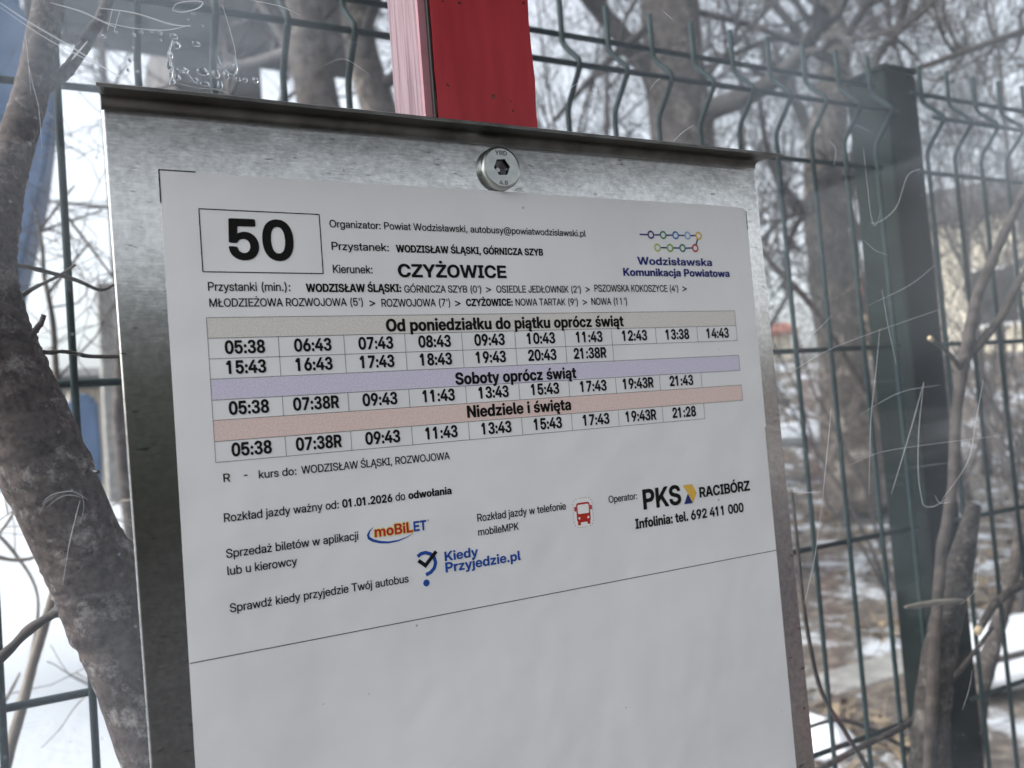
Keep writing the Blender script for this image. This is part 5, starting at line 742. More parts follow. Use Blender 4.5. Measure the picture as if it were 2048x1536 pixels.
2Ł306|-12,130 -12,152 -9,160 0,168 29,186 36,196 36,358 38,370 46,377 60,380 106,381 124,378 132,372 135,364 137,254 140,252 146,254 188,277 202,281 216,278 220,272 221,264 221,224 216,212 204,203 144,168 137,160 135,90 137,78 148,74 274,74 294,71 301,66 304,58 303,6 294,-3 276,-6 70,-6 48,-3 40,2 36,10 35,98 30,100 6,93 -6,96 -11,106
2ł162|-8,160 -7,178 -4,186 2,193 23,206 28,214 29,358 31,370 38,377 54,380 98,380 116,376 123,370 124,362 126,272 130,269 146,270 154,268 159,264 161,256 162,224 159,214 152,206 129,190 125,178 125,76 130,68 150,59 156,52 158,16 155,4 148,-2 138,-5 104,-4 72,3 48,17 37,32 31,52 28,126 24,129 6,128 -3,132 -7,140
2Ś334|130,412 133,422 161,474 174,487 190,491 232,492 246,490 255,484 256,478 251,470 208,416 196,405 180,401 148,401 134,405/6,112 10,123 24,129 72,130 90,127 100,120 108,96 121,80 139,70 160,66 182,66 204,72 220,84 227,98 227,110 224,120 209,134 184,144 118,159 82,171 50,190 29,212 19,230 15,246 13,266 15,288 21,308 29,324 42,340 56,353 82,369 112,379 148,385 184,385 218,379 248,369 274,352 293,332 307,308 315,280 316,264 306,255 294,253 264,252 234,255 225,262 216,283 205,296 191,304 172,308 150,307 131,300 118,288 112,270 117,254 132,242 154,234 218,219 256,207 288,189 311,166 319,150 325,130 326,108 324,88 319,68 311,52 299,36 284,22 268,11 246,1 202,-9 148,-11 120,-7 96,-1 58,17 31,42 13,74
2ś266|97,304 101,316 129,366 140,379 156,383 198,384 214,381 222,376 223,370 219,362 175,308 164,298 148,293 116,293 102,297/3,76 6,84 18,90 78,90 93,84 103,68 110,62 120,57 132,55 144,56 155,60 162,66 165,72 163,82 155,90 137,96 84,107 60,115 36,129 19,148 13,160 8,176 8,194 10,210 24,236 46,256 68,267 98,275 130,278 160,275 186,269 210,259 228,245 243,228 251,210 255,192 251,182 242,177 202,175 178,178 168,184 155,204 136,211 122,210 113,206 107,200 104,192 107,182 118,174 192,157 220,147 238,136 252,120 259,106 262,90 262,74 259,58 245,32 222,11 192,-3 156,-10 118,-11 82,-4 50,9 28,26 11,50
2Ż324|108,446 112,464 124,479 140,487 162,491 182,487 199,478 210,464 214,446 211,430 200,414 184,405 162,401 142,403 124,413 112,428/1,32 2,58 8,70 191,296 190,298 182,300 38,300 18,303 10,309 7,318 7,362 11,372 22,378 42,380 290,380 304,378 314,374 319,368 320,360 320,320 316,308 131,78 134,75 142,74 290,74 310,71 318,66 321,58 321,12 318,2 308,-4 292,-6 24,-5 12,-3 4,4 2,12"""
TEXT = [  # words, bold, left, right, baseline (mm from the sheet corner), cap height, ink, print block
    ('50', 1, 23.7, 49.34, -33.89, 16.12, 'black', 'number'),
    ('Organizator: Powiat Wodzisławski, autobusy@powiatwodzislawski.pl', 0, 64.72, 191.44, -19.68, 3.08, 'black', 'heading'),
    ('Przystanek:', 0, 64.93, 90.03, -29.18, 3.32, 'black', 'heading'),
    ('WODZISŁAW ŚLĄSKI, GÓRNICZA SZYB', 2, 93.21, 166.61, -29.52, 3.19, 'black', 'heading'),
    ('Kierunek:', 0, 64.83, 81.98, -38.9, 3.44, 'black', 'heading'),
    ('CZYŻOWICE', 1, 93.34, 146.14, -40.36, 5.73, 'black', 'heading'),
    ('Przystanki (min.):', 0, 14.99, 46.74, -46.42, 3.43, 'black', 'stops'),
    ('WODZISŁAW ŚLĄSKI:', 2, 53.06, 94.25, -46.82, 3.39, 'black', 'stops'),
    ("GÓRNICZA SZYB (0')", 0, 95.6, 132.59, -47.03, 3.09, 'black', 'stops'),
    ('>', 0, 134.99, 137.62, -47.02, 3.25, 'black', 'stops'),
    ("OSIEDLE JEDŁOWNIK (2')", 0, 140.25, 185.97, -47.06, 3.2, 'black', 'stops'),
    ('>', 0, 188.64, 191.23, -46.89, 3.39, 'black', 'stops'),
    ("PSZOWSKA KOKOSZYCE (4')", 0, 193.85, 245.42, -46.63, 3.4, 'black', 'stops'),
    ('>', 0, 248.2, 250.99, -46.47, 3.52, 'black', 'stops'),
    ("MŁODZIEŻOWA ROZWOJOWA (5')", 0, 15.1, 76.69, -52.62, 3.2, 'black', 'stops'),
    ('>', 0, 79.54, 82.18, -53.0, 3.4, 'black', 'stops'),
    ("ROZWOJOWA (7')", 0, 84.85, 116.76, -53.15, 3.32, 'black', 'stops'),
    ('>', 0, 119.07, 121.87, -53.3, 3.47, 'black', 'stops'),
    ('CZYŻOWICE:', 2, 124.51, 148.2, -53.19, 3.27, 'black', 'stops'),
    ("NOWA TARTAK (9')", 0, 149.71, 183.69, -53.15, 3.23, 'black', 'stops'),
    ('>', 0, 186.45, 188.97, -53.13, 3.37, 'black', 'stops'),
    ("NOWA (11')", 0, 191.49, 212.5, -53.08, 3.39, 'black', 'stops'),
    ('Od poniedziałku do piątku oprócz świąt', 2, 86.11, 209.4, -63.79, 5.34, 'black', 'day0'),
    ('Soboty oprócz świąt', 2, 116.41, 179.42, -88.06, 5.3, 'black', 'day1'),
    ('Niedziele i święta', 2, 120.87, 175.11, -102.92, 5.3, 'black', 'day2'),
    ('R', 0, 16.08, 18.56, -120.42, 3.14, 'black', 'notes'),
    ('-', 0, 23.72, 25.12, -119.9, 3.08, 'black', 'notes'),
    ('kurs do:', 0, 29.37, 44.11, -120.38, 3.1, 'black', 'notes'),
    ('WODZISŁAW ŚLĄSKI, ROZWOJOWA', 0, 46.11, 110.91, -120.3, 3.12, 'black', 'notes'),
    ('Rozkład jazdy ważny od:', 0, 15.3, 60.33, -135.67, 3.26, 'black', 'notes'),
    ('01.01.2026', 2, 61.72, 83.36, -135.7, 3.33, 'black', 'notes'),
    ('do', 0, 84.73, 89.09, -135.51, 3.34, 'black', 'notes'),
    ('odwołania', 2, 90.5, 110.54, -135.43, 3.25, 'black', 'notes'),
    ('Sprzedaż biletów w aplikacji', 0, 15.26, 67.56, -149.34, 3.3, 'black', 'notes'),
    ('lub u kierowcy', 0, 15.32, 41.93, -155.88, 3.29, 'black', 'notes'),
    ('Sprawdź kiedy przyjedzie Twój autobus', 0, 15.34, 87.89, -169.98, 3.28, 'black', 'notes'),
    ('moBiL', 1, 74.54, 91.6, -149.39, 4.3, 'red', 'ticket_logo'),
    ('ET', 1, 91.85, 97.74, -149.3, 4.19, 'blue', 'ticket_logo'),
    ('Kiedy', 1, 104.97, 120.95, -163.77, 4.03, 'blue', 'arrival_logo'),
    ('Przyjedzie.pl', 1, 104.97, 141.84, -168.66, 4.24, 'blue', 'arrival_logo'),
    ('Rozkład jazdy w telefonie', 0, 121.86, 167.81, -148.95, 3.38, 'black', 'notes'),
    ('mobileMPK', 0, 121.72, 142.09, -155.08, 3.25, 'black', 'notes'),
    ('Operator:', 0, 191.8, 208.65, -148.78, 3.27, 'black', 'operator'),
    ('PKS', 1, 211.88, 235.56, -154.36, 9.69, 'black', 'operator'),
    ('RACIBÓRZ', 2, 247.45, 281.74, -152.49, 5.16, 'black', 'operator'),
    ('Infolinia: tel. 692 411 000', 2, 206.22, 276.1, -163.1, 4.79, 'black', 'operator'),
    ('Wodzisławska', 1, 221.02, 269.53, -32.9, 3.93, 'navy', 'network_logo'),
    ('Komunikacja Powiatowa', 2, 211.75, 281.05, -38.66, 3.86, 'navy', 'network_logo'),
]
# ------------------------------------------------------------------ setting: ground, pavement, road
def smooth(a, b, x):
    t = min(1, max(0, (x - a) / (b - a)))
    return t * t * (3 - 2 * t)

def terrain(x, y):
    if y < -2.6:
        return -0.14 + 0.25 * smooth(-12.3, -13.5, y)
    h = 0.22 * smooth(0.25, 1.6, y) + 0.75 * smooth(1.5, 15, y)
    h += 0.05 * noise.noise(Vector((x * 0.9, y * 0.9, 3))) * smooth(0.4, 1.5, y)
    # brown bank to the right
    d = x * 0.76 - y * 0.65          # across the view ray
    a = x * 0.65 + y * 0.76          # along it
    h += 1.35 * smooth(11.5, 15.5, a + 0.6 * noise.noise(Vector((x * .3, y * .3, 9)))) * smooth(-2.5, 1.5, d) * (1 - 0.5 * smooth(18, 30, a))
    return h

def ground():
    bm = bmesh.new()
    xs = [-30 + 1.5 * i for i in range(17)] + [-5 + .25 * i for i in range(77)] + [14.5 + .9 * i for i in range(40)]
    ys = [-45 + 3 * i for i in range(11)] + [-13 + .5 * i for i in range(20)] + [-2.65, -2.6, -1.5] + [-1 + .2 * i for i in range(76)] + [14.5 + 1.5 * i for i in range(34)]
    g = [[bm.verts.new((x, y, terrain(x, y))) for y in ys] for x in xs]
    for i in range(len(xs) - 1):
        for j in range(len(ys) - 1):
            bm.faces.new((g[i][j], g[i + 1][j], g[i + 1][j + 1], g[i][j + 1]))
    tag(build("ground", bm, M["ground"], smooth=True), kind="structure")
ground()
bm = bmesh.new(); box(bm, -6, 12, -2.65, 0.22, -0.12, 0.012, 0.004)
tag(build("pavement", bm, M["paving"]), kind="structure")
bm = bmesh.new(); box(bm, -30, 45, -2.80, -2.653, -0.2, 0.018, 0.012)
tag(build("kerb", bm, M["concrete"]), kind="structure")
bm = bmesh.new(); box(bm, -30, 45, -12.4, -2.804, -0.3, -0.11)
tag(build("road", bm, M["asphalt"]), kind="structure")

# ------------------------------------------------------------------ bus shelter: posts, roof, clear panes
shelter = empty("bus_shelter", (0.145, 0.03, 0.012), "bus shelter with a red post, clear scuffed plastic panes and red strip behind the timetable", "bus shelter")
PX0, PX1 = 0.1192, 0.1708

def red_strip():
    """flat red cover strip, its edges chipped and wavy"""
    bm = bmesh.new()
    N = 160
    z0, z1 = 0.03, 2.34
    L, Rr = [], []
    for i in range(N + 1):
        z = z0 + (z1 - z0) * i / N
        fine = z
        jl = 0.0004 * noise.noise(Vector((0, 0, fine * 70))) + 0.0002 * noise.noise(Vector((3, 0, fine * 300)))
        jr = 0.0010 * noise.noise(Vector((9, 0, fine * 45))) + 0.0004 * noise.noise(Vector((5, 0, fine * 200)))
        L.append([bm.verts.new((PX0 + jl, y, z)) for y in (0.0021, 0.0069)])
        Rr.append([bm.verts.new((PX1 + jr, y, z)) for y in (0.0021, 0.0069)])
    for i in range(N):
        bm.faces.new((L[i][0], Rr[i][0], Rr[i + 1][0], L[i + 1][0]))
        bm.faces.new((Rr[i][0], Rr[i][1], Rr[i + 1][1], Rr[i + 1][0]))
        bm.faces.new((Rr[i][1], L[i][1], L[i + 1][1], Rr[i + 1][1]))
        bm.faces.new((L[i][1], L[i][0], L[i + 1][0], L[i + 1][1]))
    bmesh.ops.recalc_face_normals(bm, faces=bm.faces)
    return bm

def post(x0, x1, y0, y1, z1, nm="post"):
    bm = bmesh.new(); box(bm, x0, x1, y0, y1, 0.0125, z1, 0.002)
    return bm
# rear post: the sky's streaky reflection put into its pale pink colour, seen through the pane
bm = bmesh.new()
box(bm, 0.1186, 0.1695, 0.0128, 0.0535, 0.0125, 2.34, 0.0012)
rp = build("post", bm, M["pink"], shelter)
rp["label"] = "pale pink post with painted sky reflection behind the clear pane"
build("cover_strip", red_strip(), M["red"], rp)["label"] = "flat red strip with chipped paint"
bm = bmesh.new(); box(bm, 0.1176, 0.1187, 0.0023, 0.0068, 0.03, 2.34, 0.0008)
build("shadow_gap", bm, M["gap_shadow"], rp)  # black bar standing for the shadowed gap beside the strip
bm = bmesh.new(); box(bm, 0.1140, 0.1175, 0.0045, 0.0069, 0.03, 2.34)
build("painted_reflection_band", bm, M["pinkdark"], rp)  # rose band put in for the strip edge's reflection in the pane
for x in (-0.275, 2.6):
    for y in (0.012, -2.12):
        build("post", post(x, x + 0.05, y, y + 0.05, 2.34), M["red"], shelter)
bm = bmesh.new(); box(bm, -0.30, 2.75, -2.2, 0.16, 2.345, 2.40, 0.01)
build("roof", bm, M["shelter"], shelter)
PF, PB = 0.0074, 0.0122
panes = []
for x0, x1 in ((-0.22, 0.1440), (0.1460, 2.59)):
    bm = bmesh.new(); box(bm, x0, x1, PF, PB, 0.25, 2.30)
    panes.append(build("window_pane", bm, M["pane"], shelter))
panes[0]["label"] = "left clear pane with dried glue and smears"
panes[1]["label"] = "right clear pane covered in long scratches"

def on_pane(u, v): return at(u, v, PF - 0.0003)

def groove(pane, pix, w=1.6, mat="scratch", sub=6):
    pts = [on_pane(*p) for p in pix]
    P, _ = smooth_path(pts, [1] * len(pts), sub) if len(pts) > 2 else (pts, None)
    bm = bmesh.new()
    tube(bm, P, [max(0.00004, w * 0.5 * depth(p) / FPX * (0.35 + 0.65 * math.sin(math.pi * (i + .5) / len(P)))) for i, p in enumerate(P)], 4, cap=False)
    for v in bm.verts: v.co.y = PF - 0.0002 + (v.co.y - (PF - 0.0003)) * 0.25
    return build("scratch", bm, M[mat], pane)

for pix, w in (
    ([(1760, 656), (1752, 744), (1742, 842), (1738, 988)], 2.2), ([(1764, 578), (1776, 650), (1793, 728)], 1.6),
    ([(1848, 764), (1822, 858), (1783, 988)], 2.6), ([(1848, 764), (1838, 860), (1837, 950), (1846, 1010)], 2.4),
    ([(1967, 760), (1952, 842), (1936, 923), (1884, 1000)], 2.4), ([(1663, 816), (1656, 890), (1645, 1000)], 2.4),
    ([(1578, 983), (1610, 985), (1642, 984)], 2.0), ([(1645, 1000), (1632, 1100), (1620, 1160), (1609, 1210)], 1.8),
    ([(1843, 1003), (1852, 1013), (1870, 1012), (1892, 998)], 1.8), ([(1870, 990), (1880, 1006), (1900, 1004)], 1.5),
    ([(1727, 296), (1736, 380), (1743, 436), (1752, 450), (1762, 420)], 1.6), ([(1841, 338), (1815, 352), (1794, 412), (1762, 442), (1740, 446)], 1.8),
    ([(1660, 282), (1672, 300), (1668, 330)], 1.8), ([(1728, 480), (1750, 500), (1775, 510)], 1.3),
    ([(1585, 742), (1680, 690), (1876, 620)], 1.3), ([(1600, 690), (1640, 655), (1665, 630)], 1.2), ([(1720, 830), (1800, 785), (1880, 770)], 1.2),
    ([(1738, 610), (1820, 570), (1870, 530)], 1.2), ([(1120, 190), (1150, 170), (1185, 150)], 1.2), ([(1326, 22), (1338, 32), (1346, 40)], 1.6),
    ([(1340, 290), (1365, 265), (1388, 250)], 1.6), ([(1300, 180), (1310, 165), (1322, 155)], 1.2), ([(1700, 930), (1760, 905), (1850, 890), (2010, 870)], 1.1),
    ([(1920, 1210), (1950, 1180), (1958, 1120), (1962, 1090)], 1.2), ([(1925, 1420), (1938, 1380), (1945, 1340)], 1.4)):
    groove(panes[1], pix, w)
for pix, w in (
    ([(0, 5), (60, 45), (150, 98), (240, 155)], 5.0), ([(0, 14), (90, 75), (180, 122), (262, 162)], 3.0), ([(100, 5), (160, 22), (210, 45), (233, 55)], 4.0),
    ([(200, 16), (270, 26), (340, 48), (382, 52)], 3.5), ([(195, 40), (260, 55), (330, 60), (380, 50)], 2.5), ([(225, 18), (215, 60)], 1.5), ([(240, 20), (228, 62)], 1.5),
    ([(345, 22), (352, 8), (380, 2), (405, 4), (396, 16), (365, 24), (345, 20)], 2.6), ([(55, 120), (66, 170), (78, 220), (84, 300)], 1.6), ([(50, 60), (58, 140), (62, 190)], 1.3),
    ([(145, 118), (160, 100), (175, 82)], 4.0), ([(143, 120), (150, 110), (172, 85)], 2.0), ([(445, 10), (460, 60), (470, 100), (474, 140)], 1.6),
    ([(500, 0), (560, 12), (600, 30)], 1.6), ([(200, 355), (204, 395), (206, 405)], 1.4), ([(160, 1000), (150, 1040), (138, 1090), (125, 1170)], 1.8),
    ([(195, 683), (198, 688), (201, 690)], 3.0), ([(650, 130), (690, 118), (740, 150)], 1.0)):
    groove(panes[0], pix, w)

def smear(pane, pix, mat="smear"):
    """soft edged film on the pane: an outline in pane pixels"""
    pts = [on_pane(*p) for p in pix]
    bm = bmesh.new()
    c = sum(pts, Vector()) / len(pts)
    outer, inner = [], []
    for i, p in enumerate(pts):
        q = pts[(i + 1) % len(pts)]
        for k in range(5):
            w = p.lerp(q, k / 5)
            w = w + (w - c) * 0.12 * noise.noise(w * 160)
            for lst, f in ((outer, 1.0), (inner, 0.6)):
                v = c.lerp(w, f); v.y = PF - 0.00012
                lst.append(bm.verts.new(v))
    n = len(outer)
    for k in range(n):
        bm.faces.new((outer[k], outer[(k + 1) % n], inner[(k + 1) % n], inner[k]))
    f = bm.faces.new(inner)
    bmesh.ops.triangulate(bm, faces=[f])
    fade = [0.0 if i < 2 * n and i % 2 == 0 else 1.0 for i in range(2 * n)]
    o = build("smear", bm, M[mat], pane)
    at_ = o.data.attributes.new("fade", "FLOAT", "POINT")
    at_.data.foreach_set("value", fade)
    return o
smear(panes[0], [(195, 18), (300, 30), (370, 45), (380, 56), (300, 62), (205, 52)])
smear(panes[0], [(0, 0), (110, 5), (235, 50), (170, 90), (60, 60), (0, 40)], "smear_soft")
smear(panes[0], [(330, 70), (470, 95), (476, 150), (440, 185), (350, 180), (340, 120)])
for pix, w in (([(84, 1008), (100, 992), (125, 984), (150, 984), (176, 1000)], 1.4), ([(92, 1016), (118, 996), (140, 990), (166, 996)], 1.2), ([(78, 1030), (90, 1006), (112, 990)], 1.0), ([(160, 980), (168, 1010), (160, 1050)], .8)):
    groove(panes[0], pix, w)
smear(panes[0], [(150, 1200), (270, 1230), (280, 1360), (190, 1380)], "smear_soft")
smear(panes[1], [(1560, 905), (1750, 868), (2048, 800), (2048, 850), (1800, 905), (1600, 935)], "smear_soft")
smear(panes[1], [(1795, 1165), (1900, 1120), (1945, 1180), (1900, 1235), (1810, 1240)], "smear_soft")
smear(panes[1], [(1180, -120), (1500, -150), (2150, -120), (2300, 150), (2200, 420), (1800, 380), (1560, 300), (1250, 200)], "film")
smear(panes[1], [(1560, 700), (1750, 640), (2100, 560), (2200, 900), (1900, 1250), (1700, 1180)], "film_thin")
smear(panes[0], [(-150, -150), (200, -180), (640, -120), (690, 60), (600, 190), (300, 170), (120, 260), (-120, 240)], "film")
smear(panes[1], [(1150, 170), (1240, 180), (1260, 215), (1190, 230)], "smear")

# glue patch: small clear beads and ridges
rng = random.Random(5)
def bead(u, v, ru, rv, h=0.35):
    c = at(u, v, PF); k = depth(c) / FPX
    bm = bmesh.new()
    bmesh.ops.create_uvsphere(bm, u_segments=14, v_segments=8, radius=1)
    for vv in bm.verts:
        s = 1 + 0.25 * noise.noise(vv.co * 1.5 + Vector((u, v, 0)))
        vv.co = Vector((vv.co.x * ru * k * s, vv.co.y * min(ru, rv) * k * h, vv.co.z * rv * k * s)) + c
        vv.co.y = min(vv.co.y, PF - 0.00002)
    return build("glue_bead", bm, M["glue"], panes[0], smooth=True)
for u, v, a, b in ((347, 73, 8, 6), (353, 90, 7, 8), (392, 88, 9, 6), (355, 155, 6, 6), (345, 162, 5, 6), (405, 143, 12, 8), (365, 140, 12, 7), (432, 148, 8, 8),
                   (320, 66, 4, 4), (302, 62, 4, 3), (282, 64, 4, 3), (232, 64, 4, 3), (268, 70, 4, 4), (206, 73, 5, 4), (340, 110, 5, 9), (338, 130, 5, 10), (342, 150, 4, 7),
                   (260, 120, 4, 5), (266, 95, 3, 3), (274, 143, 4, 3), (256, 140, 3, 4), (320, 80, 3, 3), (404, 52, 4, 3), (376, 40, 3, 3), (386, 28, 4, 3),
                   (440, 170, 6, 9), (452, 150, 6, 10), (470, 135, 5, 9), (410, 168, 10, 5), (390, 160, 7, 5), (475, 158, 6, 5), (490, 160, 5, 5), (510, 160, 6, 6)):
    bead(u, v, a, b)
for pix, w in (([(345, 80), (338, 110), (345, 140), (338, 170)], 5), ([(435, 110), (445, 135), (465, 150), (474, 140), (468, 110)], 5), ([(350, 165), (390, 175), (430, 178), (456, 186)], 4), ([(358, 138), (376, 148), (384, 160), (396, 168)], 5)):
    o = groove(panes[0], pix, w, "glue"); o.name = "glue_ridge"

# ------------------------------------------------------------------ timetable board: galvanised sheet with a folded lip, one bolt
ZT = 1.62
board = empty("timetable_board", (0.145, 0.0012, 1.18), "galvanised metal backing board with a folded top lip, bolted to the red strip", "notice board")
def backplate():
    bm = bmesh.new()
    out = [(-0.0128, 1.185), (0.3122, 1.185), (0.3071, 1.6449), (-0.0186, 1.6449)]
    yf, yb = 0.0003, 0.0020
    f = [bm.verts.new((x, yf, z)) for x, z in out]
    b = [bm.verts.new((x, yb, z)) for x, z in out]
    bm.faces.new(f)
    bm.faces.new(b[::-1])
    for i in range(4):
        bm.faces.new((f[i], b[i], b[(i + 1) % 4], f[(i + 1) % 4]))
    bmesh.ops.recalc_face_normals(bm, faces=bm.faces)
    es = [e for e in bm.edges if all(abs(v.co.y - yf) < 1e-6 for v in e.verts) and not all(v.co.z > 1.64 for v in e.verts)]
    bmesh.ops.bevel(bm, geom=es, offset=0.0010, segments=4, affect="EDGES", profile=0.5)
    return bm
bpo = build("backing_plate", backplate(), M["metal"], board, smooth=False)

def lip():
    """sheet folded forward: quarter bend then a flat flange, slightly wider than the plate"""
    prof_o, prof_i = [], []
    R0, T = 0.0040, 0.0015
    zc = 1.6449 + 0.0004
    yc = 0.0003 - R0
    for k in range(9):                       # bend from vertical plate to horizontal
        a = math.pi / 2 * k / 8
        prof_i.append((yc + R0 * math.cos(a), zc - 0.0036 + R0 * math.sin(a)))
        prof_o.append((yc + (R0 + T) * math.cos(a), zc - 0.0036 + (R0 + T) * math.sin(a)))
    zi, zo = prof_i[-1][1], prof_o[-1][1]
    for y in (-0.0085, -0.0135, -0.0142):
        prof_i.append((y, zi - (0.0003 if y < -0.014 else 0)))
        prof_o.append((y, zo - (0.0004 if y < -0.014 else 0)))
    ring = prof_i + prof_o[::-1]
    bm = bmesh.new()
    N = 60
    rows = []
    for i in range(N + 1):
        t = i / N
        row = []
        for y, z in ring:
            f = smooth(0, 0.014, -y)         # the free edge is a little longer than the bend
            x0, x1 = -0.0186 - 0.0022 * f, 0.3071 + 0.0065 * f
            x = x0 + (x1 - x0) * t
            w = 0.00025 * noise.noise(Vector((x * 25, 0, 0))) * f + 0.0001 * noise.noise(Vector((x * 160, 4, 0))) * f
            row.append(bm.verts.new((x, y, z + w - 0.0006 * f)))
        rows.append(row)
    n = len(ring)
    for a, b in zip(rows, rows[1:]):
        for k in range(n):
            bm.faces.new((a[k], a[(k + 1) % n], b[(k + 1) % n], b[k]))
    for row in (rows[0], rows[-1]):
        for k in range(len(prof_i) - 1):
            bm.faces.new((row[k], row[k + 1], row[n - 2 - k], row[n - 1 - k]))
    bmesh.ops.recalc_face_normals(bm, faces=bm.faces)
    return bm
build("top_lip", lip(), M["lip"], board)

BC = Vector((0.1463, 0, 1.6303))
def bolt_head():
    bm = bmesh.new()
    prof = [(0.0101, 0.0002), (0.0101, -0.0022), (0.0098, -0.0031), (0.0091, -0.0037), (0.0086, -0.0038)]
    N = 64
    rings = [[bm.verts.new((BC.x + r * math.cos(2 * math.pi * k / N), y, BC.z + r * math.sin(2 * math.pi * k / N))) for k in range(N)] for r, y in prof]
    for a, b in zip(rings, rings[1:]):
        for k in range(N):
            f = bm.faces.new((a[k], a[(k + 1) % N], b[(k + 1) % N], b[k])); f.smooth = True
    # face with a hexagonal hole
    hexv = [bm.verts.new((BC.x + 0.0042 * math.cos(math.pi / 3 * k + 0.1), -0.0038, BC.z + 0.0042 * math.sin(math.pi / 3 * k + 0.1))) for k in range(6)]
    inner = rings[-1]
    for k in range(6):
        # fan between hex side k and the matching sixth of the ring
        s0 = round((k * 60 + 5.7) / 360 * N) % N
        s1 = round(((k + 1) * 60 + 5.7) / 360 * N) % N
        i = s0
        while i != s1:
            bm.faces.new((hexv[k], inner[i], inner[(i + 1) % N])); i = (i + 1) % N
        bm.faces.new((hexv[k], inner[s1], hexv[(k + 1) % 6]))
    bmesh.ops.recalc_face_normals(bm, faces=bm.faces)
    return bm
bolt = build("bolt", bolt_head(), M["bolt"], board)
bm = bmesh.new()
hx = [[bm.verts.new((BC.x + 0.0042 * math.cos(math.pi / 3 * k + 0.1), y, BC.z + 0.0042 * math.sin(math.pi / 3 * k + 0.1))) for k in range(6)] for y in (-0.00379, -0.0010)]
for k in range(6): bm.faces.new((hx[0][k], hx[0][(k + 1) % 6], hx[1][(k + 1) % 6], hx[1][k]))
tip = bm.verts.new((BC.x, 0.0008, BC.z))
for k in range(6): bm.faces.new((hx[1][k], hx[1][(k + 1) % 6], tip))
bmesh.ops.recalc_face_normals(bm, faces=bm.faces)
for f in bm.faces: f.normal_flip()
build("hex_socket", bm, M["hexm"], bolt)

# ------------------------------------------------------------------ printed sheet
sheet = empty("timetable_sheet", (0.1485, 0.0, 1.20), "white printed bus timetable sheet stuck on the metal backing board", "timetable")
def mm(x, z, y): return Vector((x / 1000, y, ZT + z / 1000))

def polyface(bm, loop, y, mi=0, holes=()):
    """filled outline in sheet millimetres, facing the viewer"""
    loops = [[Vector((p[0], p[1], 0)) for p in l] for l in (loop, *holes)]
    flatv = [p for l in loops for p in l]
    vsx = [bm.verts.new(mm(p.x, p.y, y)) for p in flatv]
    for t in tessellate_polygon(loops):
        try: f = bm.faces.new([vsx[i] for i in t])
        except ValueError: continue
        f.material_index = mi

def line(bm, x0, z0, x1, z1, w, y, mi=0):
    d = Vector((x1 - x0, z1 - z0)); d.normalize(); n = Vector((-d.y, d.x)) * w / 2
    polyface(bm, [(x0 + n.x, z0 + n.y), (x0 - n.x, z0 - n.y), (x1 - n.x, z1 - n.y), (x1 + n.x, z1 + n.y)], y, mi)

def ring(bm, cx, cz, r, w, y, mi=0, a0=0.0, a1=360.0, n=40):
    pts = [math.radians(a0 + (a1 - a0) * k / n) for k in range(n + 1)]
    for p, q in zip(pts, pts[1:]):
        vs4 = [bm.verts.new(mm(cx + rr * math.cos(a), cz + rr * math.sin(a), y)) for rr, a in ((r - w / 2, p), (r + w / 2, p), (r + w / 2, q), (r - w / 2, q))]
        bm.faces.new(vs4).material_index = mi

def ribbon(bm, pts, ws, y, mi=0):
    P = [Vector((p[0], p[1])) for p in pts]
    pr = None
    for i, p in enumerate(P):
        t = (P[min(i + 1, len(P) - 1)] - P[max(i - 1, 0)]).normalized()
        n = Vector((-t.y, t.x)) * ws[i] / 2
        a, b = bm.verts.new(mm(*(p + n), y)), bm.verts.new(mm(*(p - n), y))
        if pr: bm.faces.new((pr[0], pr[1], b, a)).material_index = mi
        pr = (a, b)

# sheet body
bm = bmesh.new()
outl = [(0, 0)] + [(30 * k, -0.15 * math.sin(k)) for k in range(1, 10)] + [(294, -0.6), (296.3, -1.4), (297.2, -3.5), (297.2, -60), (297.2, -119.6), (296.3, -120.4), (296.6, -250), (296.6, -418), (-0.4, -418), (-0.3, -200), (0, -100)]
fv = [bm.verts.new(mm(x, z, 0.0)) for x, z in outl]
bv = [bm.verts.new(mm(x, z, 0.00028)) for x, z in outl]
bm.faces.new(fv[::-1]); bm.faces.new(bv)
for i in range(len(fv)):
    j = (i + 1) % len(fv)
    bm.faces.new((fv[i], bv[i], bv[j], fv[j]))
bmesh.ops.recalc_face_normals(bm, faces=bm.faces)
build("paper", bm, M["paper"], sheet)

# lettering ---------------------------------------------------------
GL = {}
for ln_ in GLYPHS.split("\n"):
    head, _, data = ln_[2:].partition("|")
    if ln_[1] == "|":                                   # not used: no bar in any text
        continue
    loops = [[tuple(int(c) for c in p.split(",")) for p in l.split(" ")] for l in data.split("/")] if data else []
    area = lambda l: sum(a[0] * b_[1] - b_[0] * a[1] for a, b_ in zip(l, l[1:] + l[:1])) / 2
    sg = max((area(l) for l in loops), key=abs, default=1)
    outer = [l for l in loops if area(l) * sg > 0]
    holes = [l for l in loops if area(l) * sg <= 0]
    def inside(p, l):
        c = False
        for a, b_ in zip(l, l[1:] + l[:1]):
            if (a[1] > p[1]) != (b_[1] > p[1]) and p[0] < (b_[0] - a[0]) * (p[1] - a[1]) / (b_[1] - a[1]) + a[0]: c = not c
        return c
    pts, tri = [], []
    for l in outer:
        grp = [l] + [h_ for h_ in holes if inside(h_[0], l)]
        o_ = len(pts)
        tri += [tuple(i + o_ for i in t) for t in tessellate_polygon([[Vector((x, z, 0)) for x, z in q] for q in grp])]
        pts += [p for q in grp for p in q]
    GL[(int(ln_[0]), ln_[1])] = (int(head), pts, tri)
CAP = 373.0

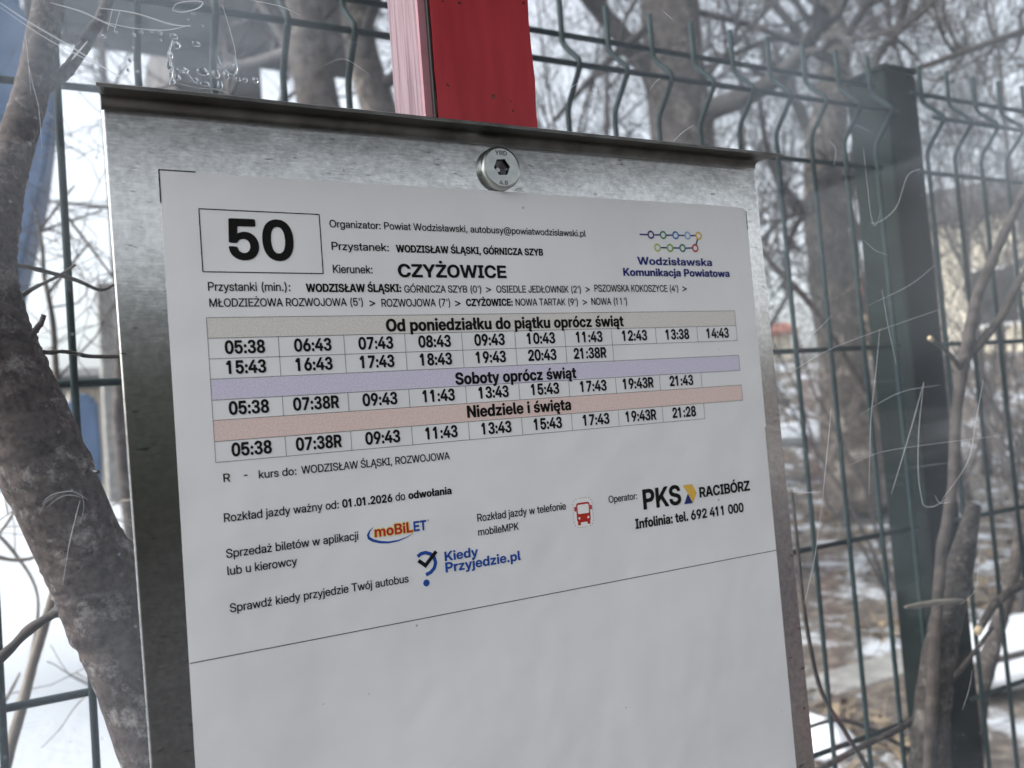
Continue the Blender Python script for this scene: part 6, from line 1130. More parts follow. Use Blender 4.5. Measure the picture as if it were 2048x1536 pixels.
def layout(s, w):
    """ink extents and pen positions of a string in glyph units"""
    pen, pos = 0, []
    lo, hi = 1e9, -1e9
    for ch in s:
        adv, pts, tri = GL[(w, ch)]
        pos.append(pen)
        if pts:
            lo = min(lo, pen + min(p[0] for p in pts)); hi = max(hi, pen + max(p[0] for p in pts))
        pen += adv
    return lo, hi, pos

def write(bm, s, w, x0, x1, base, cap, y, mi=0, grow=0.0):
    lo, hi, pos = layout(s, w)
    sx = (x1 - x0) / (hi - lo); sz = cap / CAP
    for ch, p in zip(s, pos):
        adv, pts, tri = GL[(w, ch)]
        vv = [bm.verts.new(mm(x0 + (p + x - lo) * sx, base + z * sz, y)) for x, z in pts]
        for t in tri:
            try: bm.faces.new([vv[i] for i in t]).material_index = mi
            except ValueError: pass

YB, YL, YT = -0.00005, -0.00010, -0.00016              # bands, rules and lettering lie one above the other
INK = {"black": "ink", "navy": "navy", "blue": "blue", "red": "redink"}
blocks = {}
def block(nm):
    if nm not in blocks: blocks[nm] = (bmesh.new(), [])
    return blocks[nm]
def slot(nm, mat):
    b, ms = block(nm)
    if mat not in ms: ms.append(mat)
    return ms.index(mat)
NAMES = dict(number="route_number", heading="heading_text", stops="stop_list_text", notes="notes_text", ticket_logo="ticket_logo",
             arrival_logo="arrivals_logo", operator="operator_text", network_logo="network_logo", day0="weekday_band", day1="saturday_band", day2="sunday_band",
             grid="times_grid", mark_a="corner_mark", mark_b="corner_mark", divider="dividing_line", bus="bus_icon", flag="operator_logo")
for s, w, x0, x1, base, cap, ink, blk in TEXT:
    b, _ = block(blk)
    if blk == "ticket_logo" and ink == "red":
        mi = slot(blk, "halo")
        for dx, dz in ((-.45, 0), (.45, 0), (0, .4), (0, -.4)):
            write(b, s, w, x0 + dx, x1 + dx, base + dz, cap, YL - dx * 2e-5 - dz * 1e-5, mi)
    write(b, s, w, x0, x1, base, cap, YT, slot(blk, INK[ink]))

# route number frame
b, _ = block("number"); k = slot("number", "ink")
fr = [(13.5, -14.3), (60.7, -14.5), (60.65, -39.2), (13.5, -38.95)]
for p, q in zip(fr, fr[1:] + fr[:1]): line(b, *p, *q, 0.42, YL, k)
# times
ROWS = [-56.85, -64.85, -72.85, -80.7, -88.8, -96.6, -104.7, -112.7]
X0, X1 = 13.7, 282.3
CW = (X1 - X0) / 10
for nm, i, mat in (("day0", 0, "band_grey"), ("day1", 3, "band_violet"), ("day2", 5, "band_red")):
    b, _ = block(nm); k = slot(nm, mat)
    polyface(b, [(X0, ROWS[i]), (X0, ROWS[i + 1]), (X1, ROWS[i + 1]), (X1, ROWS[i])], YB, k)
b, _ = block("grid"); k = slot("grid", "ink"); g = slot("grid", "grey_ink")
TIMES = {1: ("05:38 06:43 07:43 08:43 09:43 10:43 11:43 12:43 13:38 14:43", 10), 2: ("15:43 16:43 17:43 18:43 19:43 20:43 21:38R", 7),
         4: ("05:38 07:38R 09:43 11:43 13:43 15:43 17:43 19:43R 21:43", 9), 6: ("05:38 07:38R 09:43 11:43 13:43 15:43 17:43 19:43R 21:28", 9)}
lo, hi, _ = layout("05:38", 1)
SXT = 15.4 / (hi - lo)
for r, (txt, n) in TIMES.items():
    zt, zb = ROWS[r], ROWS[r + 1]
    for c, s in enumerate(txt.split()):
        lo, hi, _ = layout(s, 1)
        wd = (hi - lo) * SXT * (0.985 if len(s) > 5 else 1)
        cx = X0 + CW * (c + 0.5) + (0.3 if len(s) == 5 else 0)
        write(b, s, 2, cx - wd / 2, cx + wd / 2, zb + 1.75, 5.15, YT, k)
    for c in range(n + 1):
        line(b, X0 + CW * c, zt, X0 + CW * c, zb, 0.20, YL - 0.00001, g)
for i, z in enumerate(ROWS):
    x1 = X1 if i != 7 else X0 + CW * 9
    line(b, X0, z, x1, z, 0.22, YL, g)
for i in (0, 3, 5):
    for x in (X0, X1): line(b, x, ROWS[i], x, ROWS[i + 1], 0.20, YL - 0.00001, g)
# network logo: two rows of linked rings
b, _ = block("network_logo"); nv = slot("network_logo", "navy")
top = [(230.9, -17.45, "navy"), (238.75, -17.35, "green"), (246.8, -17.2, "azure"), (254.7, -17.1, "sky"), (262.1, -16.95, "orange")]
bot = [(234.4, -23.95, "lime"), (242.5, -23.9, "leafink"), (250.6, -23.8, "teal"), (259.1, -23.6, "redink")]
line(b, 223.9, -17.5, 228.8, -17.45, 0.75, YL, nv)
for rowp in (top, bot):
    for p, q in zip(rowp, rowp[1:]): line(b, p[0] + 2.0, p[1], q[0] - 2.0, q[1], 0.75, YL, nv)
line(b, 261.3, -18.7, 259.9, -21.8, 0.9, YL, nv)
for x, z, c in top + bot: ring(b, x, z, 1.72, 0.82, YT, slot("network_logo", c))
# ticket logo swoosh
b, _ = block("ticket_logo"); k = slot("ticket_logo", "blue")
ribbon(b, [(74.3, -145.2), (72.6, -146.5), (71.7, -148.1), (72.0, -149.4), (73.7, -150.6), (76.7, -151.7), (80.4, -152.3), (84.5, -152.15), (88.2, -151.3), (91.4, -150.1)],
       [0.08, 0.55, 1.05, 1.2, 1.2, 1.05, 0.85, 0.62, 0.36, 0.06], YL + 0.00001, k)
ring(b, 98.6, -145.4, 0.28, 0.16, YT, k, n=14)
# arrivals logo: question mark with a tick
b, _ = block("arrival_logo"); k = slot("arrival_logo", "blue"); kk = slot("arrival_logo", "ink")
qp = [(92.7, -160.0), (94.4, -159.0), (96.4, -158.85), (98.6, -159.7), (100.2, -161.6), (100.65, -163.8), (99.9, -165.9), (98.2, -167.4), (95.9, -168.2)]
ribbon(b, qp, [1.55] * len(qp), YL, k)
ring(b, 95.8, -171.6, 0.725, 1.45, YL, k)
ribbon(b, [(92.9, -161.7), (95.9, -164.2)], [1.6, 1.6], YT, kk); ribbon(b, [(95.35, -164.75), (101.3, -159.0)], [1.6, 1.6], YT - 0.00003, kk)
# bus icon sticker
b, _ = block("bus"); gk = slot("bus", "grey_ink"); wk = slot("bus", "white"); rk = slot("bus", "redink")
def rrect(x0, x1, z0, z1, r, n=6):
    o = []
    for cx, cz, a0 in ((x1 - r, z1 - r, 0), (x0 + r, z1 - r, 90), (x0 + r, z0 + r, 180), (x1 - r, z0 + r, 270)):
        o += [(cx + r * math.cos(math.radians(a0 + 90 * i / n)), cz + r * math.sin(math.radians(a0 + 90 * i / n))) for i in range(n + 1)]
    return o
bw = rrect(171.6, 182.4, -158.3, -144.7, 3.0)
polyface(b, bw, YB, wk)
for i in range(0, len(bw)):
    p, q = Vector(bw[i]), Vector(bw[(i + 1) % len(bw)])
    n = max(1, int((q - p).length / 0.55))
    for j in range(n):
        if (i + j) % 2 == 0:
            a, c = p.lerp(q, j / n), p.lerp(q, (j + 0.7) / n)
            line(b, a.x, a.y, c.x, c.y, 0.3, YL, gk)
polyface(b, rrect(173.3, 180.9, -156.0, -146.8, 1.3), YL, rk)
polyface(b, rrect(174.0, 180.2, -152.0, -147.7, 0.6), YT, wk)
for x in (173.6, 178.9): polyface(b, rrect(x, x + 1.6, -157.2, -155.7, 0.3), YL - 0.00002, rk)
for x in (172.2, 181.0): polyface(b, rrect(x, x + 1.0, -150.6, -148.4, 0.35), YL - 0.00003, rk)
for x in (174.6, 179.6): ring(b, x, -154.0, 0.28, 0.56, YT, wk, n=16)
# operator's arrow
b, _ = block("flag"); yk = slot("flag", "orange"); nk = slot("flag", "navy")
polyface(b, [(237.2, -145.2), (243.4, -145.2), (245.7, -150.0), (242.9, -154.6), (240.3, -149.8)], YL, yk)
polyface(b, [(240.0, -149.6), (237.1, -154.7), (242.7, -154.7)], YT, nk)
# rules and marks
b, _ = block("divider"); k = slot("divider", "ink"); line(b, -0.05, -186.1, 296.7, -186.1, 0.32, YL, k)
b, _ = block("mark_a"); k = slot("mark_a", "ink")
line(b, -0.15, 0.15, 13.2, 0.1, 0.45, YL, k); line(b, -0.05, 0.2, -0.05, -12.6, 0.4, YL - 0.00001, k)
b, _ = block("mark_b"); k = slot("mark_b", "ink"); line(b, 297.0, -2.2, 297.0, -12.6, 0.5, YL, k)
for nm, (b, ms) in blocks.items():
    bmesh.ops.recalc_face_normals(b, faces=b.faces)
    for f in b.faces:
        f.normal_update()
        if f.normal.y > 0: f.normal_flip()
    build(NAMES[nm], b, [M[x] for x in ms], sheet)

# stamped letters on the bolt
bm = bmesh.new()
def stamp(s, x0, x1, z, cap):
    lo, hi, pos = layout(s, 1); sx = (x1 - x0) / (hi - lo)
    for ch, p in zip(s, pos):
        _, pts, tri = GL[(1, ch)]
        vv = [bm.verts.new((x0 + (p + x - lo) * sx, -0.00388, z + zz * cap / CAP)) for x, zz in pts]
        for t in tri: bm.faces.new([vv[i] for i in t])
stamp("YRD", BC.x - 0.0031, BC.x + 0.0031, BC.z + 0.0055, 0.0021)
stamp("4.8", BC.x - 0.0020, BC.x + 0.0024, BC.z - 0.0082, 0.0020)
build("stamped_letters", bm, M["socket"], bolt)
# ------------------------------------------------------------------ wire mesh fence beyond the shelter
FY = 0.28
def wire_profile():
    """height and depth of a vertical wire: one V fold near the top"""
    pts = [(1.885, FY), (1.8425, FY), (1.8160, FY - 0.027), (1.7850, FY)]
    for zc in (1.25, 0.65):
        pts += [(zc + 0.03, FY), (zc, FY - 0.027), (zc - 0.03, FY)] if zc < 1 else []
    pts += [(0.22, FY)]
    return pts
def bendify(pts, r=0.006):
    """rounds the folds a little"""
    out = [pts[0]]
    for a, b, c in zip(pts, pts[1:], pts[2:]):
        A, B, Cc = Vector(a), Vector(b), Vector(c)
        out += [tuple(B + (A - B).normalized() * r), tuple(B + (A - B).normalized() * r * .3 + (Cc - B).normalized() * r * .3), tuple(B + (Cc - B).normalized() * r)]
    return out + [pts[-1]]
PROF = bendify(wire_profile())
HZ = [(1.8545, FY + 0.0050), (1.8160, FY - 0.0215), (1.7616, FY + 0.0050)] + [(1.5616 - 0.2 * k, FY + 0.0050) for k in range(7)]
def fence_panel(x0, n, label):
    ex0, ex1 = x0 - 0.012, x0 + (n - 1) * 0.05 + 0.012
    f = empty("wire_fence_panel", (x0, FY, 0.2), label, "fence", "green wire fence panels")
    for i in range(n):
        bm = bmesh.new()
        x = x0 + 0.05 * i
        tube(bm, [(x, y, z) for z, y in PROF], 0.00255, 8)
        build("vertical_wire", bm, M["green_wire"], f)
    for z, y in HZ:
        bm = bmesh.new(); tube(bm, [(ex0, y, z), ((ex0 + ex1) / 2, y, z - 0.0006), (ex1, y, z)], 0.0027, 8)
        build("horizontal_wire", bm, M["green_wire"], f)
    return f
fence_panel(0.0217 - 0.05 * 14, 30, "green wire mesh fence panel with folded top, left of the square post")
fence_panel(0.8587, 28, "green wire mesh fence panel with folded top, right of the square post")
fp = empty("fence_post", (0.838, 0.32, 0.15), "dark green square steel fence post between two wire panels", "post")
bm = bmesh.new(); box(bm, 0.812, 0.868, 0.2905, 0.345, 0.15, 1.880, 0.004)
build("post_tube", bm, M["green_post"], fp)
bm = bmesh.new(); box(bm, 0.8105, 0.8695, 0.289, 0.3465, 1.8803, 1.888, 0.003)
build("post_cap", bm, M["green_post"], fp)
for z in (0.90,):
    bm = bmesh.new(); box(bm, 0.806, 0.874, 0.2866, 0.2902, z - 0.016, z + 0.016, 0.001)
    cl = build("clamp", bm, M["green_post"], fp)
    bm = bmesh.new(); bmesh.ops.create_cone(bm, segments=6, radius1=0.006, radius2=0.0055, depth=0.005, cap_ends=True, matrix=Matrix.Translation((0.840, 0.2842, z)) @ Matrix.Rotation(math.pi / 2, 4, "X"))
    build("clamp_bolt", bm, M["bolt"], cl)

# ------------------------------------------------------------------ near sapling leaning against the pane
def pix_path(pix, sub=5):
    """(u, v, y, width) rows: photo pixel, metres beyond the board, width in photo pixels"""
    pts = [at(u, v, y) for u, v, y, w in pix]
    rad = [w * 0.5 * depth(p) / FPX for p, (u, v, y, w) in zip(pts, pix)]
    return smooth_path(pts, rad, sub)

def stem(bm, pix, n=8, jit=0.0, sub=5, knob=0.0, seed=1):
    P, Rr = pix_path(pix, sub)
    if knob:
        Rr = [r * (1 + knob * noise.noise(p * (0.5 / max(r, 1e-4)) + Vector((seed, 3, 1)))) for p, r in zip(P, Rr)]
        P = [p + Vector((noise.noise(p * 9), noise.noise(p * 9 + Vector((5, 5, 5))), 0)) * r * 0.5 * min(1, knob * 3) for p, r in zip(P, Rr)]
    tube(bm, P, Rr, n, jit=jit, seed=seed)

TY = 0.125
lt = empty("leaning_sapling", at(330, 1900, TY), "dark knobbly sapling trunk close behind the pane, left of the timetable board", "tree")
bm = bmesh.new()
stem(bm, [(170, -260, TY + .03, 54), (130, -120, TY + .03, 56), (104, -20, TY + .03, 58), (88, 60, TY + .025, 60), (66, 170, TY + .02, 64), (36, 273, TY + .015, 68), (6, 360, TY + .01, 82), (-18, 440, TY, 106), (-38, 520, TY, 128),
          (-36, 600, TY, 142), (-8, 702, TY, 156), (26, 783, TY, 162), (66, 878, TY, 165), (113, 985, TY, 168), (160, 1090, TY, 164), (196, 1160, TY, 172), (214, 1225, TY, 158), (246, 1300, TY, 148), (284, 1400, TY, 142), (324, 1536, TY, 140), (372, 1720, TY, 146), (420, 1950, TY, 150), (520, 2600, TY, 160)],
     n=40, jit=0.055, sub=14)
build("trunk", bm, M["bark"], lt)
def twig(par, pix, mat="twig", n=8, knob=0.25, nm="twig", seed=1):
    bm = bmesh.new(); stem(bm, pix, n, 0.08, 6, knob, seed); return build(nm, bm, M[mat], par)
twig(lt, [(70, 190, TY + .02, 24), (98, 168, TY + .02, 25), (130, 145, TY + .03, 26), (160, 105, TY + .03, 25), (185, 62, TY + .035, 24), (205, 30, TY + .04, 22), (240, -60, TY + .05, 20)], "bark", 14, .15, "branch")
twig(lt, [(55, 690, TY - .01, 13), (66, 668, TY - .015, 12), (74, 655, TY - .02, 13), (82, 645, TY - .02, 11), (87, 630, TY - .02, 10)], knob=.5)
twig(lt, [(60, 700, TY + .02, 10), (95, 705, TY + .02, 9), (125, 703, TY + .02, 8), (155, 708, TY + .02, 9), (185, 713, TY + .02, 8), (260, 713, TY + .02, 8)], knob=.35)
twig(lt, [(150, 1200, TY, 26), (135, 1214, TY, 22), (105, 1230, TY + .005, 19), (60, 1260, TY + .01, 19), (20, 1300, TY + .01, 21), (-30, 1345, TY + .01, 20)], knob=.3, n=10)
twig(lt, [(0, 528, TY + .06, 9), (40, 532, TY + .07, 9), (78, 540, TY + .08, 9), (150, 560, TY + .09, 8), (200, 580, TY + .1, 7), (230, 567, TY + .1, 5)], knob=.3)
twig(lt, [(10, 615, TY + .08, 13), (60, 580, TY + .1, 9), (110, 555, TY + .12, 6), (150, 530, TY + .13, 5)], knob=.3)
twig(lt, [(255, 1098, TY + .02, 5), (270, 1088, TY + .02, 4), (290, 1080, TY + .02, 4)])
twig(lt, [(120, 1160, TY + .0, 9), (100, 1163, TY, 6), (95, 1158, TY, 3)])
bm = bmesh.new()
stem(bm, [(183, 938, TY - .03, 9), (190, 943, TY - .034, 10), (197, 944, TY - .036, 7)], 8)
build("bud", bm, M["black"], lt)

# ------------------------------------------------------------------ generic bare trees
def grow(segs, p, d, L, r, lev, rng, up=0.10, minr=0.003, wob=0.22):
    n = 5 if lev else 7
    pts, rad = [p.copy()], [r]
    q, dd = p.copy(), d.normalized()
    for i in range(n):
        dd = (dd + Vector((rng.gauss(0, wob), rng.gauss(0, wob), rng.gauss(0, wob) + up))).normalized()
        q = q + dd * (L / n)
        pts.append(q.copy()); rad.append(max(minr * .6, r * (1 - 0.55 * (i + 1) / n)))
    segs.append((pts, rad, lev))
    if lev <= 0: return
    k = rng.randint(3, 5) if lev > 1 else rng.randint(3, 6)
    for j in range(k):
        t = rng.uniform(0.3, 1.0) * n
        i = min(n - 1, int(t)); b = pts[i].lerp(pts[i + 1], t - i)
        ax = (pts[i + 1] - pts[i]).normalized()
        side = ax.orthogonal().normalized(); side.rotate(Matrix.Rotation(rng.uniform(0, 6.283), 3, ax))
        an = rng.uniform(0.5, 1.05)
        nd_ = ax * math.cos(an) + side * math.sin(an)
        grow(segs, b, nd_, L * rng.uniform(0.5, 0.75), max(minr, rad[i] * rng.uniform(0.42, 0.62)), lev - 1, rng, up, minr, wob)

def bare_tree(name, label, cat, base, height, r, seed, group=None, levels=4, lean=(0, 0), mat="bark_far", tmat="twig_far", fork=0.45, spread=0.9, minr=0.003, limbs=7, up=0.10):
    rng = random.Random(seed)
    root = empty(name, base, label, cat, group)
    base = Vector(base)
    top = base + Vector((lean[0], lean[1], height))
    P, Rr = [], []
    n = 12
    for i in range(n + 1):
        t = i / n
        p = base.lerp(top, t) + Vector((noise.noise(Vector((t * 2.5, seed, 0))), noise.noise(Vector((t * 2.5, seed, 7))), 0)) * 0.10 * height * math.sin(math.pi * min(1, t + .05)) * 0.4
        P.append(p); Rr.append(r * (1.25 - 1.05 * t if t > .08 else 1.5 - 3.5 * t + .0))
    bm = bmesh.new(); tube(bm, P, Rr, 12, jit=0.12, seed=seed)
    build("trunk", bm, M[mat], root)
    segs = []
    for j in range(limbs):
        t = rng.uniform(fork, 1.0); i = min(n - 1, int(t * n))
        ang = rng.uniform(0, 6.283)
        d = Vector((math.cos(ang) * spread, math.sin(ang) * spread, rng.uniform(0.35, 1.0)))
        grow(segs, P[i].lerp(P[i + 1], t * n - i), d, height * rng.uniform(0.28, 0.45), Rr[i] * rng.uniform(0.45, 0.7), levels - 1, rng, up, minr)
    bm = bmesh.new()
    for pts, rad, lev in segs: tube(bm, pts, rad, 6 if lev > 1 else 4, cap=False)
    build("crown", bm, M[tmat], root)
    return root

def tz(x, y): return terrain(x, y) - 0.05
def spot(u, y):
    p = at(u, 800, y); return (p.x, y, tz(p.x, y))

# thick trunk beside the red post, and the blotched one behind the board's right edge
def pix_tree(name, label, cat, pix, mat, crown_seed, n=14, limbs=0, lev=3, L=1.2, extra=(), tmat="twig_far", group=None, jit=.1):
    p0 = at(pix[-1][0], pix[-1][1], pix[-1][2])
    root = empty(name, p0, label, cat, group)
    P, Rr = pix_path(pix, 5)
    bm = bmesh.new(); tube(bm, P, Rr, n, jit=jit, seed=crown_seed)
    build("trunk", bm, M[mat], root)
    bm = bmesh.new(); got = False
    rng = random.Random(crown_seed)
    for e in extra:
        Q, q = pix_path(e, 5); tube(bm, Q, q, 8, jit=.1, seed=3); got = True
        # side twigs on every authored limb
        for _ in range(5):
            i = rng.randrange(2, len(Q) - 1); s = []
            ax = (Q[i] - Q[i - 1]).normalized(); sd_ = ax.orthogonal(); sd_.rotate(Matrix.Rotation(rng.uniform(0, 6.28), 3, ax))
            grow(s, Q[i], ax * .6 + sd_, L * .5, q[i] * .55, 2, rng, .05, .0025)
            for a, b, c in s: tube(bm, a, b, 4, cap=False)
    for _ in range(limbs):
        i = rng.randrange(1, len(P) // 2 + 1); s = []
        a = rng.uniform(0, 6.283)
        grow(s, P[i], Vector((math.cos(a), math.sin(a), .5)), L, Rr[i] * .4, lev, rng, .08, .003)
        for x, y, z in s: tube(bm, x, y, 5 if z > 1 else 4, cap=False); got = True
    if got: build("crown", bm, M[tmat], root)
    else: bm.free()
    return root

pix_tree("bare_tree", "stout grey brown trunk just right of the red strip", "tree",
         [(1300, -500, 4.2, 90), (1330, -150, 4.2, 105), (1345, 80, 4.2, 118), (1365, 290, 4.2, 128), (1400, 560, 4.2, 140), (1450, 900, 4.2, 155), (1500, 1250, 4.2, 175)], "bark_far", 11, limbs=5, lev=3, L=1.4,
         extra=[[(1384, 22, 4.1, 14), (1490, 47, 4.0, 13), (1570, 77, 3.9, 12), (1629, 106, 3.9, 10), (1700, 150, 3.9, 7)],
                [(1410, 155, 4.0, 14), (1440, 120, 3.9, 12), (1482, 73, 3.8, 12), (1541, 11, 3.8, 10), (1600, -60, 3.8, 8)],
                [(1290, 60, 4.0, 18), (1220, 120, 3.9, 16), (1170, 170, 3.8, 14), (1110, 240, 3.7, 10)]])
pix_tree("bare_tree", "pale blotched trunk half hidden by the board's right edge", "tree",
         [(1650, -400, 5.2, 30), (1655, -60, 5.2, 38), (1668, 60, 5.2, 46), (1668, 150, 5.2, 58), (1655, 260, 5.2, 76), (1650, 400, 5.2, 86), (1664, 560, 5.2, 88), (1686, 720, 5.2, 92), (1705, 900, 5.2, 125), (1715, 1010, 5.2, 140)], "bark_pale", 12, limbs=5, lev=3, L=1.6,
         extra=[[(1670, 120, 5.1, 18), (1570, 77, 5.0, 15), (1482, 102, 5.0, 12), (1400, 140, 5, 8)],
                [(1660, 330, 5.1, 26), (1615, 420, 4.9, 30), (1570, 380, 4.8, 22), (1535, 300, 4.8, 14), (1520, 200, 4.8, 10)],
                [(1690, 420, 5.1, 24), (1712, 300, 5.0, 22), (1749, 128, 4.9, 18), (1786, 73, 4.8, 17), (1811, 11, 4.8, 16), (1830, -80, 4.8, 14)]])
pix_tree("bare_tree", "reddish brown trunk left of the red strip, above the board", "tree",
         [(560, -500, 5.0, 60), (590, -150, 5.0, 70), (610, 60, 5.0, 80), (640, 230, 5.0, 88), (670, 500, 5.0, 95), (700, 1000, 5.0, 110)], "bark_far", 13, limbs=4, lev=3, L=1.3)
pix_tree("bare_tree", "grey blurred trunk between the reddish trunk and the red strip", "tree",
         [(700, -400, 6.0, 50), (705, -50, 6.0, 58), (728, 120, 6.0, 66), (765, 260, 6.0, 74), (820, 700, 6.0, 80), (850, 1000, 6.0, 95)], "bark_pale", 14, limbs=6, lev=3, L=1.6)

# row of bare trees filling the sky
for i, (u, y, h, r, sd_, lab) in enumerate((
    (1420, 5.4, 4.6, .035, 41, "young thin bare tree just left of the pale blotched trunk"),
    (1750, 5.2, 4.6, .035, 42, "young thin bare tree left of the fence post, close to the fence"),
    (1920, 5.0, 4.4, .032, 43, "young thin bare tree right of the fence post, close to the fence"),
    (2010, 7.2, 5.6, .04, 44, "thin bare tree standing before the cream house's middle"),
    (1180, 5.2, 4.6, .03, 45, "young thin bare tree right beside the red strip"),
    (1130, 6.5, 5.2, .07, 21, "slim bare tree behind the red strip's right side"),
    (1230, 8.5, 6.4, .09, 22, "bare tree seen between the red strip and the stout trunk"),
    (1500, 7.0, 5.4, .07, 23, "bare tree above the right corner of the board's lip"),
    (1960, 6.0, 5.0, .06, 27, "bare tree in front of the cream house"),
    (2090, 7.5, 6.2, .08, 28, "bare tree at the right edge, beyond the fence"),
    (2260, 6.5, 6.0, .08, 29, "bare tree beyond the right edge, its limbs reaching in"))):
    bare_tree("bare_tree", lab, "tree", spot(u, y), h, r * .8, sd_, "bare trees beyond the fence", levels=5 if r < .05 else 4, lean=(random.Random(sd_).uniform(-.4, .4), 0), minr=0.0026, limbs=7, fork=.3)
bare_tree("bare_tree", "slim bare tree seen past the board's top left corner", "tree", spot(250, 7.5), 5.0, .045, 31, "bare trees beyond the fence", levels=3, minr=0.003, limbs=6)
bare_tree("bare_tree", "bare tree above the board, behind the wire fence left of the red strip", "tree", spot(500, 8.0), 6.0, .07, 32, "bare trees beyond the fence", levels=4, minr=0.003, limbs=7)

# long bough crossing the top right corner
tw = empty("hanging_bough", at(2200, 20, 2.6), "long thin bough crossing the sky at the top right corner", "branch")
bm = bmesh.new()
for e in ([(2200, 15, 2.6, 18), (2048, 62, 2.6, 15), (1965, 91, 2.6, 14), (1884, 120, 2.6, 13), (1826, 142, 2.6, 11), (1740, 190, 2.6, 7)],):
    P, Rr = pix_path(e); tube(bm, P, Rr, 8, jit=.1)
    rng = random.Random(4)
    for _ in range(16):
        i = rng.randrange(1, len(P) - 1); s = []
        grow(s, P[i], Vector((-.6, rng.uniform(-.3, .3), rng.uniform(-.8, .8))), .45, Rr[i] * .5, 2, rng, 0.02, .0012)
        for a, b, c in s: tube(bm, a, b, 4, cap=False)
build("limb", bm, M["twig"], tw)

# ------------------------------------------------------------------ shrubs between fence and trees
def shrub(name, label, cat, paths, mat="twig", group=None, seed=1, twigs=2, tl=.25, ends=()):
    p = paths[0][0]
    b = at(*paths[0][-1][:3])
    root = empty(name, b, label, cat, group)
    rng = random.Random(seed)
    for k, e in enumerate(paths):
        bm = bmesh.new()
        P, Rr = pix_path(e, 6)
        Rr = [r * (1 + .12 * noise.noise(q * (0.6 / r))) for q, r in zip(P, Rr)]
        tube(bm, P, Rr, 10, jit=.06, seed=k)
        for _ in range(twigs):
            i = rng.randrange(1, len(P) - 2); s = []
            ax = (P[i] - P[i + 1]).normalized(); sd_ = ax.orthogonal(); sd_.rotate(Matrix.Rotation(rng.uniform(0, 6.28), 3, ax))
            grow(s, P[i], ax * .7 + sd_ * .8, tl, min(Rr[i] * .45, .004), 2, rng, .03, .0009)
            for a, bb, c in s: tube(bm, a, bb, 4, cap=False)
        build("stem", bm, M[mat], root)
    for u, v, y, w, du, dv in ends:
        bm = bmesh.new()
        P, Rr = pix_path([(u, v, y, w), (u + du * .5, v + dv * .5, y, w), (u + du, v + dv, y, w * .92)], 2)
        tube(bm, P, Rr, 10)
        build("cut_end", bm, M["cut"], root)
    return root
shrub("forked_shrub", "forked brown shrub stem right of the fence post", "shrub",
      [[(2110, 250, .215, 13), (2048, 383, .215, 16), (1975, 540, .215, 20), (1950, 610, .215, 22), (1930, 715, .215, 24), (1913, 825, .215, 22), (1907, 956, .215, 22), (1893, 1050, .215, 22), (1880, 1140, .215, 22), (1860, 1500, .215, 24), (1850, 1900, .215, 26)],
       [(2120, 470, .20, 12), (2048, 549, .20, 15), (2008, 624, .20, 16), (1956, 692, .21, 16), (1917, 728, .215, 16)],
       [(1862, 678, .20, 8), (1881, 692, .20, 9), (1900, 710, .21, 10), (1920, 735, .215, 12)],
       [(1996, 518, .215, 7), (1986, 535, .215, 9), (1962, 560, .215, 12)]], twigs=0, seed=3, tl=.12, ends=[(1858, 675, .20, 9, 8, 6)])
shrub("slanting_shoot", "long dark shoot slanting down from the board's right edge to the fence post", "shrub",
      [[(1440, 380, 1.1, 8), (1529, 510, 1.1, 11), (1617, 604, 1.1, 13), (1676, 695, 1.1, 14), (1741, 803, 1.1, 16), (1790, 907, 1.1, 18), (1850, 1060, 1.1, 20), (1960, 1400, 1.1, 22)],
       [(1560, 455, 1.1, 5), (1545, 490, 1.1, 6), (1532, 513, 1.1, 8)]], twigs=2, seed=5)
shrub("cut_shrub_stump", "thick grey brown shrub stump with sawn limbs in front of the fence post, lower right", "shrub",
      [[(1948, 1010, .225, 26), (1925, 1110, .225, 48), (1900, 1210, .225, 60), (1878, 1310, .225, 66), (1864, 1420, .225, 70), (1858, 1536, .225, 76), (1850, 1900, .225, 90)],
       [(1956, 1264, .25, 15), (1992, 1206, .25, 16), (2048, 1167, .25, 16), (2130, 1120, .25, 16), (2300, 1060, .25, 14)],
       [(1985, 1255, .25, 7), (1919, 1342, .25, 10), (1832, 1436, .24, 12), (1720, 1495, .24, 12), (1600, 1560, .24, 12)],
       [(2060, 980, .7, 22), (2030, 1130, .7, 27), (1985, 1290, .7, 32), (1950, 1420, .7, 46), (1930, 1700, .7, 50)],
       [(1560, 1480, .6, 6), (1680, 1440, .6, 9), (1800, 1490, .6, 10), (1900, 1560, .6, 10)]], mat="stump", twigs=0, seed=6, tl=.12,
      ends=[(1954, 1267, .249, 16, 5, -12)])
shrub("bent_shoot", "thin bent brown shoot hugging the board's lower right edge", "shrub",
      [[(1583, 980, .10, 5), (1592, 1060, .10, 7), (1606, 1200, .11, 8), (1620, 1290, .12, 9), (1640, 1375, .13, 9), (1668, 1430, .14, 9), (1700, 1480, .15, 9), (1760, 1600, .2, 10), (1900, 2000, .26, 12)]], twigs=0)
shrub("cut_stick", "short pale sawn stick lying across the fence post, lower right", "stick",
      [[(1925, 1202, .16, 10), (1880, 1204, .16, 11), (1835, 1211, .16, 12), (1810, 1214, .16, 5)]], mat="shoot", twigs=0)
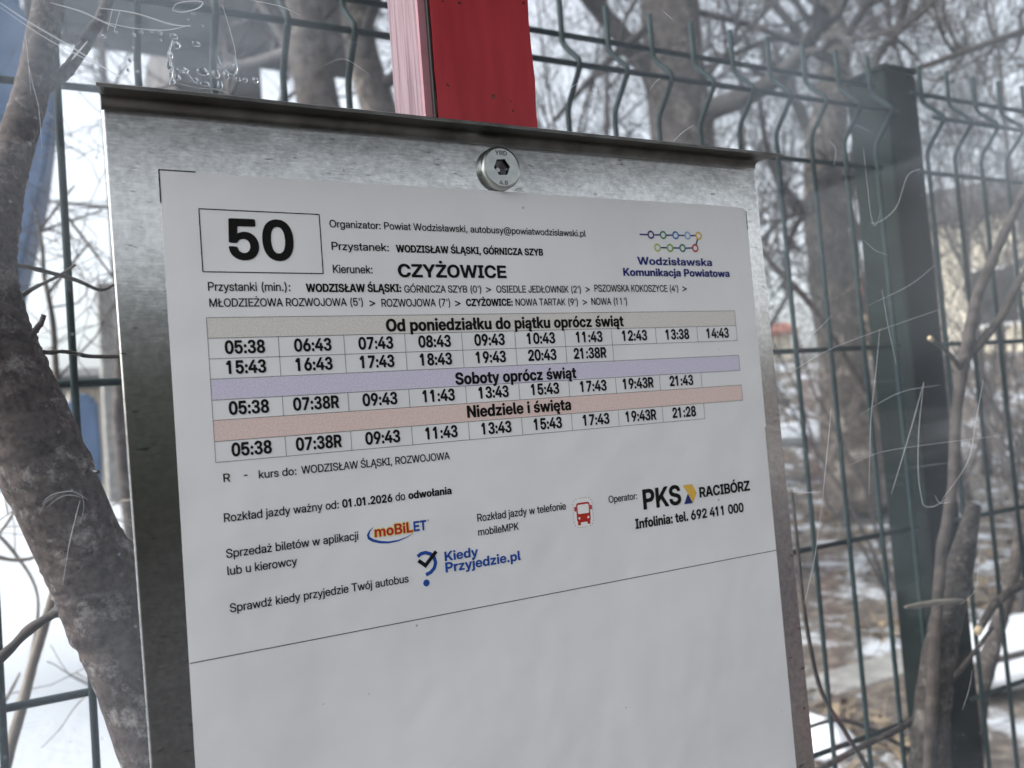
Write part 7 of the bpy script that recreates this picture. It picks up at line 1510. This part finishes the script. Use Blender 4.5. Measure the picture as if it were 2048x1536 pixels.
shrub("thin_shrub", "thin upright shrub with star shaped forks left of the board", "shrub",
      [[(60, 395, 1.3, 3), (76, 440, 1.3, 5), (85, 500, 1.3, 8), (88, 549, 1.3, 9), (98, 598, 1.3, 10), (107, 656, 1.3, 11), (114, 760, 1.3, 12), (135, 940, 1.3, 13), (190, 1120, 1.3, 15), (300, 1600, 1.3, 16), (360, 1900, 1.3, 18)],
       [(150, 370, 1.3, 3), (110, 420, 1.3, 5), (82, 458, 1.3, 6)], [(205, 420, 1.3, 3), (130, 445, 1.3, 5), (82, 462, 1.3, 6)], [(185, 480, 1.3, 3), (150, 520, 1.3, 5), (95, 590, 1.3, 7)],
       [(230, 560, 1.3, 4), (170, 480, 1.35, 6), (140, 440, 1.35, 5), (120, 400, 1.35, 3)]], twigs=3, seed=8, tl=.3)
shrub("pale_shoot", "pale blurred shoot leaning over the snow left of the sapling's foot", "shrub",
      [[(125, 1080, .60, 11), (112, 1168, .60, 16), (84, 1265, .60, 20), (62, 1340, .60, 21), (45, 1408, .60, 22), (14, 1523, .60, 22), (-50, 1800, .6, 24)],
       [(-40, 1040, .9, 5), (20, 1095, .9, 7), (75, 1190, .9, 5), (60, 1320, .9, 7), (30, 1420, .9, 5)],
       [(40, 1000, .8, 4), (15, 1045, .8, 6), (-30, 1100, .8, 7)], [(-20, 1110, .8, 8), (30, 1120, .8, 8), (75, 1110, .8, 6), (110, 1060, .8, 4)],
       [(40, 1345, .9, 4), (25, 1375, .9, 6), (5, 1410, .9, 7)]], mat="shoot", twigs=1, seed=9)
rng = random.Random(77)
for i, (u, y, h) in enumerate(((1930, 2.4, 2.3), (2060, 2.0, 2.3), (2180, 2.6, 2.8), (1780, 3.2, 2.4))):
    lab = ("low tangled bush behind the forked shrub", "low tangled bush at the right edge behind the stump", "tangled bush past the right edge with twigs reaching in", "low tangled bush behind the fence post's foot")[i]
    root = empty("tangled_bush", spot(u, y), lab, "bush", "tangled bushes behind the fence")
    for k in range(5):
        s = []; a = rng.uniform(0, 6.28)
        grow(s, Vector(spot(u, y)) + Vector((math.cos(a), math.sin(a), 0)) * .1, Vector((math.cos(a) * .45, math.sin(a) * .45, 1)), h * .75, .013, 3, rng, .12, .0018, .18)
        bm = bmesh.new()
        for p, r, l in s: tube(bm, p, r, 5 if l > 1 else 4, cap=False)
        build("stem", bm, M["twig_far"], root)

# ------------------------------------------------------------------ buildings and other far things
def house(name, label, cat, x0, x1, y0, dpt, z0, ze, zr, wall, roof, windows=(), over=0.4, ridge="x", group=None):
    root = empty(name, ((x0 + x1) / 2, y0 + dpt / 2, z0), label, cat, group)
    bm = bmesh.new(); box(bm, x0, x1, y0, y0 + dpt, z0, ze, 0.01)
    if ridge == "y":
        for y in (y0, y0 + dpt):
            v = [bm.verts.new(p) for p in ((x0, y, ze), (x1, y, ze), ((x0 + x1) / 2, y, zr - .12))]
            bm.faces.new(v)
    build("wall", bm, M[wall], root)
    bm = bmesh.new()
    xa, xb, ya, yb = x0 - over, x1 + over, y0 - over, y0 + dpt + over
    t = 0.16
    if ridge == "x":
        ym = (ya + yb) / 2
        for (a, za), (b, zb) in (((ya, ze), (ym, zr)), ((yb, ze), (ym, zr))):
            q = [(xa, a, za), (xb, a, za), (xb, b, zb), (xa, b, zb)]
            f = [bm.verts.new(p) for p in q] + [bm.verts.new((p[0], p[1], p[2] + t)) for p in q]
            for i4 in ((0, 1, 2, 3), (7, 6, 5, 4), (0, 4, 5, 1), (1, 5, 6, 2), (2, 6, 7, 3), (3, 7, 4, 0)): bm.faces.new([f[k] for k in i4])
    else:
        xm = (xa + xb) / 2
        for (a, za), (b, zb) in (((xa, ze), (xm, zr)), ((xb, ze), (xm, zr))):
            q = [(a, ya, za), (a, yb, za), (b, yb, zb), (b, ya, zb)]
            f = [bm.verts.new(p) for p in q] + [bm.verts.new((p[0], p[1], p[2] + t)) for p in q]
            for i4 in ((0, 1, 2, 3), (7, 6, 5, 4), (0, 4, 5, 1), (1, 5, 6, 2), (2, 6, 7, 3), (3, 7, 4, 0)): bm.faces.new([f[k] for k in i4])
    bmesh.ops.recalc_face_normals(bm, faces=bm.faces)
    build("roof", bm, M[roof], root)
    for wx, wz, ww, wh in windows:
        bm = bmesh.new(); box(bm, wx - .07, wx + ww + .07, y0 - .04, y0 + .03, wz - .07, wz + wh + .07)
        w = build("window", bm, M["white"], root)
        bm = bmesh.new(); box(bm, wx, wx + ww, y0 - .046, y0 + .0, wz, wz + wh)
        build("glass", bm, M["glass"], w)
    return root
# dark house above the board: a wall and a deep flat eave
h = empty("grey_house", (1.7, 10.5, 0.8), "dark grey house with a deep flat eave, above the board's left half", "house")
bm = bmesh.new(); box(bm, 1.22, 2.12, 9, 12, 0.7, 6.55, 0.02); build("wall", bm, M["slate"], h)
bm = bmesh.new(); box(bm, -0.15, 3.3, 8.8, 9.3, 5.72, 7.6, 0.03); build("roof", bm, M["roof"], h)
bm = bmesh.new(); box(bm, 2.12, 2.45, 9.2, 11.8, 0.7, 5.05, 0.01); build("porch", bm, M["slate"], h)
for x in (0.52,):
    bm = bmesh.new(); tube(bm, [(x, 8.75, 0.6), (x, 8.75, 5.87)], 0.035, 8); build("column", bm, M["roof"], h)
# blue tarpaulin over a stack at the left
def tarp(name, label, poly, y, th):
    pts = [at(u, v, y) for u, v in poly]
    bm = bmesh.new()
    a = [bm.verts.new(p) for p in pts]
    b = [bm.verts.new(p + Vector((0.0, th, 0))) for p in pts]
    bm.faces.new(a); bm.faces.new(b[::-1])
    for i in range(len(a)):
        j = (i + 1) % len(a); bm.faces.new((a[i], b[i], b[j], a[j]))
    bmesh.ops.recalc_face_normals(bm, faces=bm.faces)
    bmesh.ops.bevel(bm, geom=list(bm.edges), offset=0.02, segments=2, affect="EDGES")
    return tag(build(name, bm, M["tarp"]), label, "tarpaulin")
tarp("blue_tarpaulin", "tall blue tarpaulin hanging behind the sapling at the left edge", [(-500, -300), (20, -300), (36, 0), (90, 90), (118, 140), (95, 330), (60, 480), (28, 610), (0, 760), (-20, 1010), (-500, 1010)], 4.5, .8)
tarp("blue_tarpaulin", "small blue tarpaulin heap low on the snow, between sapling and board", [(134, 800), (165, 782), (196, 800), (204, 900), (206, 975), (150, 975)], 6.5, .5)
house("low_building", "low beige building at the left, between the sapling and the board", "building", at(150, 900, 9).x, at(420, 900, 9).x, 9.02 + 3.6, 3, 0.6, at(195, 775, 12.6).z, at(195, 775, 12.6).z + .25, "beige", "roof", over=.1)
bm = bmesh.new(); p0, p1 = at(192, 565, 11.5), at(252, 950, 11.5); box(bm, p0.x, p1.x + .25, 11.5, 11.9, .6, p0.z, .02)
tag(build("chimney_stack", bm, M["concrete"]), "pale square stack standing at the low beige building's corner", "chimney")
cc = at(2150, 600, 13)
ch = house("cream_house", "cream house behind bare branches at the far right", "house", cc.x - 4.3, cc.x + 4.3, cc.y - 3, 6, 0.8, at(2000, 430, 13).z, at(2000, 330, 13).z, "cream", "roof",
      windows=((cc.x - 2.2, 3.0, 1.0, 1.4), (cc.x + .6, 3.0, 1.0, 1.4)))
ch.rotation_euler.z = math.radians(-62)
house("yellow_house", "small sandy yellow house left of the fence post, behind the trunk", "house", at(1700, 650, 15).x, at(1762, 650, 15).x, 15, .5, 1.5, at(1720, 600, 15).z, at(1720, 560, 15).z, "sand", "tile", over=.1)
house("red_roofed_house", "far house with a red tiled roof just right of the board", "house", at(1500, 660, 24).x, at(1580, 660, 24).x, 24, .6, 1.5, at(1540, 672, 24).z, at(1540, 652, 24).z, "cream", "tile", over=.2)
# dead leaves, grass blades and litter breaking up the thawing ground
rng = random.Random(12)
bm = bmesh.new()
for k in range(9000):
    y = 0.7 + 8.5 * rng.random() ** 1.3
    x = y * rng.uniform(0.75, 2.1) + rng.uniform(-.3, .8)
    if noise.noise(Vector((x * 1.1, y * 1.1, 5))) < -0.08: continue
    z = terrain(x, y)
    a = rng.uniform(0, 6.283)
    if k % 3:
        L, w = rng.uniform(.02, .05), rng.uniform(.012, .03)
        u_ = Vector((math.cos(a), math.sin(a), rng.uniform(-.5, .9))) * L; v_ = Vector((-math.sin(a), math.cos(a), rng.uniform(-.4, .8))) * w
        c0 = Vector((x, y, z + .012))
        bm.faces.new([bm.verts.new(c0 + q) for q in (-u_, v_ * .9, u_, -v_)])
    else:
        h_, w = rng.uniform(.06, .22), rng.uniform(.002, .005)
        d = Vector((math.cos(a), math.sin(a), 0)); lean_ = Vector((rng.uniform(-.6, .6), rng.uniform(-.6, .6), 1)).normalized() * h_
        c0 = Vector((x, y, z - .01))
        bm.faces.new([bm.verts.new(q) for q in (c0 - d * w, c0 + d * w, c0 + lean_ * .6 + d * w * .7 + Vector((lean_.x, lean_.y, 0)) * .1, c0 + lean_)])
tag(build("leaf_litter", bm, M["litter"]), "brown dead leaves and dry grass lying over the snow to the right", "leaf litter", kind="stuff")
# low concrete wall and plank in the snow
bm = bmesh.new(); a, b = at(1640, 1400, 2.3), at(2050, 1400, 2.3)
box(bm, a.x - .6, b.x + 1.5, 2.3, 2.55, 0.0, at(1720, 1372, 2.3).z, .02)
tag(build("low_wall", bm, M["concrete"]), "low grey concrete wall with snow lying on it, lower right", "wall")
def heap(name, label, cat, u, v, y, rx, ry, rz, mat, seed):
    c = at(u, v, y); bm = bmesh.new()
    bmesh.ops.create_icosphere(bm, subdivisions=4, radius=1)
    for w in bm.verts:
        s = 1 + .3 * noise.noise(w.co * 1.4 + Vector((seed, 0, 0))) + .1 * noise.noise(w.co * 5)
        w.co = Vector((w.co.x * rx * s, w.co.y * ry * s, w.co.z * rz * s)) + c
    return tag(build(name, bm, M[mat], smooth=True), label, cat)
heap("snow_heap", "snow heap on the ground right of the fence post", "snow", 2010, 1300, 2.05, .55, .25, .10, "snow", 1)
heap("snow_heap", "snow heap on the low wall next to the board's lower right edge", "snow", 1740, 1380, 2.4, .42, .2, .05, "snow", 2)
heap("snow_heap", "small snow heap at the bottom, beside the board's lower right corner", "snow", 1640, 1475, 1.5, .08, .12, .05, "snow", 3)
heap("snow_heap", "long snow drift below the brown bank, right of the board", "snow", 1640, 868, 7.2, 1.1, .5, .16, "snow", 4)
bm = bmesh.new(); P, Rr = pix_path([(1985, 1322, 1.75, 14), (2040, 1308, 1.75, 14), (2120, 1290, 1.75, 14)], 2); tube(bm, P, Rr, 6)
tag(build("plank", bm, M["twig"]), "thin brown plank lying in the snow at the right edge", "plank")
# unseen dark mass added across the road to darken the metal's reflection
bm = bmesh.new()
bmesh.ops.create_grid(bm, x_segments=90, y_segments=8, size=1)
for w in bm.verts:
    x, t = w.co.x * 14 - 8.5, (w.co.y + 1) / 2
    ang = math.pi * t
    s = 1 + .25 * noise.noise(Vector((x * .7, ang * 2, 0)))
    w.co = Vector((x, -13.2 - 1.1 * math.cos(ang) * s, -0.05 + 4.0 * math.sin(ang) * s))
tag(build("unseen_hedge", bm, M["unseen_hedge"], smooth=True), "unseen dark hedge added across the road to darken the board reflection", "unseen_hedge")
